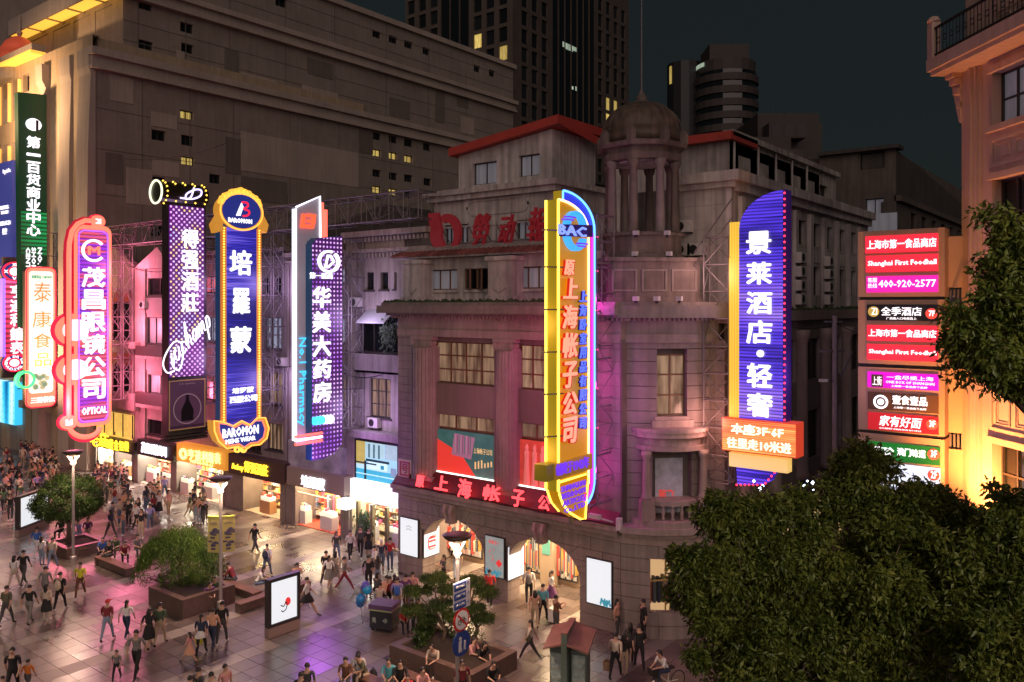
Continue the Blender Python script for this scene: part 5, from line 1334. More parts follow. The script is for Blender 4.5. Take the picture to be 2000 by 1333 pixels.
# 3 optician
U = -62.5; F = FU(U); t = thing('neon_sign', 'big purple and coral optician neon sign with rounded frame and spectacle discs', 'sign')
r = F.rect(145,441,217,832); th = .55
MB().fp(F, rrect(r[0],r[1],r[2],r[3],.55), .05, th).build('sign_box', mat('crimson_side', (.4,.02,.05), .5, em=(1,.02,.06), es=.5), t)
q = F.rect(151,449,212,825)
MB().fring(F, rrect(r[0],r[1],r[2],r[3],.55), rrect(q[0],q[1],q[2],q[3],.42), -.05, .05).build('coral_border', CORAL, t)
LP = led_lines('led_purple', [(.30,(1,.10,.16)),(.42,(1,.13,.22)),(.47,(.45,.03,.8)),(.6,(.30,.04,.9)),(.68,(1,.13,.2))], .28, 1.0, 9, zsc=.9, detail=2, dim=.5)
MB().fp(F, rrect(q[0],q[1],q[2],q[3],.42), 0, .04).build('led_panel', LP, t)
b = MB(); ftube(b, F, rrect(q[0]+.1,q[1]-.1,q[2]+.1,q[3]-.1,.4), -.06, .045, closed=True); b.build('purple_neon_tube', PURT, t)
vtext(F, '茂昌眼镜公司', (160,520,206,782), -.1, WHT, t, w=.025, gap=.1)
tpx(F, 'OPTICAL', (160,795,209,809), -.1, WHT, t, w=.02)
c = cen(F,182,490); rad = (F.a(205)-F.a(160))/2
b = MB(); b.fp(F, arcpts(c[0],c[1],rad*1.05,rad,40,320,24)+arcpts(c[0],c[1],rad*.82,rad*.78,320,40,24), -.15, -.05); b.build('logo_ring', WHT, t)
text(F, 'M', c[0]-rad*.5, c[0]+rad*.55, c[1]-rad*.4, c[1]+rad*.4, -.1, CORAL, t, w=.02)
# rounded side frame
P = []
def pp(x, y): return F.px(x, y)
path = [pp(188,433),pp(165,431),pp(150,438),pp(139,452),pp(134,475)]+[pp(133,500+i*40) for i in range(8)]+[pp(133,822)]
for w_, m_, d_ in ((.30, mat('crimson_side', (.4,.02,.05)), .1), (.22, CORAL, -.02)):
    b = MB(); ftube(b, F, path, d_, w_, 8); b.build('frame_tube', m_, t)
low = [pp(136,830)]+[pp(165-30*math.cos(g*.314), 832+22*math.sin(g*.314)) for g in range(1,10)]+[pp(196,834)]
b = MB(); ftube(b, F, low, -.02, .18, 8); b.build('frame_tube', CORAL, t); b = MB(); ftube(b, F, [(a,z-.3) for a,z in low], .05, .1, 8); b.build('frame_tube', CRED, t)
for x, y, R0 in ((190,433,14),(133,825,17)):
    c = cen(F,x,y); rr = (F.a(x+R0)-F.a(x-R0))/2; b = MB(); disc(b, F, c[0], c[1], rr, -.15, .4, rz=rr*.85); k = b.build('end_disc', CORAL, t)
    b = MB(); ringm(b, F, c[0], c[1], rr, rr*1.15, .0, .3, k=.87); b.build('disc_rim', CRED, k); MB().fb(F, c[0]-rr*.38, c[0]+rr*.38, -.2, -.15, c[1]-rr*.35, c[1]+rr*.35).build('white_square', WHT, k)
for y, R0 in ((645,40),(722,38)):
    c = cen(F,148,y); rr = (F.a(148)-F.a(148-R0)); b = MB(); disc(b, F, c[0], c[1], rr, .0, .45, rz=rr*.84); k = b.build('lens_disc', CORAL, t)
    b = MB(); ringm(b, F, c[0], c[1], rr*.99, rr*1.1, .1, .5, k=.85); b.build('lens_rim', CRED, k); b = MB(); disc(b, F, c[0], c[1], rr*.66, -.06, .0, rz=rr*.56); b.build('lens', WPK, k)
sign_truss(t, U, r[1], 32.2, 6.5, 19.2, 2)
for z_ in (8, 12, 16.5): spill(t, F, r[1]+.5, -1.2, z_, (1,.22,.36), 620)
spill(t, F, r[0]-.8, -1.2, 6.5, (1,.16,.30), 1500)
# 4 wine
U = -51.0; F = FU(U); t = thing('led_sign', 'black tower sign with purple dotted led face, script lettering and bottle picture', 'sign')
r = F.rect(328,402,402,850)
MB().fb(F, r[0], r[1], .0, .75, r[2]+.2, F.z(365,388)).build('sign_box', mat('black_box', (.035,.03,.03), .5), t)
q = F.rect(330,404,398,735); LD = led_dots('led_dots_violet', 1, .38, [(.3,(.9,.4,1)),(.47,(.8,.6,1)),(.53,(1,.75,.1)),(.6,(.8,.7,1)),(.7,(.5,.5,1))], 1.2, .20, bg=(.22,.01,.32), bgs=.5, seed=4)
MB().fb(F, q[0], q[1], -.06, 0, q[2], q[3]).build('led_panel', LD, t)
vtext(F, '得强酒莊', (355,446,388,612), -.14, WHT, t, w=.02, gap=.1)
g0, g1 = F.px(314,726), F.px(405,640); L_ = math.hypot(g1[0]-g0[0], g1[1]-g0[1]); an = math.atan2(g1[1]-g0[1], g1[0]-g0[0]); mx_, mz_ = (g0[0]+g1[0])/2, (g0[1]+g1[1])/2
UC = (((0,.5),(.03,.1),(.2,0),(.36,.2),(.4,.5),(.4,.1),(.52,.02)),((.88,.42),(.74,.5),(.62,.25),(.70,.02),(.92,.1)),((1.0,.2),(1.22,1.0),(1.3,1.12),(1.26,.8),(1.1,0),(1.2,.38),(1.35,.5),(1.42,.3),(1.4,.05),(1.52,.02)),
      ((1.95,.45),(1.78,.5),(1.62,.25),(1.70,0),(1.86,.15),(1.95,.48),(1.92,.1),(2.04,.02)),((2.1,.5),(2.12,0),(2.2,.4),(2.32,.5),(2.36,.3),(2.35,0),(2.45,.4),(2.57,.5),(2.62,.3),(2.6,.05),(2.72,.02)),((2.9,.5),(2.78,-.5),(2.88,.3),(3.02,.5),(3.14,.3),(3.04,0),(2.88,.05)))
s0, s1 = F.px(340,706), F.px(406,636); ex = ((s1[0]-s0[0])/3.1, (s1[1]-s0[1])/3.1); ey = (-ex[1]*.55, ex[0]*1.1+.55)
for st in UC:
    b = MB(); ftube(b, F, curve(F, [(s0[0]+ex[0]*x+ey[0]*y, s0[1]+ex[1]*x+ey[1]*y) for x, y in st], 4), -.3, .055, 5); b.build('script_letter', WHT, t)
# hand drawn flourish D
dpx = [(330,690),(333,715),(345,722),(352,700),(350,672),(336,668),(320,690),(314,712),(322,728),(336,724)]
b = MB(); ftube(b, F, curve(F, [F.px(*p) for p in dpx]), -.3, .055, 5); b.tube([F.P(*[F.px(338,678)[0], -.3, F.px(338,678)[1]]), F.P(F.px(334,718)[0],-.3,F.px(334,718)[1])], .055, 5); b.build('script_initial', WHT, t)
# barrel on top
c = F.px(358, 380); Fv = FV(0)
q = F.rect(320,358,402,402); p0 = F.P(q[0]-.3,.35,(q[2]+q[3])/2); p1 = F.P(q[1],.35,(q[2]+q[3])/2); rad = (q[3]-q[2])/2
b = MB(); b.tube([p0, p0.lerp(p1,.3), p0.lerp(p1,.6), p1], rad, 20); k = b.build('barrel', mat('black_gold', (.03,.022,.01), .3), t)
b = MB(); b.tube([p0+F.av*-.06+F.dv*-math.cos(g)*rad*1.0+Vector((0,0,math.sin(g)*rad)) for g in [2*math.pi*i/24 for i in range(24)]], .07, 5, closed=True); b.build('end_ring', glow('pale_gold_ring', (.9,.9,.6), 1.6), k)
pts = []
for s in range(5):
    for i in range(7):
        g = -1.2+i*.42; p = p0.lerp(p1, .1+s*.21)+F.dv*(-math.cos(g)*(rad+.03))+Vector((0,0,math.sin(g)*(rad+.03)))
        if s in (0,4) or i in (0,1,5,6): pts.append(p)
BG = glow('gold_bulb', (1,.6,.08), 3.0, samp=False)
q_ = MB(); q_.lathe([(.001,-.07),(.07,0),(.001,.07)], 0, 0, 6); me = bpy.data.meshes.new('bulb'); me.from_pydata(q_.v, [], q_.f); me.materials.append(BG)
for p in pts:
    o = bpy.data.objects.new('bulb', me); COL.objects.link(o); o.parent = k; o.location = p
b = MB(); ftube(b, F, curve(F, [F.px(*p) for p in ((372,368),(366,386),(356,390),(358,380),(375,372),(386,374),(384,384),(368,390),(345,388))]), -rad+.3, .06, 5)
b.build('script_initial', glow('lilac_tube', (.6,.5,1), 2.4), k)
q = F.rect(329,742,400,838); k = MB().fb(F, q[0], q[1], -.05, 0, q[2], q[3]).build('picture_panel', mat('bottle_picture', (.03,.015,.025), .35, em=(.14,.05,.10), es=.35, var=.5, vs=.8), t)
b = MB(); b.fring(F, [(q[0],q[2]),(q[1],q[2]),(q[1],q[3]),(q[0],q[3])], [(q[0]+.06,q[2]+.06),(q[1]-.06,q[2]+.06),(q[1]-.06,q[3]-.06),(q[0]+.06,q[3]-.06)], -.08, -.05); b.build('gold_edge', mat('dull_gold', (.35,.22,.1), .4, em=(.5,.25,.08), es=.3), k)
ca, cz = (q[0]+q[1])/2, q[2]+1.35
b = MB(); ringm(b, F, ca, cz, .95, 1.02, -.07, -.05); b.build('glass_ring', mat('grey_print', (.2,.12,.14), .4, em=(.4,.25,.28), es=.3), k)
b = MB(); b.fp(F, [(ca-.42,cz-.8),(ca+.42,cz-.8),(ca+.45,cz-.1),(ca+.12,cz+.55),(ca+.1,cz+1.0),(ca-.1,cz+1.0),(ca-.12,cz+.55),(ca-.45,cz-.1)], -.065, -.05); b.build('bottle_print', mat('dark_print', (.01,.008,.01), .3), k)
for dz_, s_ in ((2.1,'Duchamp'),(1.85,'DE QIANG')): text(F, s_, ca-.55, ca+.55, cz+dz_-.25, cz+dz_-.12, -.06, mat('grey_print', (.2,.12,.14)), k, dep=.01)
for i in range(5): MB().fb(F, r[0]-.12+.05*i, r[1]+.12, -.05, .85, r[2]-.35+i*.22, r[2]-.2+i*.22).build('base_slat', mat('black_box', (.035,.03,.03)), t)
sign_truss(t, U, r[1], 32.2, 7, 18.8, 1)
for z_ in (10, 15): spill(t, F, F.a(402)+.5, -1.0, z_, (.85,.5,1), 200)
# 5 tailor
U = -43.5; F = FU(U); t = thing('led_sign', 'tall blue led sign with gold bulb edges, oval crest on top and shield below', 'sign')
r = F.rect(430,440,509,832); MB().fb(F, r[0], r[1], .0, .5, r[2], r[3]).build('sign_box', mat('blue_side', (.015,.06,.16), .5, em=(.02,.08,.25), es=.25), t)
q = F.rect(441,446,500,830)
LB = led_lines('led_blue', [(.36,(.012,.01,.22)),(.5,(.04,.03,.6)),(.6,(.2,.14,.95)),(.72,(.45,.28,1))], .1, 1.0, 5, zsc=.22, dim=.4)
MB().fb(F, q[0], q[1], -.05, 0, q[2], q[3]).build('led_panel', LB, t)
for aa, bb_ in ((r[0],q[0]),(q[1],r[1])): 
    MB().fb(F, aa, bb_, -.08, 0, q[2], q[3]).build('gold_strip', mat('brass_strip', (.45,.2,.05), .4, em=(1,.30,.04), es=.45), t)
    bulbs(F, [((aa+bb_)/2, q[2]+.1+i*.16) for i in range(int((q[3]-q[2])/.16))], -.11, .05, BG, t)
for ch, rr in zip('培羅蒙', ((449,489,492,538),(455,563,488,614),(450,638,491,690))): tpx(F, ch, rr, -.12, WHT, t, w=.025)
tpx(F, '培罗蒙', (454,757,495,768), -.1, WHT, t, w=.02); tpx(F, '西服公司', (449,773,502,786), -.1, WHT, t, w=.02)
GOLDM = mat('gold_relief', (.5,.26,.05), .4, em=(1,.42,.05), es=.5, var=.3, vs=6)
c = F.px(469,414); ra = (F.a(512)-F.a(427))/2; rz_ = F.z(469,384)-F.z(469,414)
b = MB(); disc(b, F, c[0], c[1], ra, -.15, .5, 32, rz_*1.25); k = b.build('oval_crest', GOLDM, t); b = MB(); disc(b, F, c[0], c[1], ra*.88, -.2, -.1, 32, rz_*1.1); b.build('oval_field', mat('navy_led', (.01,.015,.08), .4, em=(.02,.03,.22), es=.9), k)
b = MB(); ftube(b, F, arcpts(c[0],c[1],ra*.97,rz_*1.2,0,354,40), -.2, .05, closed=True); b.build('oval_tube', glow('orange_tube', (1,.4,.06), 1.9), k)
tpx(F, 'BAROMON', (446,427,492,436), -.22, WHT, k, w=.02); b = MB()
for i in range(3): p, p2 = F.px(458+i*3.2,422), F.px(468+i*1.2,398+i*3); b.tube([F.P(p[0],-.22,p[1]),F.P(p2[0],-.22,p2[1])], .045, 4)
b.build('logo_stroke', WHT, k); b = MB(); ftube(b, F, curve(F, [F.px(*p) for p in ((468,396),(478,397),(480,404),(473,409),(482,413),(481,421),(470,423))]), -.22, .06, 5); b.build('logo_curve', CRED, k)
for i in range(13):
    g = math.radians(25+i*11); a = c[0]+ra*.95*math.cos(g); z = c[1]+rz_*1.28*math.sin(g)
    b = MB(); disc(b, F, a, z, .16+.08*math.sin(i*2.1)**2+(.12 if i == 6 else 0), -.18, .1, 8); b.build('crown_leaf', mat('gold_lit', (.6,.3,.05), .4, em=(1,.48,.06), es=1.3, var=.3, vs=5), k)
for s, x in ((-1,424),(1,512)):
    p = F.px(x, 446); b = MB(); b.fp(F, [(p[0]-s*.1,p[1]+.9),(p[0]+s*.35,p[1]+.2),(p[0]+s*.2,p[1]-.3),(p[0]-s*.35,p[1]-.1)], -.18, .3); b.build('scroll', GOLDM, k)
# shield below
xs = [(415,822),(432,824),(452,832),(469,822),(486,830),(500,816),(515,816),(522,836),(518,856),(505,868),(488,870),(474,880),(462,872),(440,876),(424,862),(416,842)]
P = [F.px(*p) for p in xs]; cc = (sum(p[0] for p in P)/len(P), sum(p[1] for p in P)/len(P)); I = [(cc[0]+(p[0]-cc[0])*.84, cc[1]+(p[1]-cc[1])*.80) for p in P]
k = MB().fp(F, P, -.15, .55).build('shield', GOLDM, t); MB().fp(F, I, -.2, -.1).build('shield_field', mat('navy_led', (.01,.015,.08)), k)
b = MB(); ftube(b, F, I, -.2, .04, closed=True); b.build('shield_tube', CORAL, k); b = MB(); ftube(b, F, P, -.17, .05, closed=True); b.build('shield_tube', glow('orange_tube', (1,.4,.06), 1.9), k)
tpx(F, 'BAROMON', (435,834,505,852), -.24, WHT, k, w=.02); tpx(F, 'MENS WEAR', (441,855,499,864), -.24, WHT, k, w=.01)
for x in (462,474): p = F.px(x, 878); b = MB(); ringm(b, F, p[0], p[1], .12, .2, -.15, .0, 14); b.build('curl', GOLDT, k)
sign_truss(t, U, r[1], 32.2, 6.5, 18.3, 2)
for z_ in (9, 15): spill(t, F, F.a(510)+.5, -1.0, z_, (.75,.5,1), 210)
# 6 pharmacy
U = -36.0; F = FU(U); t = thing('led_sign', 'grey slab and purple dotted led sign of the pharmacy with white characters', 'sign')
def poly(F, pts): return [F.px(*p) for p in pts]
P = poly(F, ((577,405),(624,384),(624,470),(600,470),(600,865),(577,865))); GRB = mat('grey_slab', (.42,.40,.42), .4, em=(.7,.65,.85), es=.10)  # slab's faint emission stands in for the sign glow lighting it
k = MB().fp(F, P, .0, .3).build('grey_slab', GRB, t)
MB().fb(F, F.px(577,500)[0]-.0, F.px(577,500)[0]+.05, -.05, .3, F.z(577,862), F.z(577,408)).build('white_tube', glow('cool_tube', (.85,.85,1), 2.6), k)
b = MB(); ftube(b, F, poly(F, ((577,405),(624,384),(625,470))), -.05, .05); b.build('white_tube', glow('cool_tube', (.85,.85,1), 2.6), k)
for x0, y0 in ((627,396),(634,410)): r = F.rect(x0,y0,x0+5,466); MB().fb(F, r[0], r[1], -.02, .25, r[2], r[3]).build('red_bar', glow('red_bar', (1,.12,.08), 2.2), t)
r = F.rect(586,418,612,446)
LG = glow('logo_red', (1,.08,.03), 2.0)
h_ = r[3]-r[2]; w_ = r[1]-r[0]
for (x0,x1,z0,z1) in ((.0,.22,0,.95),(.0,.95,0,.22),(.4,.95,.42,.58),(.35,1,.8,1),(.82,1,.25,.8)): MB().fp(F, [(r[0]+w_*(x0+.12*z0),r[2]+h_*z0),(r[0]+w_*(x1+.12*z0),r[2]+h_*z0),(r[0]+w_*(x1+.12*z1),r[2]+h_*z1),(r[0]+w_*(x0+.12*z1),r[2]+h_*z1)], -.12, 0).build('logo_stroke', LG, t)
P = poly(F, ((596,478),(606,466),(655,462),(656,840),(654,866),(640,884),(620,894),(596,898)))
k = MB().fp(F, P, -.55, -.05).build('led_box', mat('blue_side2', (.01,.05,.12), .5, em=(.02,.08,.2), es=.2), t)
LDP = led_dots('led_dots_pharmacy', 1, .24, [(.3,(.10,.02,.3)),(.45,(.5,.15,.95)),(.6,(.9,.55,1)),(.75,(.5,.1,.8))], 1.3, .24, bg=(.09,.01,.16), bgs=.5, seed=8, stagger=False)
C_ = (sum(p[0] for p in P)/8, sum(p[1] for p in P)/8); MB().fp(F, [(C_[0]+(p[0]-C_[0])*.97, C_[1]+(p[1]-C_[1])*.995) for p in P], -.6, -.552).build('led_panel', LDP, k)
for ch, rr in zip('华美大药房', ((611,560,646,602),(611,608,646,650),(611,656,646,697),(612,702,647,740),(612,746,647,786))): tpx(F, ch, rr, -.72, WHT, t, w=.025)
tpx(F, '第一医药', (605,533,650,545), -.68, WHT, t, w=.02)
c = F.px(627,512); ra = (F.a(648)-F.a(606))/2
b = MB(); b.fp(F, arcpts(c[0],c[1],ra,ra*.83,70,410,26)+arcpts(c[0]-.02,c[1],ra*.78,ra*.66,410,70,26), -.75, -.6); b.build('logo_ring', WHT, t); text(F, 'D', c[0]-ra*.45, c[0]+ra*.55, c[1]-ra*.5, c[1]+ra*.5, -.68, WHT, t, w=.025, shear=.3)
a0_, a1_, z0_, z1_ = F.rect(580,660,596,832, -.02)
text(F, 'No.1 Pharmacy', (a0_+a1_)/2-(z1_-z0_)/2, (a0_+a1_)/2+(z1_-z0_)/2, (z0_+z1_)/2-(a1_-a0_)/2, (z0_+z1_)/2+(a1_-a0_)/2, -.08, glow('cyan_letters', (.05,.55,.9), 1.5), t, rot=-math.pi/2)
b = MB(); p, p2 = F.px(613,823,-.7), F.px(648,823,-.7); b.tube([F.P(p[0],-.7,p[1]),F.P((p[0]+p2[0])/2,-.7,p[1])], .22, 10); b.build('capsule_blue', glow('cyan_cap', (.05,.8,1), 1.6), t); b = MB(); b.tube([F.P((p[0]+p2[0])/2,-.7,p[1]),F.P(p2[0],-.7,p[1]-.02)], .24, 10); b.build('capsule_white', WHT, t)
r = F.rect(576,850,628,865,-.6)
for i, m_ in ((0,'r'),(.5,'w'),(1,'r')): z = r[2]+(r[3]-r[2])*i; MB().fb(F, r[0], r[1], -.72, -.55, z-.05, z+.07).build('red_bar' if m_ == 'r' else 'white_bar', glow('red_bar', (1,.12,.08), 2.2) if m_ == 'r' else glow('pink_bar', (1,.8,.8), 2.2), t)
sign_truss(t, U, F.a(657), 32.2, 6.8, 17.5, 2)
for z_ in (8, 13): spill(t, F, F.a(657)+.5, -1.2, z_, (.75,.55,1), 210)
spill(t, F, F.a(590), -1.4, 5.5, (.6,.15,1), 420)
# 7 bedding
U = -17.9; F = FU(U); t = thing('neon_sign', 'tall yellow neon sign with a blue round logo and red vertical characters', 'sign')
YB = mat('yellow_board', (.46,.25,.012), .45, em=(1,.42,.005), es=.34); YS = mat('yellow_side', (.42,.33,.03), .45, em=(.9,.62,.02), es=.2)
YT = glow('yellow_tube', (1,.72,.08), 2.8); OT = glow('peach_tube', (1,.62,.30), 2.6)
r = F.rect(1089,390,1148,955); a0, a1, zt_ = r[0], r[1], F.z(1089, 390)
zb_ = F.z(1120, 1013)
Pm = [(a0, F.z(1089,960)), (a1, F.z(1148,945)), (a1, F.z(1150,455))]+arcpts(a0, F.z(1150,455), a1-a0, zt_-F.z(1150,455), 0, 90, 10)[1:]
k = MB().fp(F, Pm, .0, .5).build('yellow_board', YB, t)
MB().fb(F, a0-.04, a0, .02, .52, F.z(1089,960), zt_).build('board_side', YS, k)
b = MB(); ftube(b, F, [Pm[0]]+[Pm[-1]], -.04, .05); b.tube([F.P(a0-.06,.5,Pm[0][1]),F.P(a0-.06,.5,zt_)], .05); b.build('yellow_tube', YT, k)
b = MB(); ftube(b, F, Pm[-1:]+Pm[2:-1][::-1]+[(a1,F.z(1148,945))], -.04, .045); b.build('peach_tube', OT, k)
# blue outer arc and violet/red stripes on the right
A1 = F.a(1163); za = F.z(1160,450); ztt = F.z(1102,372)
o_ = [(F.a(1103),ztt)]+arcpts(F.a(1103), za, A1-F.a(1103), ztt-za, 90, 0, 12)
i_ = [(F.a(1103),ztt-.42)]+arcpts(F.a(1103), za, A1-F.a(1103)-.28, ztt-.42-za, 90, 0, 12)
zl = F.z(1150,940)
def tail(x0, x1): return None
BLB = mat('blue_board', (.02,.03,.3), .45, em=(.03,.04,.75), es=.9)
MB().fp(F, o_+[(A1,zl)]+arcpts(a1-.25, zl, A1-a1+.25, .95, 0, -90, 8)+[(a1-.25,zl-.6)]+arcpts(a1-.25, zl, A1-a1+.0, .6, -90, 0, 8)+[(A1-.28,zl)]+i_[::-1], .1, .45).build('blue_arc', BLB, k)
b = MB(); ftube(b, F, o_+[(A1,zl)]+arcpts(a1-.25, zl, A1-a1+.25, .95, 0, -90, 8), .05, .045); b.build('blue_tube', glow('blue_tube', (.10,.35,1), 3.0), k)
b = MB(); b.tube([F.P(F.a(1103),.08,ztt-.45),F.P(F.a(1103),.08,ztt)], .04); b.tube([F.P(F.a(1103),.48,ztt-.45),F.P(F.a(1103),.48,ztt)], .04); b.build('blue_tube', glow('blue_tube', (.10,.35,1), 3.0), k)
MB().fb(F, F.a(1103)-.05, F.a(1103), .1, .5, ztt-.6, ztt).build('arc_side', YS, k)
for off_, m_ in ((.1, glow('red_stripe', (1,.02,.08), 1.8)), (.22, glow('magenta_stripe', (.9,.02,.5), 1.6)), (.34, glow('violet_stripe', (.35,.05,1), 1.7))):
    b = MB(); ftube(b, F, [(a1+off_, F.z(1155,455)), (a1+off_, zl)]+arcpts(a1-.3, zl, .3+off_, .45+off_*.8, 0, -90, 8), .0, .055); b.build('stripe_tube', m_, k)
MB().fb(F, a1+.02, a1+.45, .06, .12, zl, F.z(1155,455)).build('stripe_back', mat('violet_board', (.12,.01,.12), .5, em=(.5,.01,.3), es=.5), k)
# lower cartouche
MB().fp(F, poly(F, ((1082,906),(1152,885),(1152,915),(1082,938))), -.12, .5).build('date_panel', mat('brown_panel', (.35,.2,.03), .5, em=(.7,.35,.03), es=.22), t)
q = F.rect(1070,905,1086,938); MB().fb(F, F.px(1082,906)[0]-.5, F.px(1082,906)[0], .0, .55, F.z(1082,938), F.z(1082,906)).build('date_panel_end', mat('olive_side', (.22,.17,.02), .5, em=(.4,.3,.02), es=.15), t)
VL = glow('violet_letters', (.16,.04,.8), 1.0, samp=False)
tpx(F, '创建于1942年', (1086,899,1150,922), -.2, VL, t, w=.008)
q = F.a(1089); zt2 = F.z(1089,945); P = [F.px(1089,943),F.px(1148,925),F.px(1142,1014)]+[F.px(1132,1014),F.px(1112,1002),F.px(1098,985),F.px(1091,965)]
k2 = MB().fp(F, P, .0, .5).build('lower_board', YB, t); b = MB(); ftube(b, F, P, -.03, .045, closed=True); b.build('yellow_tube', YT, k2)
b = MB(); b.tube([F.P(P[0][0],.5,P[0][1]),F.P(P[-1][0],.5,P[-1][1]),F.P(P[-2][0],.5,P[-2][1]),F.P(P[-3][0],.5,P[-3][1])], .05); b.build('yellow_tube', YT, k2)
for i, (s_, y) in enumerate((('SHANGHAI',945),('BEDROOM',959),('ARTICLES',973),('Co.,LTD',988))): tpx(F, s_, (1096+i*2,y-1,1143,y+10), -.1, VL, t, w=.0)
RC = glow('salmon_letters', (1,.30,.19), 1.35, samp=False); RCB = mat('red_channel', (.4,.01,.01), .5, em=(1,.02,.02), es=.3, samp=False)
lr = ((1103,508,1122,538),(1101,543,1128,584),(1100,596,1128,642),(1100,650,1128,699),(1100,706,1127,758),(1101,766,1128,810),(1101,815,1127,866))
for ch, rr in zip('原上海帐子公司', lr):
    tpx(F, ch, rr, -.22, RC, t, w=.02, shear=.12); tpx(F, ch, (rr[0]-2,rr[1]+1,rr[2]-2,rr[3]+1), -.1, RCB, t, w=.025, shear=.12, dep=.2)
BLT = glow('blue_letters', (.08,.14,1), 1.4, samp=False)
for i, ch in enumerate('上海卧室用品有限公司'):
    y = 568+i*27.5; tpx(F, ch, (1133,y,1145,y+22), -.2, BLT, t, w=.02, shear=.12); tpx(F, ch, (1132,y+1,1144,y+23), -.1, mat('dark_blue_channel', (.03,.01,.25), .5), t, w=.025, shear=.12, dep=.18)
# logo
c = F.px(1119,452); ra = (F.a(1145)-F.a(1095))/2; CY = glow('cyan_logo', (.04,.35,1), 1.3); ck = mat('dark_blue_channel', (.03,.01,.25))
rz0 = F.z(1119,413)-F.z(1119,452)
for s in (1, -1):
    o_ = arcpts(c[0], c[1], ra*.85, s*rz0, 20, 165, 14); i2 = arcpts(c[0], c[1]+s*.1, ra*.5, s*rz0*.62, 165, 20, 14)
    MB().fp(F, o_+i2, -.2, -.0).build('logo_arc', CY, t)
for i, (x0,x1,y) in enumerate(((1096,1112,430),(1100,1116,425),(1124,1140,477),(1120,1136,482))): q = F.rect(x0,y-1.5,x1,y+1.5); MB().fb(F, q[0], q[1], -.22, -.02, q[2], q[3]).build('logo_bar', VL, t)
MB().fp(F, poly(F, ((1088,439),(1148,441),(1148,464),(1088,462))), -.24, -.02).build('logo_plate', ck, t)
tpx(F, 'BAC', (1091,441,1145,461), -.28, glow('periwinkle', (.22,.32,1), 1.3, samp=False), t, w=.02)
for y in (450, 522, 605, 688, 770, 853):
    p = F.px(1062, y); b = MB(); z = F.z(1085, y); b.tube([F.P(a0-.6,.3,z),F.P(a0+.2,-.15,z)], .03, 5); b.build('support_rod', STEEL, t)
    b = MB(); b.tube([F.P(A1,.2,z-.05),F.P(A1+.35,.1,z-.05)], .035, 5); b.build('pink_stub', glow('pink_stub', (1,.05,.3), 1.6), t)
sign_truss(t, U, A1+.1, 29.9, 5.6, 17.5, 1, w=.6)
MB().tube([F.P(F.a(1125),.25,zb_-.02),F.P(F.a(1125),.25,zb_-.3)], .08, 6).build('drip_cap', STEEL, t)
for z_ in (7, 10.5, 14): spill(t, F, A1+.25, .25, z_, (1,.05,.65), 60, .15)
for z_ in (8, 13): spill(t, F, a0-.7, .8, z_, (1,.55,.12), 60, .4)
spill(t, F, A1+.2, -1.0, 9, (.8,.2,.7), 60)
spill(t, F, a0+.8, 1.6, 15, (1,.3,.55), 120, .5)
for z_ in (7, 11): spill(t, F, 28.2, 2.4, z_, (1,.10,.42), 130, .4)
spill(t, F, 27.5, 7.5, 9, (1,.28,.42), 150, .8)
# 8 hotel
Hf = FV(32.0); F = Hf; t = thing('led_sign', 'blue line led hotel sign with yellow flank and orange notice box on the side street', 'sign')
P = [F.px(1444,828),F.px(1530,828),F.px(1530,372)]+[F.px(1530-86*math.sin(g*math.pi/20)**1.15, 372+78*(1-math.cos(g*math.pi/20))) for g in range(1,11)]
k = MB().fp(F, P, .0, .45).build('sign_box', mat('navy_side', (.03,.025,.12), .5, em=(.05,.03,.3), es=.25), t)
LH = led_lines('led_hotel', [(.3,(.02,.01,.3)),(.45,(.09,.04,.85)),(.58,(.22,.10,1)),(.7,(.4,.22,1))], .13, 1.1, 17, zsc=.5, dim=.35)
C_ = (sum(p[0] for p in P)/len(P), sum(p[1] for p in P)/len(P)); MB().fp(F, [(C_[0]+(p[0]-C_[0])*.985, C_[1]+(p[1]-C_[1])*.995) for p in P], -.05, -.0).build('led_panel', LH, k)
q = F.rect(1531,372,1547,930); MB().fb(F, q[0], q[0]+.12, -.06, .5, F.z(1531,830), F.z(1531,371)).build('dark_edge', mat('navy_edge', (.02,.01,.08), .5, em=(.05,.01,.2), es=.2), t)
RB = glow('red_bulb', (1,.03,.08), 3, samp=False)
bulbs(F, [(q[0]+.06, F.z(1531,372)-.12-i*.24) for i in range(int((F.z(1531,372)-F.z(1531,828))/.24))], -.1, .045, RB, t)
for ch, rr in zip('景莱酒店·轻奢', ((1457,452,1506,497),(1458,512,1507,556),(1458,570,1508,614),(1458,626,1508,672),(1478,684,1492,698),(1459,710,1508,758),(1459,768,1509,815))):
    tpx(F, ch if ch != '·' else '●', rr, -.14, WHT, t, w=.025)
YH = led_lines('yellow_flank', [(.3,(.9,.42,.01)),(.5,(1,.5,.02)),(.7,(1,.7,.08))], .3, .8, 2)
_m, _N, _L, _b = nodes_of('yellow_ribs')
_g = _N.new('ShaderNodeNewGeometry'); _s = _N.new('ShaderNodeSeparateXYZ'); _L.new(_g.outputs['Position'], _s.inputs[0])
_f = mth(_N, _L, 'FRACT', mth(_N, _L, 'DIVIDE', _s.outputs[0], .11)); _c = ramp(_N, _L, _f, [(0,(1,.68,.08)),(.5,(.8,.42,.02)),(1,(1,.68,.08))]); _L.new(_c, _b.inputs['Emission Color']); _b.inputs['Emission Strength'].default_value = .85
_b.inputs['Base Color'].default_value = (.4,.25,.03,1)
for (x0,y0,x1,y1) in ((1424,434,1443,502),(1423,503,1443,818)): q = F.rect(x0,y0,x1,y1); MB().fb(F, q[0], q[1]-.01, .05, .4, q[2], q[3]).build('yellow_flank', _m, t)
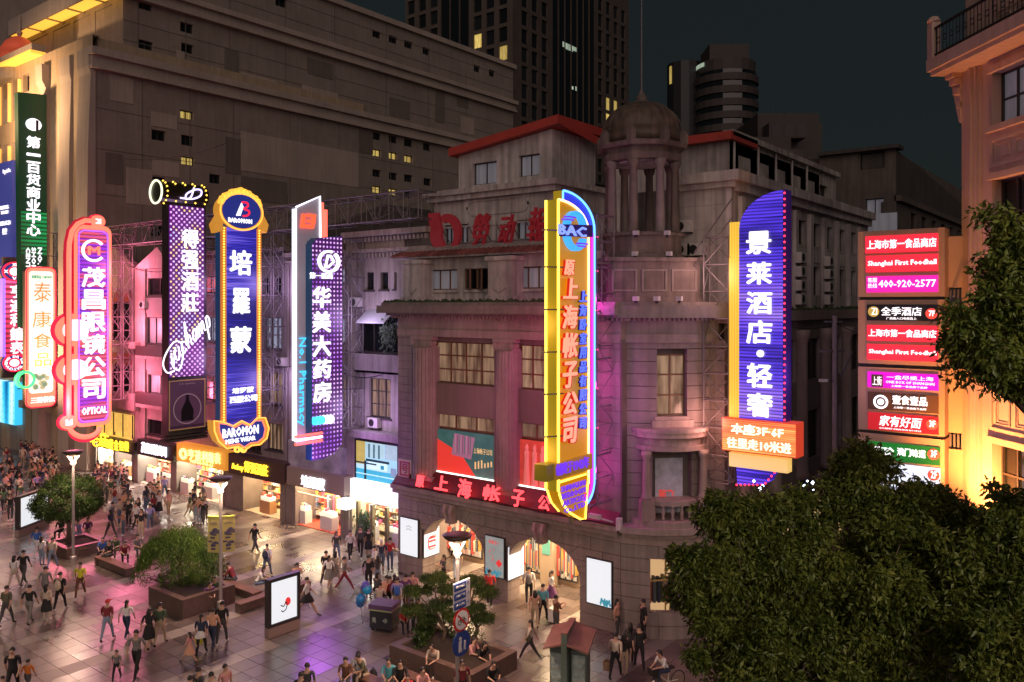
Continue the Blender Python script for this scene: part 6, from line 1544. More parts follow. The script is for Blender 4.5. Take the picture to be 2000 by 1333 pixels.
q = F.rect(1410,822,1556,888,-.3); MB().fb(F, q[0], q[1], -.3, .5, q[2], q[3]).build('notice_box', mat('red_box', (.3,.05,.03), .5, em=(1,.08,.03), es=.5), t)
MB().fb(F, q[0]+.04, q[1]-.04, -.34, -.3, q[2]+.04, q[3]-.04).build('notice_led', led_lines('led_orange', [(.35,(1,.10,.03)),(.5,(1,.22,.06)),(.65,(1,.45,.12))], .08, 1.5, 6, dim=.5), t)
YW = glow('warm_white_letters', (1,.85,.6), 1.6, samp=False)
tpx(F, '本座3F·6F', (1428,831,1530,852), -.4, YW, t, w=.02); tpx(F, '往里走10米进', (1420,860,1545,881), -.4, YW, t, w=.02)
_m2, _N, _L, _b = nodes_of('yellow_ribs_flat')
_g = _N.new('ShaderNodeNewGeometry'); _s = _N.new('ShaderNodeSeparateXYZ'); _L.new(_g.outputs['Position'], _s.inputs[0])
_f = mth(_N, _L, 'FRACT', mth(_N, _L, 'DIVIDE', _s.outputs[2], .1)); _c = ramp(_N, _L, _f, [(0,(1,.7,.1)),(.5,(.7,.35,.02)),(1,(1,.7,.1))]); _L.new(_c, _b.inputs['Emission Color']); _b.inputs['Emission Strength'].default_value = .8
q = F.rect(1424,890,1538,918,-.1); MB().fb(F, q[0], q[1], -.1, .4, q[2], q[3]).build('yellow_plinth', _m2, t)
P = poly(F, ((1438,912),(1520,912),(1505,940),(1490,948),(1440,946))); MB().fp(F, P, .0, .35).build('blue_tail', LH, t)
b = MB(); bulbs(F, [F.px(1440+i*8,947) for i in range(7)]+[F.px(1496+i*6,944-i*7) for i in range(5)], -.06, .045, RB, t)
b = MB(); x0_, x1_ = F.a(1372), F.a(1421)
truss(b, F.P(x0_,.1,6.4), F.P(x0_,.1,16.6), F.av*(x1_-x0_), F.dv*.6, 0, 9, .035)
b.tube([F.P(F.a(1350),.3,16.0),F.P(F.a(1425),.3,18.2)], .03, 5); b.tube([F.P(F.a(1350),.3,15.4),F.P(F.a(1425),.3,17.4)], .03, 5); b.build('lattice', STEEL, t, kind='stuff')
spill(t, F, F.a(1400), -.6, 15, (1,.55,.5), 130, .5)
spill(t, F, F.a(1400), -.6, 9, (1,.45,.35), 160, .5)
spill(t, F, F.a(1560), -.5, 11, (.45,.3,1), 120, .5)
# 9 green shopping centre sign
U = -77.5; F = FU(U); t = thing('led_sign', 'tall dark green led sign with white characters on the department store', 'sign')
P = poly(F, ((35,180),(91,186),(92,640),(40,640))); MB().fp(F, P, 0, .7).build('sign_box', mat('green_black', (.01,.03,.02), .4, em=(.0,.05,.02), es=.4), t)
MB().fb(F, F.a(41), F.a(91), -.04, 0, F.z(66,500), F.z(66,415)).build('green_band', led_lines('led_green', [(.3,(.0,.10,.03)),(.6,(.0,.35,.08)),(.75,(.02,.6,.2))], .35, .9, 1), t)
vtext(F, '第一百货商业中心', (52,266,79,462), -.1, WHT, t, w=.025, gap=.06)
c = F.px(65,244); ra = (F.a(80)-F.a(50))/2; b = MB(); disc(b, F, c[0], c[1], ra, -.15, 0, 24, ra*.85); k = b.build('logo_disc', WHT, t); MB().fb(F, c[0]+.15, c[0]+.35, -.2, -.15, c[1]-ra*.85, c[1]+.4).build('logo_stroke', BLACK, k)
for i, (s_, x) in enumerate((('CENTER',54),('SHOPPING',65),('NO.1',77))):
    q = F.rect(x-4,484,x+4,484+10*len(s_)); hh = q[3]-q[2]; ww = q[1]-q[0]
    text(F, s_, (q[0]+q[1])/2-hh/2, (q[0]+q[1])/2+hh/2, (q[2]+q[3])/2-ww/2, (q[2]+q[3])/2+ww/2, -.1, WHT, t, rot=-math.pi/2, w=.02)
# blue screen on the department store front
t = thing('led_screen', 'dark blue led screen with small white print at the far left edge', 'screen')
q = G1.rect(-30,320,24,520,-.4); MB().fb(G1, q[0], q[1], -.4, 0, q[2], q[3]).build('screen', mat('navy_screen', (.02,.03,.15), .4, em=(.035,.04,.20), es=.9), t)
for s_, rr in (('byside',(6,330,20,340)),('SHOPPING',(0,402,16,409)),('TIME CITY',(2,412,16,418)),('2021.05.20',(0,432,20,440)),('星空',(5,446,13,458))): tpx(G1, s_, rr, -.44, WHT, t)
q = G1.rect(-20,745,30,826,-.6); t = thing('led_screen', 'bright blue striped led screen low at the left edge', 'screen'); MB().fb(G1, q[0], q[1], -.6, 0, q[2], q[3]).build('screen', led_dots('led_aqua', 0, 1.2, [(.35,(.0,.12,.35)),(.5,(.05,.6,.9)),(.65,(.6,.95,1))], 1.3, .5, bg=(.02,.2,.45), bgs=.8, zsc=.05), t)
# roof lattice running along the row
t = thing('roof_scaffold', 'long steel lattice along the roofs behind the row of signs', 'scaffold')
b = MB(); zr = 18.4
truss(b, (G.a(190),31.2,zr), (G.a(845),31.2,zr), (0,1.4,0), (0,0,1.5), 0, 34, .045); b.build('lattice', STEEL, t, kind='stuff')
b = MB()
for i in range(12):
    u = G.a(200)+i*3.1; b.tube([(u,33.5,17),(u+R.uniform(-.5,.5),33.5,20.5)], .04, 5); b.tube([(u,33.5,20),(u+3,33.5,19.6+R.uniform(-.6,.6))], .03, 5); b.tube([(u,31,18.5),(u+1,36,20.6)], .03, 5)
b.build('strut', STEEL, t, kind='stuff')
for i, (x, y0, y1) in enumerate(((300,450,850),(560,405,470))):
    pass
# ------------------------------------------------------------------ pale building at the right edge and its sign panel
SALM = mat('salmon_stucco', (.60,.43,.35), .65, mot=.08, streak=.1, var=.05, bump=.05)
RF = Frame(-5.5, 33.8, -48.5)
t = thing('classical_building', 'pale stucco building at the right edge with an overhanging balcony and panelled bays', 'building')
wy = [(144,249),(352,483),(600,722),(864,985)]
w0 = RF.a(1937, .0); wh = []
for y0, y1 in wy: wh.append((w0, w0+3.2, RF.z(1937,y1), RF.z(1937,y0)))
b = MB(); wall(b, RF, 0, 9, 0, 26, wh, .45); b.fb(RF, .02, 9, .45, 12, 0, 26); b.fb(RF, 0, .02, 0, 12, 0, 26); b.build('wall', SALM, t)
for i, h in enumerate(wh):
    window(t, RF, *h, d=.45, nx=4, nz=2, t=.07, pm=(PANE_CURT, WIN_DARK, WIN_DARK, WIN_DARK)[i])
    b = MB(); b.fb(RF, h[0]-.12, h[1]+.3, -.14, 0, h[3], h[3]+.22); b.build('lintel', SALM, t)
    b = MB(); b.fb(RF, h[0]-.12, h[1]+.3, -.2, 0, h[2]-.2, h[2]); b.build('sill', SALM, t)
zsp = [(wh[i][2]-.3, wh[i+1][3]+.32) for i in range(3)]+[(wh[0][3]+.4, wh[0][3]+2.2)]
for z1, z0 in [(max(p), min(p)) for p in zsp]:
    o_ = [(w0-.05,z0+.1),(w0+3.2,z0+.1),(w0+3.2,z1-.1),(w0-.05,z1-.1)]; i_ = [(w0+.07,z0+.22),(w0+3.08,z0+.22),(w0+3.08,z1-.22),(w0+.07,z1-.22)]
    MB().fring(RF, o_, i_, -.06, 0).build('panel_moulding', SALM, t)
    for k in range(3):
        a = w0+.25+k*1.0; o_ = [(a,z0+.35),(a+.75,z0+.35),(a+.75,z1-.35),(a,z1-.35)]; c_ = ((o_[0][0]+o_[1][0])/2,(z0+z1)/2)
        for s, dd in ((1,.05),(.78,.03)): 
            O = [(c_[0]+(p[0]-c_[0])*s, c_[1]+(p[1]-c_[1])*(1-(1-s)*.6)) for p in o_]; I = [(c_[0]+(p[0]-c_[0])*(s-.1), c_[1]+(p[1]-c_[1])*(1-(1-s)*.6-.06)) for p in o_]
            MB().fring(RF, O, I, -dd, 0).build('panel_moulding', SALM, t)
for a, w, d in ((.0,.42,.12),(.47,.07,.2),(.6,.07,.26),(.74,.1,.16),(.9,.06,.1)): MB().fb(RF, a-.03, a+w, -d, 0, 0, 22.3).build('pilaster', SALM, t)
b = MB(); b.fb(RF, -.55, 9, -1.0, .1, 22.25, 22.42); b.fb(RF, -.65, 9, -1.1, .1, 22.42, 22.85); b.build('balcony_slab', SALM, t)
for z, e in ((22.1,.45),(21.85,.36),(21.5,.28),(21.0,.2),(20.5,.1)): MB().fb(RF, -e, .0, -e*1.1, .6, z-.02, z+.2).build('corbel', SALM, t)
MB().fp(Frame(*RF.P(-.3,-.2,0)[:2], -48.5+0), [(-.3,22.1),(.3,22.1),(.3,20.4),(.2,20.5),(.0,21.2)], 0, .35).build('corbel', SALM, t)
MB().fb(RF, -.62, -.3, -1.08, -.75, 22.85, 24.2).build('newel_post', SALM, t)
MB().lathe([(.2,24.2),(.24,24.25),(.15,24.4),(.02,24.45)], *RF.P(-.46,-.92,0)[:2], 10).build('post_cap', SALM, t)
rl = MB(); rl.fb(RF, -.3, 9, -1.0, -.92, 23.9, 23.98); rl.fb(RF, -.3, 9, -1.0, -.92, 22.95, 23.0)
rw = rl.build('railing', DARKM, t)
for i in range(46):
    a = -.2+i*.2; MB().tube([RF.P(a,-.96,22.9),RF.P(a,-.96,23.95)], .014 if i%8 else .03, 5).build('baluster', DARKM, rw)
for i in range(22):
    b = MB(); c = -.1+i*.4; ringm(b, RF, c, 23.45, .09, .12, -.97, -.95, 12); b.build('scrollwork', DARKM, rw)
b = MB(); b.fb(RF, -.4, 9, -1.9, 0, 5.75, 6.1); b.build('street_canopy', mat('pale_canopy', (.5,.46,.44), .6), t)
MB().tube([RF.P(a*.5-.3,-1.9,6.35+.08*math.sin(a)) for a in range(14)], .03, 5).build('canopy_rail', DARKM, t)
MB().tube([RF.P(-.02,-.5+.9,12.5),RF.P(-.06,.4,20)], .05, 5).build('drain_pipe', DARKM, t)
# flood lamps on the canopy
FLD = glow('flood_glow', (1,.62,.2), 30, samp=False)
for a, d, e, lab in ((-1.1,-1.4,150,'small glowing flood lamp on the canopy left of the pale building'),(2.3,-1.7,170,'small glowing flood lamp on the canopy under the lowest window')):
    p = RF.P(a, d, 6.5); q = thing('flood_lamp', lab, 'lamp', p)
    MB().box(p.x-.1,p.x+.1,p.y-.1,p.y+.1,6.4,6.5).build('lamp_body', DARKM, q); MB().box(p.x-.08,p.x+.08,p.y-.08,p.y+.08,6.5,6.52).build('lens', FLD, q)
    l = bpy.data.lights.new('flood_light', 'SPOT'); l.energy = e*27; l.color = (1,.36,.085); l.spot_size = math.radians(150); l.spot_blend = .8; l.shadow_soft_size = .12
    o = bpy.data.objects.new('flood_light', l); COL.objects.link(o); o.location = (p.x, p.y, 6.6); o.rotation_euler = (Vector(RF.dv)*.75+Vector((0,0,1))).to_track_quat('-Z','Y').to_euler()
# sign panel
t = thing('sign_tower', 'beige panel tower stacked with twelve lit tenant signs beside the pale building', 'sign')
PV = FV(33.0); SP = mat('tan_panel', (.46,.30,.20), .55, mot=.08, var=.05)
x0_, x1_ = PV.a(1676), PV.a(1845)
segs = [(452,580),(586,713),(720,846),(852,980)]
for i, (y0, y1) in enumerate(segs):
    z1, z0 = PV.z(1760, y0-3 if i == 0 else y0), PV.z(1760, y1)
    MB().fb(PV, x0_, x1_, 0, 1.0, z0, z1).build('panel_box', SP, t)
MB().fb(PV, x0_+.05, x1_-.05, .05, .95, 0, PV.z(1760,455)-.1).build('panel_core', DARKM, t)
Fq = FV(33.7); 
for i, (y0,y1) in enumerate(((462,562),(596,700),(712,846),(878,1010))):
    r = Fq.rect(1846,y0,1886,y1); MB().fb(Fq, r[0]-.3, -5.55, 0, .6, r[2], r[3]).build('side_panel', SP, t)
for y in (566, 704, 850):
    r = Fq.rect(1853,y,1884,y+27)
    for k in range(5):
        a = r[0]+(r[1]-r[0])*k/4; MB().fb(Fq, a, a+.07, .1, .2, r[2], r[3]).build('louvre', STEEL, t)
rows = [(1690,1832,459,493,'r'),(1691,1832,498,531,'r'),(1692,1832,539,571,'m'),(1693,1832,595,627,'k'),(1693,1832,636,667,'r'),(1693,1832,674,705,'r'),
        (1694,1833,729,760,'p'),(1695,1833,769,804,'n'),(1695,1833,810,844,'d'),(1696,1836,868,903,'g'),(1697,1836,908,944,'w'),(1697,1836,950,985,'w')]
PC = {'r':((1,.03,.06),1.0),'m':((1,.02,.45),1.0),'k':((.012,.010,.014),.6),'p':((.8,.01,.65),1.0),'n':((.10,.03,.015),.8),'d':((.65,.02,.03),.8),'g':((.015,.22,.03),.7),'w':((.8,.85,1),1.2)}
for i, (x0,x1,y0,y1,k) in enumerate(rows):
    r = PV.rect(x0,y0,x1,y1,-.05); c, e = PC[k]
    o = MB().fb(PV, r[0], r[1], -.05, .0, r[2], r[3]).build('lit_sign', mat('lit_'+k, tuple(v*.4 for v in c), .4, em=c, es=e, var=.28 if k in 'rm' else 0, vs=.9), t)
    W_ = glow('sign_white_soft', (.95,.9,.95), 1.7, samp=False)
    def T(s, x0, y0, x1, y1, m=None, **kw): tpx(PV, s, (x0,y0,x1,y1), -.09, m or W_, o, dep=.02, **kw)
    if i in (0, 4): T('上海市第一食品商店', x0+3, y0+8, x1-3, y1-8, w=.02)
    if i in (1, 5): T('Shanghai First Foodhall', x0+4, y0+10, x1-3, y1-10, w=.02)
    if i == 2: T('400-920-2577', x0+24, y0+8, x1-4, y1-10, w=.01); T('客服', x0+3, y0+4, x0+21, y0+13); T('热线', x0+3, y0+15, x0+21, y0+24)
    if i == 3: 
        T('全季酒店', x0+28, y0+5, x1-32, y0+22, w=.01); T('广西路入口电梯直上', x0+38, y0+25, x1-42, y0+30)
        c_ = PV.px(x0+14, y0+14); b = MB(); disc(b, PV, c_[0], c_[1], .2, -.08, -.05, 16); b.build('gold_badge', mat('gold_badge', (.4,.28,.06), .4, em=(.5,.36,.08), es=.8), o); T('ZI', x0+9, y0+7, x0+20, y0+20)
    if i in (3, 8, 9, 10):
        c_ = PV.px(x1-12, (y0+y1)/2+2); b = MB(); disc(b, PV, c_[0], c_[1], .2, -.08, -.05, 16); b.build('floor_badge', mat('red_badge', (.5,.08,.06), .4, em=(.8,.06,.05), es=.9), o); T({3:'7F',8:'3F',9:'3F',10:'2F'}[i], x1-18, y0+12, x1-6, y1-9, w=.02)
    if i == 6: T('一盒尽揽上海', x0+38, y0+6, x1-10, y0+14); T('ONE BOX OF SHANGHAI', x0+36, y0+17, x1-8, y0+22); T('上海第一食品旗下品牌', x0+46, y0+25, x1-22, y0+29); r_ = PV.rect(x0+8,y0+3,x0+30,y0+27,-.07); MB().fb(PV, r_[0], r_[1], -.08, -.05, r_[2], r_[3]).build('brown_badge', mat('lit_n', (.1,.05,.03)), o); T('上街', x0+10, y0+6, x0+28, y0+24)
    if i == 7:
        c_ = PV.px(x0+26, y0+16); b = MB(); ringm(b, PV, c_[0], c_[1], .19, .26, -.09, -.05, 20); disc(b, PV, c_[0], c_[1], .12, -.09, -.05, 10); b.build('round_emblem', W_, o); T('壹食壹品', x0+48, y0+5, x1-22, y0+23, w=.02); T('上海第一食品旗下品牌', x0+50, y0+27, x1-24, y0+31)
    if i == 8: T('家有好面', x0+22, y0+4, x1-32, y0+25, w=.01, shear=.2); T('GOURMET SHANGHAI NOODLE', x0+22, y0+28, x1-34, y0+31)
    if i == 9: T('葡珍', x0+8, y0+5, x0+50, y0+24, w=.02); T('澳门味道', x0+56, y0+9, x1-28, y0+25, w=.02); T('MACAU RESTAURANT', x0+8, y0+28, x0+50, y0+31)
tubes = glow('fairy_white', (.7,.8,1), 8, samp=False)
tr = thing('light_string', 'cold white point lights glinting behind the big street tree', 'lights')
me_b = MB().lathe([(.001,-.03),(.03,0),(.001,.03)], 0, 0, 6); me = bpy.data.meshes.new('bulb'); me.from_pydata(me_b.v, [], me_b.f); me.materials.append(tubes)
for i in range(60):
    D_ = R.uniform(24, 27); x = R.choice((1390, 1480, 1590, 1665, 1780))+R.gauss(0,14); y = R.uniform(940, 1180); c_ = cw((x-1000)*D_/FPX, D_)
    o = bpy.data.objects.new('bulb', me); COL.objects.link(o); o.parent = tr; o.location = (c_[0], c_[1], CH+(HY-y)*D_/FPX); s = R.uniform(.8,2.2); o.scale = (s,s,s)
# utility pole on the side street
c_ = cw(14.2, 36.2); t = thing('utility_pole', 'grey utility pole with a crossarm and small street light on the side street', 'pole', (c_[0], c_[1], 0))
MB().tube([(c_[0],c_[1],0),(c_[0],c_[1],13.3)], .14, 10, r1=.11).build('pole', mat('concrete_pole', (.25,.22,.21), .8, var=.15), t)
Fc = Frame(c_[0], c_[1], math.degrees(YAW)+10)
MB().fb(Fc, -.75, .45, -.05, .05, 11.7, 11.8).build('crossarm', STEEL, t); MB().fb(Fc, -.5, .35, -.05, .05, 13.0, 13.08).build('crossarm', STEEL, t)
MB().tube([Fc.P(.3,0,10.6),Fc.P(.85,0,11.7)], .04, 5).build('brace', STEEL, t); MB().tube([Fc.P(0,0,10.4),Fc.P(-.6,-.2,10.5)], .035, 5).build('lamp_arm', STEEL, t)
MB().fb(Fc, -.85, -.5, -.3, -.12, 10.42, 10.55).build('lamp_head', ACM, t)
# overhead wires
for i, (p, q, lab) in enumerate((((14.2,36.2,13.0),(16,29,12.6),'thin wire from the utility pole to the pale building'),((14.2,36.2,12.9),(9.5,34,13.8),'thin wire from the utility pole to the turret cornice'),((-30,63,25),(-18,52,24),'thin wire from the beige store corner over the signs'))):
    a_, b_ = cw(p[0],p[1]), cw(q[0],q[1]); P = []
    for k in range(13): s = k/12; P.append((a_[0]+(b_[0]-a_[0])*s, a_[1]+(b_[1]-a_[1])*s, p[2]+(q[2]-p[2])*s-.5*4*s*(1-s)))
    tag(MB().tube(P, .018, 4).build('wire', BLACK), lab, 'wire')

# added mast, out of the frame, whose spot brightens the tree leaves
t = thing('added_flood_mast', 'tall added flood light mast for the tree, beyond the right edge of the picture', 'lamp', (9,3,0))
MB().tube([(9,3,0),(9,3,18.5)], .14, 10, r1=.09).build('pole', STEEL, t); MB().box(8.6,9.4,2.7,3.3,18.5,18.8).build('lamp_head', DARKM, t)
l = bpy.data.lights.new('flood_light', 'SPOT'); l.energy = 4600; l.color = (1,.86,.62); l.spot_size = math.radians(85); l.spot_blend = .9; l.shadow_soft_size = .3
o = bpy.data.objects.new('flood_light', l); COL.objects.link(o); o.parent = t; o.location = (-.3,.3,18.4); o.rotation_euler = (Vector((-5,14,7))-Vector((9,3,18.4))).to_track_quat('-Z','Y').to_euler()
# ------------------------------------------------------------------ street furniture
BRZ = mat('bronze_bowl', (.10,.06,.05), .4, .4); GALV = mat('galvanised_pole', (.42,.38,.36), .4, .5, var=.1)
LAMPW = glow('lamp_head_white', (1,.84,.62), 2.2, samp=False)
def street_lamp(x, yb, lab, zt=5.75, e=560, loc=None, grp=None):
    p = loc or ground(x, yb); t = thing('street_lamp', lab, 'street lamp', (0,0,0), grp)
    MB().lathe([(.16,0),(.16,.35),(.08,.4),(.065,zt-.6),(.09,zt-.58),(.09,zt-.45)], 0, 0, 12).build('pole', GALV, t, smooth=False)
    h = MB(); h.lathe([(.07,zt-.1),(.28,zt+.0),(.46,zt+.12),(.52,zt+.2),(.34,zt+.24),(.02,zt+.26)], 0, 0, 24); h.build('bowl', BRZ, t, smooth=True)
    g = MB()
    for k in range(6):
        a = math.radians(60*k); g.tube([(0,0,zt-.45),(.27*math.cos(a),.27*math.sin(a),zt-.05)], .026, 4)
    g.lathe([(.1,zt-.5),(.14,zt-.42),(.1,zt-.35)], 0, 0, 10)
    g.build('lamp_spikes', LAMPW, t)
    l = bpy.data.lights.new('lamp_light', 'AREA'); l.shape = 'DISK'; l.size = .95; l.energy = e; l.color = (1,.66,.47)
    o = bpy.data.objects.new('lamp_light', l); COL.objects.link(o); o.parent = t; o.location = (0,0,zt-.03)
    t.location = (p[0], p[1], 0); return t
LM = [street_lamp(143,1100,'street lamp whose pole stands in front of the round clipped tree'), street_lamp(431,1190,'street lamp with two banners on its pole'),
      street_lamp(0,0,'street lamp carrying the road signs in front of the arches', loc=Vector((-18.75,20.9,0))),
      street_lamp(0,0,'street lamp hidden behind the big dark tree', loc=Vector((-5.2,20.9,0)))]
for u, w_ in ((-59.5,'first'),(-73,'second')): street_lamp(0,0,w_+' street lamp beyond the left edge of the picture', loc=Vector((u,20.9,0)), grp='street lamps further along the street')
for u, w_ in ((-50,'leftmost'),(-34,'second'),(-18,'third'),(-4,'rightmost')): street_lamp(0,0,w_+' street lamp beyond the lower edge of the picture', loc=Vector((u,7.0,0)), grp='street lamps along the near side')
# banners
lp = LM[1].location
for s, lab in ((-1,'left yellow banner with a crowd picture on the lamp pole'),(1,'right yellow banner with a crowd picture on the lamp pole')):
    t = thing('banner', lab, 'banner', lp); Fb_ = Frame(lp.x, lp.y, math.degrees(YAW)+ (-8 if s < 0 else 24))
    z1, z0 = (4.15, 2.55); YLW = mat('banner_cloth', (.42,.36,.12), .7)
    a0, a1 = (.06,.62) if s > 0 else (-.62,-.06)
    MB().fb(Fb_, a0, a1, -.01, .01, z0, z1).build('cloth', YLW, t); MB().fb(Fb_, a0, a1, -.03, .03, z1, z1+.05).build('rail', mat('banner_rail', (.35,.4,.05)), t)
    Q = random.Random(5)
    PRT = mat('banner_print', (.06,.05,.10), .7); 
    b = MB()
    for i in range(24): cx_, cz_ = (a0+a1)/2+Q.gauss(0,.08), z0+.55+Q.uniform(-.4,.55); b.fb(Fb_, cx_-.09, cx_+.09, -.02-Q.random()*.004, -.012, cz_-.04, cz_+.04)
    b.build('print', PRT, t, kind='stuff'); text(Fb_, '五五购物节', a0+.1, a1-.1, z1-.32, z1-.2, -.02, PRT, t, dep=.01)
# road signs on the third lamp
lp = LM[2].location
SF_ = Frame(lp.x+.1, lp.y, 90)
def on_pole(y): return CH+(HY-y)*27.9/FPX
t = thing('direction_sign', 'small stack of three blue direction plates with white lettering on the lamp pole', 'sign', lp)
zt_, zb_ = on_pole(1136), on_pole(1190)
MB().fb(SF_, -.38, .45, -.08, -.04, zb_, zt_).build('back_plate', mat('white_plate', (.6,.58,.6), .5), t)
for i in range(3):
    z1 = zt_-.04-i*(zt_-zb_)/3; z0 = z1-(zt_-zb_)/3+.08; bp_ = MB().fb(SF_, -.36, .22, -.10, -.08, z0, z1).build('blue_plate', mat('sign_blue', (.02,.06,.28), .4), t)
    text(SF_, ('南京路','人民广场','步行街')[i], -.3, .16, z0+.09, z1-.05, -.105, mat('sign_white_paint', (.7,.7,.7), .5), bp_, dep=.01); text(SF_, ('↑','→','→')[i], .27, .4, z0+.07, z1-.03, -.09, mat('sign_blue', (0,0,0)), t, dep=.01)
def round_sign(zc, r, blue, lab):
    t = thing('road_sign', lab, 'sign', lp); b = MB(); disc(b, SF_, 0, zc, r, -.1, -.06, 28); b.build('disc', mat('sign_blue', (0,0,0)) if blue else mat('sign_red', (.5,.02,.02), .4), t)
    Wp = mat('sign_white_paint', (.7,.7,.7))
    if not blue:
        b = MB(); disc(b, SF_, 0, zc, r*.8, -.11, -.1, 28); b.build('white_field', Wp, t); K = BLACK
        for s in (-1,1): b = MB(); ringm(b, SF_, s*r*.3, zc-r*.15, r*.17, r*.23, -.12, -.11, 16); b.build('wheel_print', K, t)
        b = MB(); b.tube([SF_.P(-.3*r,-.118,zc-.15*r),SF_.P(-.1*r,-.118,zc+.2*r),SF_.P(.25*r,-.118,zc+.2*r),SF_.P(.3*r,-.118,zc-.15*r)], .012, 4); b.tube([SF_.P(.05*r,-.118,zc-.15*r),SF_.P(-.1*r,-.118,zc+.2*r)], .012, 4); b.build('bicycle_print', K, t)
        b = MB(); b.fp(SF_, [(-.62*r,zc+.48*r),(-.5*r,zc+.6*r),(.62*r,zc-.48*r),(.5*r,zc-.6*r)], -.13, -.122); b.build('red_bar', mat('sign_red', (.5,.02,.02)), t)
    else:
        for cx_, k in ((-.18*r,1),(.35*r,.62)):
            b = MB(); disc(b, SF_, cx_, zc+.42*r*k+(-.2*r if k < 1 else 0), .1*r*k+.02, -.115, -.1, 10); b.build('head_print', Wp, t); z_ = zc-(.2*r if k < 1 else 0)
            MB().fp(SF_, [(cx_-.17*r*k,z_+.25*r*k),(cx_+.17*r*k,z_+.25*r*k),(cx_+.1*r*k,z_-.1*r*k),(cx_+.17*r*k,z_-.65*r*k),(cx_+.03*r,z_-.6*r*k),(cx_,z_-.2*r*k),(cx_-.06*r,z_-.65*r*k),(cx_-.2*r*k,z_-.6*r*k)], -.115, -.1).build('walker_print', Wp, t)
round_sign(on_pole(1211), .40, False, 'round red no cycling sign on the lamp pole'); round_sign(on_pole(1257), .43, True, 'round blue pedestrian sign on the lamp pole below the no cycling sign')
# free standing light boxes
SCRW = mat('lightbox_white', (.3,.3,.3), .3, em=(.9,.95,1), es=.84)
def light_box(x0, y0, x1, y1, H, lab, logo=True):
    p, q = ground(x0, y0), ground(x1, y1); L_ = (q-p).length; an = math.degrees(math.atan2(q.y-p.y, q.x-p.x)); F = Frame(p.x, p.y, an)
    t = thing('advertising_lightbox', lab, 'light box', p)
    MB().fb(F, 0, L_, .0, .28, 0, .42).build('plinth', mat('plinth_stone', (.28,.2,.18), .5), t)
    MB().fring(F, [(0,.42),(L_,.42),(L_,H),(0,H)], [(.14,.55),(L_-.14,.55),(L_-.14,H-.14),(.14,H-.14)], -.02, .26).build('frame', mat('lightbox_frame', (.07,.065,.065), .35, .5), t)
    s = MB().fb(F, .14, L_-.14, .03, .22, .55, H-.14).build('screen', SCRW, t)
    if logo:
        c = L_*.62; b = MB(); disc(b, F, c, 1.3, .13, .01, .03, 16, .17); b.build('red_flower', mat('print_red', (.7,.05,.05), .5, em=(1,.05,.05), es=.5), s)
        b = MB(); ftube(b, F, curve(F, [(c-.35,1.22),(c-.2,1.15),(c-.12,1.3),(c-.05,1.2),(c-.1,1.0),(c-.25,.93),(c-.32,1.0)]), .01, .022, 4); b.build('brush_stroke', mat('print_black', (.02,.02,.02), .5), s)
    return t
light_box(524,1249,586,1227,2.42,'white advertising light box with a red flower print beside the stone bench')
light_box(37,1050,97,1026,2.4,'white advertising light box at the left edge beside the round clipped tree', False)
# wall light boxes and posters of the arcade
def wall_box(F, r, d, lab, kind, name='wall_lightbox'):
    a0, a1, z0, z1 = F.rect(*r, d=d); t = thing(name, lab, 'light box' if name == 'wall_lightbox' else 'poster', F.P((a0+a1)/2, d, z0))
    MB().fb(F, a0-.05, a1+.05, d+.02, d+.12, z0-.05, z1+.05).build('frame', mat('lightbox_frame', (.07,.065,.065)), t)
    s = MB().fb(F, a0, a1, d, d+.03, z0, z1).build('screen', SCRW if kind != 'poster' else mat('poster_grey', (.35,.42,.42), .5, em=(.3,.38,.38), es=.45, var=.25, vs=1.3), t)
    w, h = a1-a0, z1-z0; Q = random.Random(len(lab))
    BLT_ = mat('print_teal', (.05,.3,.4), .5, em=(.05,.35,.5), es=.5); RDp = mat('print_red', (.7,.05,.05))
    if kind in ('leaf', 'poster'):
        for i in range(14):
            x = a0+w*(.75+Q.uniform(-.2,.23)) if kind == 'leaf' else a0+w*Q.random(); z = z0+h*Q.uniform(.02,.14)
            b = MB(); disc(b, F, x, z, .05, d-.01-.001*i, d, 6, .09); b.build('leaf_print', BLT_, s)
    if kind == 'birds':
        for z in (.78, .7): b = MB(); ftube(b, F, [(a0+w*.35,z0+h*z),(a0+w*.5,z0+h*(z+.03)),(a0+w*.66,z0+h*z)], d-.005, .012, 4); b.build('bird_print', mat('print_black', (.02,.02,.02)), s)
    if kind == 'red':
        for z in (.62,.5,.3): MB().fb(F, a0+w*.3, a0+w*.75, d-.01, d, z0+h*z, z0+h*(z+.07)).build('print', RDp, s)
        ftube_ = MB(); ftube(ftube_, F, curve(F, [(a0+w*.75,z0+h*.72),(a0+w*.3,z0+h*.66),(a0+w*.3,z0+h*.28),(a0+w*.7,z0+h*.25)]), d-.01, .03, 4); ftube_.build('print_border', RDp, s)
    if kind == 'poster':
        text(F, '欢度五一', a0+w*.2, a0+w*.8, z0+h*.82, z0+h*.92, d-.01, RDp, s, dep=.01)
        MB().fp(F, [(a0+w*.58,z0+h*.35),(a0+w*.77,z0+h*.25),(a0+w*.94,z0+h*.36),(a0+w*.75,z0+h*.46)], d-.012, d).build('diamond_print', RDp, s)
        for i in range(10): x, z = a0+w*Q.uniform(.15,.8), z0+h*Q.uniform(.3,.75); b = MB(); disc(b, F, x, z, .03, d-.01, d, 8); b.build('dot_print', RDp, s)
    return t
wall_box(B, (782,1014,815,1085), -.12, 'white wall light box with bird prints on the leftmost pier', 'birds')
wall_box(B, (948,1050,983,1126), -.12, 'grey green poster with a red diamond on the middle pier', 'poster', 'wall_poster')
wall_box(B, (1146,1095,1193,1182), -.12, 'large blank white wall light box on the right pier', 'leaf')
wall_box(FU(B.a(826)), (829,1032,858,1085), -.08, 'white light box with red print inside the left arch', 'red')
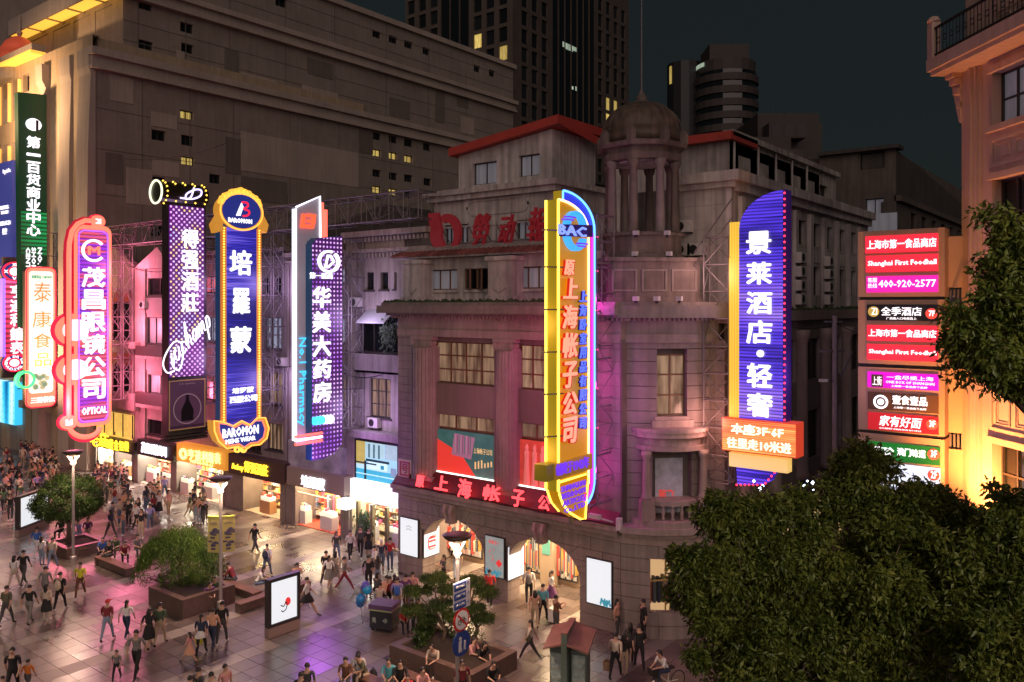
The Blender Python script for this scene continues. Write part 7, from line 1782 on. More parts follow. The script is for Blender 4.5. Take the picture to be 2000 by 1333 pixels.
wall_box(FU(B.a(992)), (993,1064,1023,1128), -.08, 'white light box inside the right arch', 'plain')
# planters, benches
BRST = mat('brown_granite', (.11,.07,.06), .4, var=.2, vs=8); SOIL = mat('soil', (.03,.02,.015), .9)
WOOD = mat('bench_wood', (.16,.08,.05), .5, var=.2, streak=.2)
def planter(u0, u1, v0, v1, h, lab):
    t = thing('planter', lab, 'planter', ((u0+u1)/2,(v0+v1)/2,0))
    for (a,b_,c,d_) in ((u0,u1,v0,v0+.3),(u0,u1,v1-.3,v1),(u0,u0+.3,v0+.3,v1-.3),(u1-.3,u1,v0+.3,v1-.3)): MB().box(a,b_,c,d_,0,h).build('planter_wall', BRST, t)
    MB().box(u0+.3,u1-.3,v0+.3,v1-.3,0,h-.1).build('soil', SOIL, t); return t
def bench(x, y, lab, L_=2.2, ang=0, w=.5, h=.45):
    p = ground(x, y); F = Frame(p.x, p.y, ang); t = thing('stone_bench', lab, 'bench', p)
    for i in range(4): MB().fb(F, 0, L_, w*i/4+.005, w*(i+1)/4-.005, h-.06, h).build('seat_slat', WOOD, t)
    for a in (.02, L_-.25): MB().fb(F, a, a+.23, .03, w-.03, 0, h-.06).build('bench_block', BRST, t)
    MB().fb(F, .25, L_-.25, .08, w-.08, .05, h-.07).build('bench_core', BRST, t); return t
q0 = ground(290,1182); planter(q0.x, q0.x+2.9, q0.y, q0.y+2.6, .85, 'brown granite planter under the drooping green tree')
q1 = ground(95,1080); planter(q1.x-.3, q1.x+2.2, q1.y, q1.y+2.2, .6, 'dark granite planter under the round clipped tree')
q2 = ground(768,1292); planter(q2.x, q2.x+4.2, q2.y-.2, q2.y+2.4, .7, 'brown granite planter with pines between the arches and the lamp')
bench(183,1104,'dark bench with people near the pink reflection, left of the drooping tree', 3.4, 0)
bench(470,1201,'empty dark bench end just left of the white light box', 3.9, 90)
bench(418,1150,'bench with seated people behind the banner lamp', 3.2, 0)
bench(692,1345,'bench at the bottom edge with people sitting with a backpack', 2.2, 0)
bench(120,1075,'bench beside the round clipped tree', 2.2, 0)
bench(770,1338,'wooden bench along the pine planter at the bottom edge', 4.4, 0)
# black parcel bin
p = ground(722,1232); F = Frame(p.x, p.y, 20); t = thing('delivery_cart', 'black and purple box cart with a pale green stripe near the balloons', 'cart', p)
MB().fb(F, 0, 1.0, 0, .8, .12, .85).build('body', mat('cart_black', (.03,.03,.04), .4), t); MB().fb(F, -.04, 1.04, -.04, .84, .93, 1.12).build('lid', mat('cart_purple', (.10,.05,.14), .5), t)
MB().fb(F, -.01, 1.01, -.015, .8, .86, .92).build('stripe', mat('cart_stripe', (.35,.42,.2), .5), t); text(F, '美', .12, .3, .35, .6, -.01, mat('cart_print', (.5,.55,.5)), t, dep=.01); text(F, '@', .6, .85, .4, .6, -.01, mat('cart_print', (.5,.55,.5)), t, dep=.01)
for a, d in ((.1,.1),(.9,.1),(.1,.7),(.9,.7)): MB().tube([F.P(a-.04,d,.07),F.P(a+.04,d,.07)], .07, 10).build('wheel', BLACK, t)
# balloons
p = ground(708,1224); t = thing('balloon_bunch', 'bunch of blue and silver balloons on sticks beside the box cart', 'balloons', p); Q = random.Random(3)
for i, c in enumerate(((.03,.15,.5),(.2,.25,.35),(.03,.2,.55),(.45,.25,.08),(.3,.3,.35),(.02,.3,.6),(.1,.1,.5))):
    c_ = p+Vector((Q.uniform(-.3,.3), Q.uniform(-.2,.2), 1.0+i*.13)); r = .2
    k = MB(); k.lathe([(.001,c_.z-r*1.2)]+[(r*math.sin(math.pi*j/8), c_.z-r*1.1*math.cos(math.pi*j/8)) for j in range(1,8)]+[(.001,c_.z+r*1.1)], c_.x, c_.y, 12); k.build('balloon', mat('balloon%d' % i, c, .25), t, smooth=True); MB().tube([(p.x,p.y,0.05),(c_.x,c_.y,c_.z-r)], .008, 4).build('string', STEEL, t)
# information kiosk with two sloping wings
Kp = cw((1108-1000)*29.5/FPX, 29.5); t = thing('information_kiosk', 'green grey information kiosk with two sloping red brown roof boards', 'kiosk', (*Kp,0))
KG = mat('kiosk_green', (.085,.12,.105), .45, var=.15); KR = mat('kiosk_roof', (.20,.095,.075), .55, var=.15); KP_ = mat('kiosk_print', (.25,.33,.32), .5, var=.4, vs=5)
F = Frame(Kp[0], Kp[1], 22)
MB().fb(F, -.06, .14, -.75, .75, 0, 2.25).build('centre_post', KG, t); MB().fb(F, -.08, .16, -.75, .75, 2.25, 2.3).build('post_cap', KR, t)
for s in (-1, 1):
    a0, a1 = (-.62,-.06) if s < 0 else (.14,.8)
    MB().fb(F, a0+.05, a1-.04, -.3, .4, 0, 1.55).build('cabinet', KG, t); MB().fb(F, a0+.1, a1-.09, -.33, -.3, .25, 1.4).build('map_print', KP_, t)
    z_in, z_out = 2.0, 1.75
    k = MB(); za, zb = (z_out, z_in) if s < 0 else (z_in, z_out); V = [F.P(a0-.1,-.75,za-.12),F.P(a1+.1,-.75,zb-.12),F.P(a1+.1,.85,zb+.1),F.P(a0-.1,.85,za+.1)]
    k.add(V+[v+Vector((0,0,.07)) for v in V], [(0,3,2,1),(4,5,6,7),(0,1,5,4),(1,2,6,5),(2,3,7,6),(3,0,4,7)]); k.build('roof_board', KR, t)
    for r_ in range(3): text(F, ('导览图','SHANGHAI','南京路')[r_], a0+.14, a1-.14, 1.15-.35*r_, 1.27-.35*r_, -.34, mat('cart_print', (.5,.55,.5)), t, dep=.01)
# dark umbrella/table at the very bottom
c_ = cw((985-1000)*28/FPX, 27.6); t = thing('litter_bin', 'dark litter bin cut off by the bottom edge', 'bin', (*c_,0)); MB().box(c_[0]-.4,c_[0]+.4,c_[1]-.3,c_[1]+.3,0,.95).build('body', mat('cart_black', (.03,.03,.04)), t); MB().box(c_[0]-.44,c_[0]+.44,c_[1]-.34,c_[1]+.34,.95,1.02).build('lid', DARKM, t)
# ------------------------------------------------------------------ people
def skin_body(J, edges, radii, root, female=False):
    names = list(J); idx = {n: i for i, n in enumerate(names)}
    me = bpy.data.meshes.new('person'); me.from_pydata([J[n] for n in names], [(idx[a], idx[b]) for a, b in edges], [])
    o = bpy.data.objects.new('person', me); COL.objects.link(o)
    o.modifiers.new('s', 'SKIN')
    for n in names: 
        r = radii[n]; me.skin_vertices[0].data[idx[n]].radius = r if isinstance(r, tuple) else (r, r)
        me.skin_vertices[0].data[idx[n]].use_root = (n == root)
    sb = o.modifiers.new('u', 'SUBSURF'); sb.levels = 1; sb.render_levels = 1
    dg = bpy.context.evaluated_depsgraph_get(); m2 = bpy.data.meshes.new_from_object(o.evaluated_get(dg)); m2.name = 'person'
    bpy.data.objects.remove(o); bpy.data.meshes.remove(me)
    segs = [(Vector(J[a]), Vector(J[b]), a, b) for a, b in edges]
    for p in m2.polygons:
        c = p.center; best = None
        for A, Bv, a, b in segs:
            ab = Bv-A; t = max(0, min(1, (c-A).dot(ab)/max(ab.length_squared, 1e-9))); d = (c-(A+ab*t)).length
            if best is None or d < best[0]: best = (d, a, b, t)
        _, a, b, t = best; k = a+' '+b
        if 'toe' in k or ('ank' in k and 'knee' in k and t > .9): mi = 3
        elif 'knee' in k or 'hip' in k or k == 'pelvis waist' and t < .5: mi = 2
        elif 'hand' in k or 'thumb' in k or 'finger' in k or 'wrist' in k: mi = 0
        elif 'elbow' in k and 'sh' in k: mi = 1
        elif 'head' in k or 'neck' in k: mi = 0 if not ('chest' in k and t < .5) else 1
        else: mi = 1
        p.material_index = mi; p.use_smooth = True
    for i in range(4): m2.materials.append(SKIN)
    return m2
SKIN = mat('skin', (.42,.25,.18), .6); HAIRM = mat('hair_black', (.012,.010,.010), .45); HAIRB = mat('hair_brown', (.05,.025,.015), .5)
def pose(kind):
    """skeleton facing -y, about 1.7 m tall"""
    J = {}; R_ = {}
    sit = kind.startswith('sit'); pz = .5 if sit else .93
    lean = {'sit_lean': .28, 'sit': .08}.get(kind, .03 if 'walk' in kind else 0)
    def tp(y, z): return (0, -lean*(z)/.5-.0+y, pz+z)
    J['pelvis'] = (0,0,pz); R_['pelvis'] = (.145,.10)
    J['waist'] = tp(0,.17); R_['waist'] = (.12,.09)
    J['chest'] = tp(0,.38); R_['chest'] = (.155,.105)
    J['neck'] = tp(0,.54); R_['neck'] = .052
    hy = -lean*1.2
    J['head'] = (0, hy-.015, pz+.64); R_['head'] = (.072,.085)
    J['headtop'] = (0, hy-.01, pz+.73); R_['headtop'] = (.068,.08)
    J['nose_head'] = (0, hy-.105, pz+.655); R_['nose_head'] = .012
    E = [('pelvis','waist'),('waist','chest'),('chest','neck'),('neck','head'),('head','headtop'),('head','nose_head')]
    sw = {'walk_a': (.30,-.32), 'walk_b': (-.30,.32), 'stride': (.42,-.45)}.get(kind, (.03,-.02))
    for s, n, f in ((-1,'l',sw[0]), (1,'r',sw[1])):
        J['hip_'+n] = (s*.09, 0, pz-.04); R_['hip_'+n] = .088
        if sit:
            J['knee_'+n] = (s*.12, -.42, pz+.02); J['ank_'+n] = (s*.11, -.44, .09); J['toe_'+n] = (s*.12, -.58, .035)
        else:
            J['knee_'+n] = (s*.085, -f*.5-.03*(abs(f) > .1), .49+.03*abs(f)); y = -f if f > 0 else -f*.95
            J['ank_'+n] = (s*.075, y, .08 if f > -.1 else .16); J['toe_'+n] = (s*.085, y-.15, .035 if f > -.1 else .06)
        R_['knee_'+n] = .058; R_['ank_'+n] = .04; R_['toe_'+n] = (.042,.035)
        E += [('pelvis','hip_'+n),('hip_'+n,'knee_'+n),('knee_'+n,'ank_'+n),('ank_'+n,'toe_'+n)]
        cx, cy, cz = J['chest']
        J['sh_'+n] = (s*.18, cy, cz+.085); R_['sh_'+n] = .055
        if sit or kind == 'phone':
            J['elbow_'+n] = (s*.21, cy-.10, cz-.16); J['wrist_'+n] = (s*.10, cy-.32, cz-.08 if kind == 'phone' else cz-.2); J['hand_'+n] = (s*.07, cy-.39, cz-.04 if kind == 'phone' else cz-.22)
        elif kind == 'carry':
            J['elbow_'+n] = (s*.25, cy+.02, cz-.17); J['wrist_'+n] = (s*.24, cy-(.22 if s < 0 else .05), cz-(.22 if s < 0 else .38)); J['hand_'+n] = (s*.23, cy-(.28 if s < 0 else .07), cz-(.24 if s < 0 else .46))
        else:
            g = -f*.6; J['elbow_'+n] = (s*.235, cy-g*.35+.03, cz-.17); J['wrist_'+n] = (s*.235, cy-g*.85, cz-.37); J['hand_'+n] = (s*.225, cy-g*1.05-.02, cz-.45)
        R_['elbow_'+n] = .040; R_['wrist_'+n] = .026; R_['hand_'+n] = (.034,.018)
        h = Vector(J['hand_'+n]); w = Vector(J['wrist_'+n]); d = (h-w).normalized()
        J['finger_'+n] = tuple(h+d*.08); R_['finger_'+n] = (.028,.012); J['thumb_'+n] = tuple(w.lerp(h,.6)+d*.03+Vector((-s*.035,-.02,0))); R_['thumb_'+n] = .011
        E += [('chest','sh_'+n),('sh_'+n,'elbow_'+n),('elbow_'+n,'wrist_'+n),('wrist_'+n,'hand_'+n),('hand_'+n,'finger_'+n),('hand_'+n,'thumb_'+n)]
    return J, E, R_, lean, pz
POSES = {}
for k in ('walk_a','walk_b','stride','stand','phone','carry','sit','sit_lean'):
    J, E, R_, lean, pz = pose(k); POSES[k] = (skin_body(J, E, R_, 'pelvis'), J, pz, lean)
def ell(c, r, n=10, m=7, cut=-1.0, back=0):
    b = MB(); pr = []
    for j in range(m+1):
        t = math.pi*j/m; z = math.cos(t)
        if z < cut: break
        pr.append((math.sin(t), z))
    vs = []; 
    for s, z in pr:
        for i in range(n):
            g = 2*math.pi*i/n; vs.append((c[0]+r[0]*s*math.cos(g), c[1]+r[1]*s*math.sin(g), c[2]+r[2]*z))
    fs = [(j*n+i, j*n+(i+1)%n, (j+1)*n+(i+1)%n, (j+1)*n+i) for j in range(len(pr)-1) for i in range(n)]
    b.add(vs, fs); return b
_H = {}
def hair_mesh(pk, style):
    k = (pk, style)
    if k in _H: return _H[k]
    J = POSES[pk][1]; h = Vector(J['head']); t = Vector(J['headtop'])
    b = ell((h.x, h.y+.026, h.z+.045), (.084,.094,.103), cut=-.3)
    if style == 'long':
        q = ell((h.x, h.y+.075, h.z-.09), (.095,.05,.20)); b.add(q.v, q.f)
    if style == 'tail':
        q = ell((h.x, h.y+.13, h.z-.06), (.035,.035,.14)); b.add(q.v, q.f)
    if style == 'cap':
        b.fb(Frame(0,0,0), h.x-.07, h.x+.07, h.y-.2, h.y-.06, h.z+.055, h.z+.07)
    me = bpy.data.meshes.new('hair'); me.from_pydata(b.v, [], b.f); me.polygons.foreach_set('use_smooth', [True]*len(b.f)); me.materials.append(HAIRM); _H[k] = me; return me
def skirt_mesh(pk, L_):
    k = ('skirt', pk, L_)
    if k in _H: return _H[k]
    J, pz = POSES[pk][1], POSES[pk][2]; spread = .05 if 'walk' in pk or pk == 'stride' else 0
    b = MB(); n = 14; vs = []
    for z, rx, ry in ((pz+.12,.125,.10),(pz-.02,.16,.13),(pz-L_*.5,.19,.17+spread),(pz-L_,.22,.21+spread*1.6)):
        for i in range(n):
            g = 2*math.pi*i/n; w = 1+.06*math.sin(g*5)*(z < pz-.1); vs.append((rx*w*math.cos(g), ry*w*math.sin(g), z))
    b.add(vs, [(j*n+i, j*n+(i+1)%n, (j+1)*n+(i+1)%n, (j+1)*n+i) for j in range(3) for i in range(n)])
    me = bpy.data.meshes.new('skirt'); me.from_pydata(b.v, [], b.f); me.polygons.foreach_set('use_smooth', [True]*len(b.f)); me.materials.append(HAIRM); _H[k] = me; return me
CL = {'black':(.012,.012,.014),'navy':(.02,.03,.07),'white':(.62,.60,.60),'cream':(.5,.42,.34),'grey':(.17,.16,.16),'dgrey':(.06,.06,.065),'jeans':(.09,.13,.22),'ljeans':(.22,.27,.38),'beige':(.38,.29,.2),
      'yellow':(.55,.55,.03),'orange':(.6,.16,.02),'red':(.5,.03,.03),'maroon':(.18,.02,.03),'pink':(.55,.27,.27),'peach':(.55,.30,.2),'blue':(.04,.12,.42),'teal':(.08,.30,.36),'lilac':(.28,.24,.5),'brown':(.14,.06,.035),
      'green':(.05,.09,.05),'olive':(.10,.10,.06),'tan':(.36,.22,.14),'skin':(.42,.25,.18),'purple':(.12,.04,.14)}
def cm(c): return SKIN if c == 'skin' else mat('cloth_'+c, CL[c], .85, var=.12, vs=14)
def person(loc, rot, pk, top, bot, hair, label, H=1.68, skirt=None, shoes='white', group=None, hairc=None, wide=1.0):
    me, J, pz, lean = POSES[pk]
    o = bpy.data.objects.new('person', me); COL.objects.link(o)
    for i, m in enumerate((SKIN, cm(top), cm(bot), cm(shoes))):
        o.material_slots[i].link = 'OBJECT'; o.material_slots[i].material = m
    s = H/1.70; o.scale = (s*wide*1.12, s*wide*1.12, s); o.location = loc; o.rotation_euler = (0,0,rot)
    o['label'] = label; o['category'] = 'person'
    if group: o['group'] = group
    h = bpy.data.objects.new('cap' if hair == 'cap' else 'hair', hair_mesh(pk, hair)); COL.objects.link(h); h.parent = o
    h.material_slots[0].link = 'OBJECT'; h.material_slots[0].material = cm(hairc) if hairc else HAIRM
    if skirt:
        k = bpy.data.objects.new('skirt', skirt_mesh(pk, skirt[1])); COL.objects.link(k); k.parent = o; k.material_slots[0].link = 'OBJECT'; k.material_slots[0].material = cm(skirt[0])
    return o
_bk = {}
def bag(loc, rot, kind, col, label, s=1.0):
    k = (kind, col)
    if k not in _bk:
        b = MB()
        if kind == 'backpack':
            q = ell((0,.19,1.18), (.15,.10,.23), 10, 6); b.add(q.v, q.f)
            for x in (-.1,.1): b.tube([(x,.12,1.38),(x,-.02,1.42),(x,-.13,1.32),(x,-.12,1.12),(x,.1,1.02)], .018, 5)
        elif kind == 'shopping':
            b.add([(.2,-.12,.28),(.45,-.12,.28),(.45,.08,.28),(.2,.08,.28),(.19,-.14,.62),(.46,-.14,.62),(.46,.1,.62),(.19,.1,.62)], [(0,3,2,1),(0,1,5,4),(1,2,6,5),(2,3,7,6),(3,0,4,7)]); b.tube([(.24,-.02,.62),(.27,-.02,.78),(.38,-.02,.78),(.42,-.02,.62)], .01, 4)
        elif kind == 'suitcase':
            q = ell((0,0,.38), (.2,.13,.32), 4, 6); b.box(-.2,.2,-.12,.12,.06,.62); b.tube([(-.1,.1,.62),(-.1,.14,.95),(.1,.14,.95),(.1,.1,.62)], .012, 4)
        elif kind == 'lying':
            q = ell((0,0,.2), (.2,.14,.2), 10, 6); b.add(q.v, q.f); b.tube([(-.08,0,.36),(-.04,0,.46),(.05,0,.46),(.08,0,.36)], .012, 4)
        me = bpy.data.meshes.new(kind); me.from_pydata(b.v, [], b.f); me.materials.append(cm(col)); _bk[k] = me
    nm = {'backpack':'backpack','shopping':'shopping_bag','suitcase':'suitcase','lying':'shoulder_bag'}[kind]
    o = bpy.data.objects.new(nm, _bk[k]); COL.objects.link(o); o.location = loc; o.rotation_euler = (0,0,rot); o.scale = (s,s,s); o['label'] = label; o['category'] = 'bag'; return o
def rot_of(phi): return YAW+math.radians(phi)
PL_ = [  # foot x, foot y, pose, facing (0 camera, 180 away, 90 right), top, bottom, hair, height, skirt, label
 (27,1151,'walk_a',178,'white','cream','long',1.62,None,'woman in white trousers with long black hair beside a man in black at the left'),
 (45,1145,'walk_b',180,'black','dgrey','short',1.76,None,'man in black walking away beside the woman in white trousers'),
 (12,1224,'walk_a',175,'olive','dgrey','short',1.74,None,'man in an olive grey shirt at the left edge walking away'),
 (57,1221,'walk_b',182,'black','grey','short',1.72,None,'stocky man in a black top with grey trousers walking away at the left'),
 (91,1213,'stand',170,'cream','cream','long',1.6,('black',.45),'woman in a black pleated skirt between the grey trousers man and the backpack man'),
 (117,1194,'walk_a',180,'black','black','short',1.75,None,'man in black carrying a pale rucksack at the left'),
 (88,1178,'walk_b',178,'grey','grey','short',1.68,None,'person in grey in front of the pale rucksack carrier'),
 (157,1169,'walk_a',5,'yellow','brown','short',1.7,None,'man in a bright yellow shirt and brown trousers walking toward the viewer'),
 (71,1092,'walk_b',170,'blue','white','short',1.72,None,'man in a blue shirt and white trousers by the left light box'),
 (102,1112,'walk_a',180,'cream','ljeans','short',1.66,None,'person in a cream shirt and pale jeans beside the lamp at the left'),
 (82,1106,'stand',160,'white','ljeans','long',1.58,None,'long haired woman in a white top beside the man in blue'),
 (209,1254,'walk_a',178,'maroon','ljeans','cap',1.72,None,'person in a dark maroon jacket and cap holding hands at lower left'),
 (247,1249,'walk_b',180,'white','navy','tail',1.6,None,'ponytailed woman in a white top and navy leggings holding hands at lower left'),
 (291,1269,'walk_b',176,'black','skin','long',1.63,('black',.42),'long haired woman in a short black dress at lower left'),
 (312,1263,'walk_a',180,'green','beige','short',1.76,None,'man in a dark green top and beige trousers beside the black dress'),
 (267,1324,'walk_b',0,'grey','black','short',1.78,None,'man in a grey shirt and black trousers leading a child'),
 (228,1331,'walk_a',2,'grey','black','short',1.15,None,'small child in a grey and black top led by the man in grey'),
 (25,1362,'walk_a',10,'black','black','short',1.76,None,'man all in black in the lower left corner'),
 (54,1358,'walk_b',178,'orange','dgrey','short',1.25,None,'child in an orange top beside the man all in black'),
 (4,1390,'walk_b',120,'orange','brown','short',1.2,None,'child in orange cut by the lower left corner'),
 (370,1296,'stride',-95,'pink','skin','long',1.2,('peach',.4),'little girl in a pink dress stepping to the left'),
 (393,1281,'walk_a',182,'navy','black','tail',1.62,('white',.12),'woman in a navy top with white hem and black trousers beside the girl'),
 (415,1271,'walk_b',180,'peach','navy','short',1.66,None,'person in a peach top with a bag strap near the lower lamp pole'),
 (433,1261,'walk_a',180,'black','dgrey','short',1.78,None,'tall man in black right of the peach top at the lamp pole'),
 (497,1084,'walk_b',150,'black','dgrey','short',1.72,None,'man in a black polo and grey trousers crossing the orange lit paving alone'),
 (521,1128,'walk_a',172,'white','jeans','short',1.68,None,'person in a white shirt with a navy rucksack behind the light box'),
 (580,1168,'phone',175,'peach','dgrey','short',1.66,None,'man in a peach top holding a phone behind the light box'),
 (600,1203,'stride',95,'white','skin','short',1.72,('black',.3),'man in a white tee and black shorts walking right past the light box'),
 (636,1144,'walk_a',165,'black','black','short',1.7,None,'man in black beside the white cardigan near the centre'),
 (642,1150,'walk_b',170,'white','skin','tail',1.6,('grey',.4),'woman in a white top and grey skirt near the centre'),
 (655,1140,'walk_a',168,'cream','skin','long',1.58,('grey',.5),'woman in cream with a long grey skirt near the centre'),
 (673,1156,'stride',100,'grey','maroon','short',1.68,None,'man in a grey top and dark red trousers striding right'),
 (657,1097,'walk_b',30,'dgrey','jeans','long',1.62,None,'long haired woman in jeans in front of the tailor shop corner'),
 (684,1095,'walk_a',20,'white','black','tail',1.62,None,'woman in a white tunic and black leggings near the white fascia shop'),
 (704,1090,'walk_b',5,'dgrey','black','short',1.74,None,'man in a dark suit jacket near the white fascia shop'),
 (720,1088,'stand',10,'black','skin','long',1.6,('black',.45),'woman in a black coat dress beside the suit jacket'),
 (745,1120,'stand',190,'navy','jeans','cap',1.74,None,'man in navy with a white cap beside the red hoodie'),
 (762,1115,'stand',170,'red','jeans','short',1.72,None,'person in a bright red hoodie under the leftmost wall light box'),
 (720,1156,'stand',180,'black','black','short',1.76,None,'tall man in black with his back to the viewer, centre'),
 (738,1150,'stand',200,'dgrey','ljeans','long',1.6,None,'long haired woman in dark grey behind the seated crowd, centre'),
 (731,1128,'walk_a',120,'white','black','short',1.6,None,'person in white between the tall man in black and the cap'),
 (776,1204,'walk_a',185,'lilac','beige','short',1.72,None,'man in a lilac shirt with a blue rucksack near the bin cart'),
 (792,1196,'walk_b',178,'purple','brown','short',1.7,None,'man in a purple checked shirt right of the lilac shirt'),
 (806,1190,'stride',175,'pink','jeans','short',1.7,None,'man in a pink shirt striding away near the left arch'),
 (867,1148,'phone',-60,'dgrey','black','long',1.6,None,'long haired woman looking at a phone in front of the left arch'),
 (892,1132,'walk_a',180,'black','ljeans','short',1.74,None,'man in black and pale jeans inside the left arch'),
 (956,1187,'walk_b',178,'red','black','short',1.72,None,'man in a red shirt and black trousers in front of the middle pier'),
 (1033,1181,'walk_a',176,'white','black','short',1.74,None,'man in a white shirt with a grey rucksack entering the right arch'),
 (1045,1227,'walk_b',185,'tan','beige','long',1.6,None,'long haired woman in tan beside the teal shirt'),
 (1060,1219,'walk_a',160,'teal','black','short',1.72,None,'man in a teal shirt pulling a pale suitcase'),
 (1077,1184,'walk_b',95,'white','skin','tail',1.62,('purple',.5),'woman in a white top and purple skirt at the right arch'),
 (1036,1293,'stride',-100,'cream','black','long',1.62,None,'long haired woman in black trousers striding left of the kiosk'),
 (1086,1240,'phone',120,'brown','dgrey','short',1.66,None,'person in a checked brown shirt bending behind the kiosk'),
 (1202,1328,'walk_a',150,'cream','black','short',1.72,None,'person in a cream shirt and black trousers with a paper bag, right of the kiosk'),
 (1219,1322,'stand',170,'black','beige','long',1.62,None,'woman in a long black top beside the cream shirt'),
 (1249,1310,'walk_b',185,'black','black','short',1.74,None,'man all in black with white shoes right of the long black top'),
 (1231,1298,'stand',180,'dgrey','black','long',1.6,None,'woman in dark grey between the two people in black'),
 (1206,1246,'stand',60,'peach','dgrey','long',1.6,None,'long haired woman in peach by the corner of the stone pier'),
 (1222,1232,'stand',-60,'grey','jeans','short',1.7,None,'man in a blue grey shirt by the corner of the stone pier'),
 (1233,1226,'stand',-80,'pink','dgrey','long',1.64,None,'woman in a pale pink blouse by the corner of the stone pier'),
 (1256,1256,'stand',-75,'black','black','short',1.78,None,'tall man in a black coat facing the group at the stone pier'),
 (1312,1238,'stride',-90,'dgrey','black','short',1.74,None,'walker half hidden by the left edge of the big tree'),
]
for x, y, pk, phi, top, bot, hair, H, sk, lab in PL_:
    p = ground(x, y); hc = {'man in navy with a white cap beside the red hoodie':'white','person in a dark maroon jacket and cap holding hands at lower left':'red'}.get(lab)
    person(p, rot_of(phi), pk, top, bot, hair, lab, H, sk, R.choice(('white','black','white','dgrey')), hairc=hc)
for x, y, phi, kind, col, lab, s in ((117,1194,180,'backpack','cream','pale rucksack on the back of the man in black at the left',1.03),(521,1128,172,'backpack','navy','navy rucksack on the white shirted person behind the light box',1),
    (776,1204,185,'backpack','blue','blue rucksack on the lilac shirt near the bin cart',1),(1033,1181,176,'backpack','grey','grey rucksack on the white shirt entering the right arch',1.03),
    (1202,1328,150,'shopping','tan','brown paper shopping bag held by the cream shirt right of the kiosk',1),(378,1012,0,'shopping','green','bright green shopping bag in the crowd below the amber fascia',1),(404,1272,180,'shopping','yellow','yellow shopping bag beside the peach top',1),
    (1079,1215,60,'suitcase','white','pale suitcase pulled by the teal shirt',1),(1033,1293,-100,'lying','olive','olive shoulder bag of the woman striding left of the kiosk',1)):
    p = ground(x, y); 
    if kind == 'lying': p.z = .75
    bag(p, rot_of(phi), kind, col, lab, s)
SIT = [(432,1142,'sit',160,'olive','black','short','man in olive sitting on the bench behind the banner lamp'),(415,1136,'sit',150,'black','black','short','man in black sitting left of the olive jacket'),
 (459,1150,'sit_lean',-100,'maroon','dgrey','short','man in a dark red shirt sitting sideways on the bench'),(500,1158,'sit_lean',100,'white','jeans','long','woman in white bent forward on the bench end'),
 (405,1186,'sit_lean',40,'purple','black','short','person in purple crouched by the planter under the drooping tree'),(418,1178,'sit',20,'green','black','short','person in pale green sitting by the planter edge'),
 (202,1094,'sit',10,'blue','black','short','person in a bright blue jacket sitting by the pink reflection'),(216,1100,'sit',-20,'black','dgrey','short','person in black sitting on the bench right of the blue jacket'),
 (228,1090,'sit',0,'green','olive','short','person in green sitting on the bench behind the pink reflection'),(243,1100,'sit_lean',30,'maroon','black','short','person in maroon bent over at the bench end'),
 (268,1088,'sit',40,'grey','dgrey','short','person in grey sitting alone left of the drooping tree'),
 (135,1064,'sit',15,'cream','beige','short','person in cream sitting with crossed legs under the round tree'),(155,1056,'sit',-15,'lilac','ljeans','short','person in lilac sitting under the round tree'),(172,1052,'sit',20,'purple','beige','short','person in purple sitting right of the round tree trunk'),
 (120,1052,'sit',0,'black','black','short','person in black sitting left of the round tree trunk'),
 (735,1172,'sit',150,'dgrey','black','long','long haired woman sitting with her back to the viewer behind the bin cart'),(748,1182,'sit_lean',160,'peach','black','short','man in peach sitting behind the bin cart'),
 (760,1180,'sit',170,'maroon','black','short','person in maroon sitting behind the bin cart'),(741,1194,'sit',165,'cream','dgrey','short','person in cream sitting nearest the bin cart lid'),(772,1176,'sit',-150,'black','dgrey','long','woman in black sitting right of the group behind the bin cart'),
 (788,1232,'sit',20,'red','black','short','child in red sitting at the left end of the pine planter'),(805,1226,'sit',0,'maroon','black','short','person in maroon sitting on the pine planter edge'),(818,1224,'sit',-10,'maroon','black','tail','ponytailed person sitting on the pine planter edge'),
 (852,1316,'sit_lean',-20,'cream','black','short','person in a patterned cream shirt sitting in front of the pines'),(921,1308,'sit',60,'pink','skin','long','woman in pink sitting by the lamp pole in front of the pines'),(938,1312,'sit_lean',30,'black','black','long','dark haired woman in black sitting right of the lamp pole'),
 (676,1350,'sit',0,'brown','dgrey','short','person in brown sitting at the left end of the bottom bench'),(700,1338,'sit',10,'white','black','short','person in white looking down on the bottom bench'),(716,1340,'sit_lean',-50,'olive','beige','short','man in beige trousers bent forward on the bottom bench'),
 (760,1352,'sit',0,'teal','grey','short','person in a teal grey top sitting at the bottom edge'),(782,1356,'sit',5,'black','black','short','masked person in black sitting at the bottom edge'),(797,1372,'sit',0,'red','black','short','child in red between the seated people at the bottom edge'),
 (822,1372,'sit',40,'pink','dgrey','short','man in a pale pink shirt sitting at the bottom edge'),(958,1352,'sit_lean',20,'black','black','short','person in black bending at the bottom edge by the litter bin')]
for x, y, pk, phi, top, bot, hair, lab in SIT:
    s = .8 if 'child' in lab else 1; person(ground(x, y), rot_of(phi), pk, top, bot, hair, lab, 1.68*s, None, 'white' if len(lab)%2 else 'black')
# heads of people standing just below the frame
for x, y, top, hair, phi, lab in ((440,1395,'pink','short',60,'man in a pink shirt cut by the bottom edge below the benches'),(388,1402,'dgrey','short',150,'dark haired man cut by the bottom edge left of the pink shirt'),(413,1412,'cream','short',170,'shorter person in cream cut by the bottom edge'),
    (372,1420,'black','short',180,'dark head at the bottom edge nearest the yellow bag'),(600,1392,'dgrey','short',180,'man in dark grey cut by the bottom edge below the light box'),(588,1412,'black','short',170,'person in black cut by the bottom edge below the light box'),(903,1385,'maroon','short',20,'person in maroon cut by the bottom edge near the pole')):
    person(ground(x, y), rot_of(phi), 'stand', top, 'black', hair, lab, 1.68)
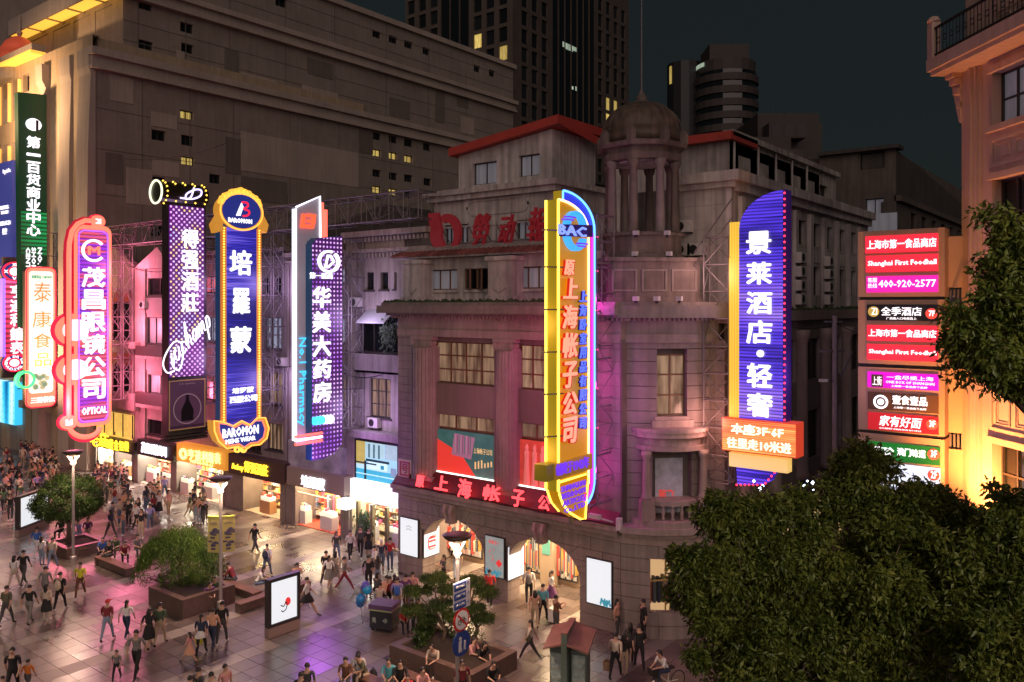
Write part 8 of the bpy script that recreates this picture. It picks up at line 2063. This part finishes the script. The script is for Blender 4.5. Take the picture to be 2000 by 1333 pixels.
# far crowd in front of the shops
Q = random.Random(21)
areas = [(60,112,885,958,30,'by the beige store'),(0,45,895,1005,17,'at far left'),(182,250,903,975,34,'outside the gold shop'),(215,330,955,1040,26,'by the optician'),(368,405,965,1022,9,'below the amber fascia'),(40,60,870,900,5,'by the beige store')]
tops = ['black','navy','white','grey','dgrey','pink','maroon','cream','black','lilac','peach','black','green']
nm_ = {'black':'black','navy':'navy','white':'white','grey':'grey','dgrey':'dark grey','pink':'pink','maroon':'dark red','cream':'cream','lilac':'lilac','peach':'peach','green':'green'}
taken = []
for x0, x1, y0, y1, n, where in areas:
    k = 0; tries = 0
    while k < n and tries < 400:
        tries += 1
        x, y = Q.uniform(x0, x1), Q.uniform(y0, y1)+14; p = ground(x, y)
        if p.y > 31.2 or any((p-q).length < .55 for q in taken): continue
        taken.append(p); c = Q.choice(tops); fem = Q.random() < .45; k += 1
        bt = Q.choice(('black','jeans','dgrey','beige','ljeans'))
        person(p, Q.uniform(0, 6.28), Q.choice(('walk_a','walk_b','stand','phone','stand')), c, bt, 'long' if fem else 'short', 'distant %s in %s top and %s bottoms, crowd %s' % ('long haired figure' if fem else 'short haired figure', nm_[c], {'black':'black','jeans':'blue','dgrey':'grey','beige':'beige','ljeans':'pale'}[bt], where), Q.uniform(1.56,1.78), (Q.choice(('black','grey')), .45) if fem and Q.random() < .3 else None, group='people in the crowd '+where)
# cyclist
p = ground(1302, 1352); t = thing('bicycle', 'shared bicycle ridden by the woman in white at the bottom right', 'bicycle', (0,0,0))
for y in (-.52,.52):
    MB().tube([(0,y+.32*math.cos(a),.33+.32*math.sin(a)) for a in [2*math.pi*i/20 for i in range(20)]], .02, 5, closed=True).build('wheel', BLACK, t)
MB().tube([(0,.52,.33),(0,.05,.35),(0,-.42,.75),(0,.12,.78),(0,.05,.35)], .022, 6).build('frame', mat('bike_white', (.5,.5,.45), .4), t)
MB().tube([(-.25,-.42,1.0),(0,-.46,.98),(0,-.42,.75),(0,-.52,.33)], .016, 5).add([], []).tube([(.25,-.42,1.0),(0,-.46,.98)], .016, 5).build('handlebar', DARKM, t)
MB().box(-.09,.09,.05,.3,.82,.88).build('saddle', BLACK, t); MB().box(-.15,.15,-.75,-.5,.75,.98).build('basket', DARKM, t)
t.location = p; t.rotation_euler = (0,0,rot_of(-60))
o = person(p+Vector((0,0,.36)), rot_of(-60), 'sit_lean', 'white', 'navy', 'tail', 'woman in white riding the shared bicycle at the bottom right', 1.62)
bag(ground(882,1316), 0, 'lying', 'cream', 'cream tote bag on the planter edge beside the seated people')
p = ground(716,1335); bag(p+Vector((.25,.1,.15)), rot_of(-50), 'lying', 'black', 'black rucksack beside the man in beige trousers on the bottom bench')
# ------------------------------------------------------------------ trees and planting
import numpy as np
def foliage(name, C_, Rr, per, size, m, parent, seed, droop=.5, kind=None, aspect=.38, shell=.0):
    """leaf blades scattered in clumps; C_ clump centres, Rr clump radii"""
    g = np.random.default_rng(seed); C_ = np.array(C_, float); Rr = np.array(Rr, float); n = len(C_)*per
    ci = np.repeat(np.arange(len(C_)), per)
    d = g.normal(size=(n,3)); d /= np.linalg.norm(d, axis=1)[:,None]; rad = Rr[ci]*(g.random(n)**.45)[:,None] if Rr.ndim > 1 else (Rr[ci]*g.random(n)**.45)[:,None]
    P = C_[ci]+d*rad
    ax = g.normal(size=(n,3)); ax[:,2] -= droop*1.6; ax += d*.6; ax /= np.linalg.norm(ax, axis=1)[:,None]
    sd = np.cross(ax, g.normal(size=(n,3))); sd /= np.linalg.norm(sd, axis=1)[:,None]
    nr = np.cross(ax, sd); L_ = (size*g.uniform(.6,1.25,n))[:,None]; W_ = L_*aspect
    V = np.stack([P, P+ax*L_*.45+sd*W_*.5+nr*W_*.12, P+ax*L_, P+ax*L_*.45-sd*W_*.5+nr*W_*.12, P+ax*L_*.5-nr*W_*.1], 1).reshape(-1,3)
    b = np.arange(n)[:,None]*5
    T = np.stack([b+0,b+1,b+4, b+1,b+2,b+4, b+2,b+3,b+4, b+3,b+0,b+4], 1).reshape(-1)
    me = bpy.data.meshes.new(name); me.vertices.add(len(V)); me.vertices.foreach_set('co', V.ravel()); nt_ = n*4
    me.loops.add(nt_*3); me.loops.foreach_set('vertex_index', T.astype(np.int32)); me.polygons.add(nt_)
    me.polygons.foreach_set('loop_start', np.arange(0, nt_*3, 3, dtype=np.int32)); me.polygons.foreach_set('loop_total', np.full(nt_, 3, dtype=np.int32)); me.materials.append(m); me.update(); me.validate()
    return link(name, me, parent, kind)
def leafmat(name, c0, c1, rough=.45):
    m, N, L, b = nodes_of(name); g = N.new('ShaderNodeNewGeometry')
    n = N.new('ShaderNodeTexNoise'); n.inputs['Scale'].default_value = 9; n.inputs['Detail'].default_value = 2; L.new(g.outputs['Position'], n.inputs['Vector'])
    n2 = N.new('ShaderNodeTexNoise'); n2.inputs['Scale'].default_value = 1.3; L.new(g.outputs['Position'], n2.inputs['Vector'])
    c = ramp(N, L, mth(N, L, 'ADD', mth(N, L, 'MULTIPLY', n.outputs[0], .6), mth(N, L, 'MULTIPLY', n2.outputs[0], .4)), [(.25,tuple(v*.55 for v in c0)),(.42,c0),(.6,c1),(.75,(c1[0]*1.5,c1[1]*1.25,c1[2]))]); L.new(c, b.inputs['Base Color']); b.inputs['Roughness'].default_value = rough
    b.inputs['Specular IOR Level'].default_value = .3
    tr = N.new('ShaderNodeBsdfTranslucent'); L.new(c, tr.inputs[0]); mx = N.new('ShaderNodeMixShader'); mx.inputs[0].default_value = .25
    L.new(b.outputs[0], mx.inputs[1]); L.new(tr.outputs[0], mx.inputs[2]); L.new(mx.outputs[0], N['Material Output'].inputs[0]); return m
LFC = leafmat('camphor_leaf', (.05,.075,.014), (.17,.19,.04), .4); LFR = leafmat('round_tree_leaf', (.02,.045,.01), (.055,.10,.02)); LFW = leafmat('drooping_leaf', (.04,.09,.015), (.12,.2,.03)); LFP = leafmat('pine_needles', (.03,.06,.02), (.09,.13,.03), .6)
BARK = mat('bark', (.09,.06,.045), .9, var=.3, vs=5, bump=.4)
def at_px(x, y, D_): c = cw((x-HX)*D_/FPX, D_); return Vector((c[0], c[1], CH+(HY-y)*D_/FPX))
def big_tree(label, base, lobes, seed, per, size, nper=14, fz=3.0, shrink=.78):
    """lobes: (px x, px y, depth, radius px)"""
    t = thing('broadleaf_tree', label, 'tree', base); q = random.Random(seed)
    C_, R2 = [], []
    for x, y, D_, rp, dep in lobes:
        c = at_px(x, y, D_); rad = rp*shrink*D_/FPX
        for k in range(5):
            v = Vector((q.gauss(0,1), q.gauss(0,.6), q.gauss(0,1))).normalized()*rad*q.uniform(1.0,1.25)
            for i in range(3): C_.append(c+v*(1-.1*i)+Vector((q.gauss(0,.12),q.gauss(0,.12),q.gauss(0,.12)))); R2.append(q.uniform(.12,.28))
        for i in range(max(3, int(nper*(rp/100)**1.5))):
            v = Vector((q.gauss(0,1), q.gauss(0,1), q.gauss(0,1))).normalized()*rad*(q.random()**.35)*.93
            v = Vector((v.x, v.y*1.0, v.z*.95)); C_.append(c+v); R2.append(q.uniform(.14,.44)*(1 if rp > 60 else .7))
    fork = Vector((base[0], base[1], 0))+Vector((0,0,fz))
    b = MB(); b.tube([base, base+Vector((.05,.05,1.5)), fork], .24, 10, r1=.17); b.build('trunk', BARK, t, smooth=True)
    for x, y, D_, rp, dep in lobes:
        c = at_px(x, y, D_); m_ = fork.lerp(c, .5)+Vector((q.gauss(0,.2),q.gauss(0,.2),-.3)); b = MB(); b.tube([fork, m_, c], .11, 7, r1=.03)
        for k in range(5):
            e = c+Vector((q.gauss(0,1),q.gauss(0,1),q.gauss(0,1))).normalized()*rp*D_/FPX*.85; b.tube([m_.lerp(c, q.uniform(.3,1)), e], .03, 5, r1=.008)
        b.build('limb', BARK, t, smooth=True)
    foliage('crown', C_, R2, per, size, LFC, t, seed, kind='stuff'); return t
b0 = cw((1640-1000)*15/FPX, 15)
big_tree('big dark leafy tree filling the lower right in front of the side street', Vector((*b0,0)),
  [(1600,1200,14.5,205,0),(1450,1160,14.2,140,0),(1385,1135,14,70,0),(1480,1045,14.6,85,0),(1560,1045,15,85,0),(1700,1020,15,85,0),(1745,975,15,62,0),(1780,1060,14.8,125,0),(1660,950,15.3,36,0),
   (1800,1250,13.8,190,0),(1560,1330,13.6,190,0),(1840,1120,14.6,95,0),(1720,1150,14,170,0),(1440,1270,14,90,0),(1350,1110,13.9,36,0),(1420,1010,14.4,40,0),(1690,905,15.2,30,0),(1830,980,15,45,0),(1880,1040,14.9,40,0)], 5, 250, .12, 19)
b1 = cw((2300-1000)*11.8/FPX, 11.8)
big_tree('leafy tree entering from the right edge over the pale building', Vector((*b1,0)),
  [(1945,600,11.2,72,0),(1915,655,11,44,0),(1985,520,11.2,62,0),(2020,620,11.3,85,0),(1975,470,11.4,30,0),(1930,690,11,45,0),(1985,730,11,48,0)], 8, 130, .115, 22, fz=10.5, shrink=.7)
b2 = cw((2120-1000)*13/FPX, 13)
big_tree('leafy tree in the lower right corner beside the big dark tree', Vector((*b2,0)),
  [(1960,1150,12.6,110,0),(1990,1050,12.8,65,0),(1925,1090,12.8,55,0),(1990,1280,12,130,0),(1900,1230,12.6,90,0),(1985,1005,12.9,35,0)], 13, 200, .12, 19)
RN = glow('red_sign_far', (1,.05,.08), 2); c = at_px(1942,1097,24); F = Frame(c.x, c.y, math.degrees(YAW)); t = thing('neon_sign', 'small red neon ring glimpsed through the leaves at the lower right', 'sign', c); b = MB(); ftube(b, F, arcpts(0, c.z, .25, .42, 0, 340, 20), 0, .04, closed=True); b.build('neon_tube', RN, t)
# round clipped tree
p = ground(133, 1078); t = thing('clipped_tree', 'round clipped green tree with a dense dome crown at the left', 'tree', p); q = random.Random(4); C_ = []; R2 = []
ctr = p+Vector((0,0,2.75)); 
for i in range(420):
    v = Vector((q.gauss(0,1),q.gauss(0,1),q.gauss(0,1))).normalized(); v = Vector((v.x*1.85, v.y*1.85, (v.z*1.5 if v.z > 0 else v.z*.9))); C_.append(ctr+v*q.uniform(.8,1)); R2.append(.24)
foliage('crown', C_, R2, 75, .10, LFR, t, 3, droop=.2, kind='stuff', aspect=.5); MB().tube([p, p+Vector((0,.05,1.2)), ctr], .14, 8, r1=.1).build('trunk', BARK, t, smooth=True)
for k in range(5): MB().tube([ctr-Vector((0,0,.9)), ctr+Vector((1.1*math.cos(k*1.26),1.1*math.sin(k*1.26),.2))], .06, 6, r1=.02).build('limb', BARK, t)
# drooping tree
p = ground(348, 1172); t = thing('drooping_tree', 'bright green drooping tree in the brown granite planter', 'tree', p); C_ = []; R2 = []; q = random.Random(9)
for i in range(300):
    g = q.uniform(0,6.283); r = 1.75*math.sqrt(q.random()); z = 3.25-.32*r*r+q.gauss(0,.1); 
    for k in range(3+int(r*2.6)): C_.append(p+Vector((r*math.cos(g)*(1+.03*k), r*math.sin(g)*(1+.03*k), z-.17*k))); R2.append(.15)
foliage('crown', C_, R2, 16, .13, LFW, t, 6, droop=1.6, kind='stuff', aspect=.22); MB().tube([p+Vector((0,0,.4)), p+Vector((.2,0,1.2)), p+Vector((-.1,.1,2.0)), p+Vector((.1,0,2.9))], .11, 8, r1=.05).build('trunk', BARK, t, smooth=True)
for k in range(5): MB().tube([p+Vector((0,.05,1.9)), p+Vector((.8*math.cos(k*1.3),.8*math.sin(k*1.3),2.75))], .05, 6, r1=.02).build('limb', BARK, t)
def shrub(x, y, lab, r, h, m, n, size, seed, z0=.6, asp=.3):
    p = ground(x, y); p.z = z0; t = thing('shrub', lab, 'shrub', p); q = random.Random(seed)
    C_ = [p+Vector((q.gauss(0,r*.5), q.gauss(0,r*.5), h*q.uniform(.1,.8))) for _ in range(n)]; foliage('foliage', C_, [.22]*n, 60, size, m, t, seed, droop=-.3, kind='stuff', aspect=asp)
    b = MB()
    for k in range(5): b.tube([p-Vector((0,0,.1)), p+Vector((q.gauss(0,r*.3),q.gauss(0,r*.3),h*.6))], .02, 5)
    b.build('stems', BARK, t, kind='stuff')
shrub(352,1160,'dark round shrub under the drooping tree',.8,.8,LFR,22,.12,2,.75); shrub(383,1170,'yellow green spiky shrub at the right end of the planter',.5,.5,LFW,12,.25,3,.75,.12)
shrub(315,1168,'low dark shrub at the left end of the planter',.6,.4,LFR,12,.12,5,.75); shrub(838,1278,'leafy variegated shrub at the left of the pine planter',.6,.6,LFR,16,.2,6,.6,.4); shrub(905,1278,'dark bushy shrub behind the road signs in the pine planter',.7,.8,LFP,18,.12,7,.6)
for x, y, lab, pads, sd_ in ((862,1283,'cloud pruned pine with flat pads left of the lamp pole',((-.9,2.5,.55),(-.25,3.0,.5),(.35,2.55,.5),(-1.0,1.75,.5),(.0,1.95,.55),(.5,1.55,.4),(-.5,1.4,.35)),1),(925,1276,'cloud pruned pine with flat pads right of the lamp pole',((-.1,2.75,.5),(.5,2.35,.45),(.0,1.7,.45),(.4,1.3,.4)),2)):
    p = ground(x, y); t = thing('pine_tree', lab, 'tree', p); q = random.Random(sd_); rt_ = Vector((CA, SA, 0)); C_ = []; R2 = []
    tr_ = [p+Vector((0,0,.4)), p+rt_*.15+Vector((0,0,1.0)), p-rt_*.2+Vector((0,0,1.7)), p+rt_*.05+Vector((0,0,2.5))]; MB().tube(tr_, .10, 7, r1=.04).build('trunk', BARK, t, smooth=True)
    for a, z, r in pads:
        c = p+rt_*a+Vector((0,0,z)); MB().tube([tr_[1 if z < 2 else 2], c-Vector((0,0,.08))], .04, 5, r1=.02).build('limb', BARK, t)
        for i in range(46): g = q.uniform(0,6.28); rr = r*math.sqrt(q.random()); C_.append(c+Vector((rr*math.cos(g), rr*math.sin(g), q.uniform(0,.16)*(1-rr/r*.6)))); R2.append(.15)
    foliage('needles', C_, R2, 75, .13, LFP, t, sd_, droop=-.6, kind='stuff', aspect=.16)
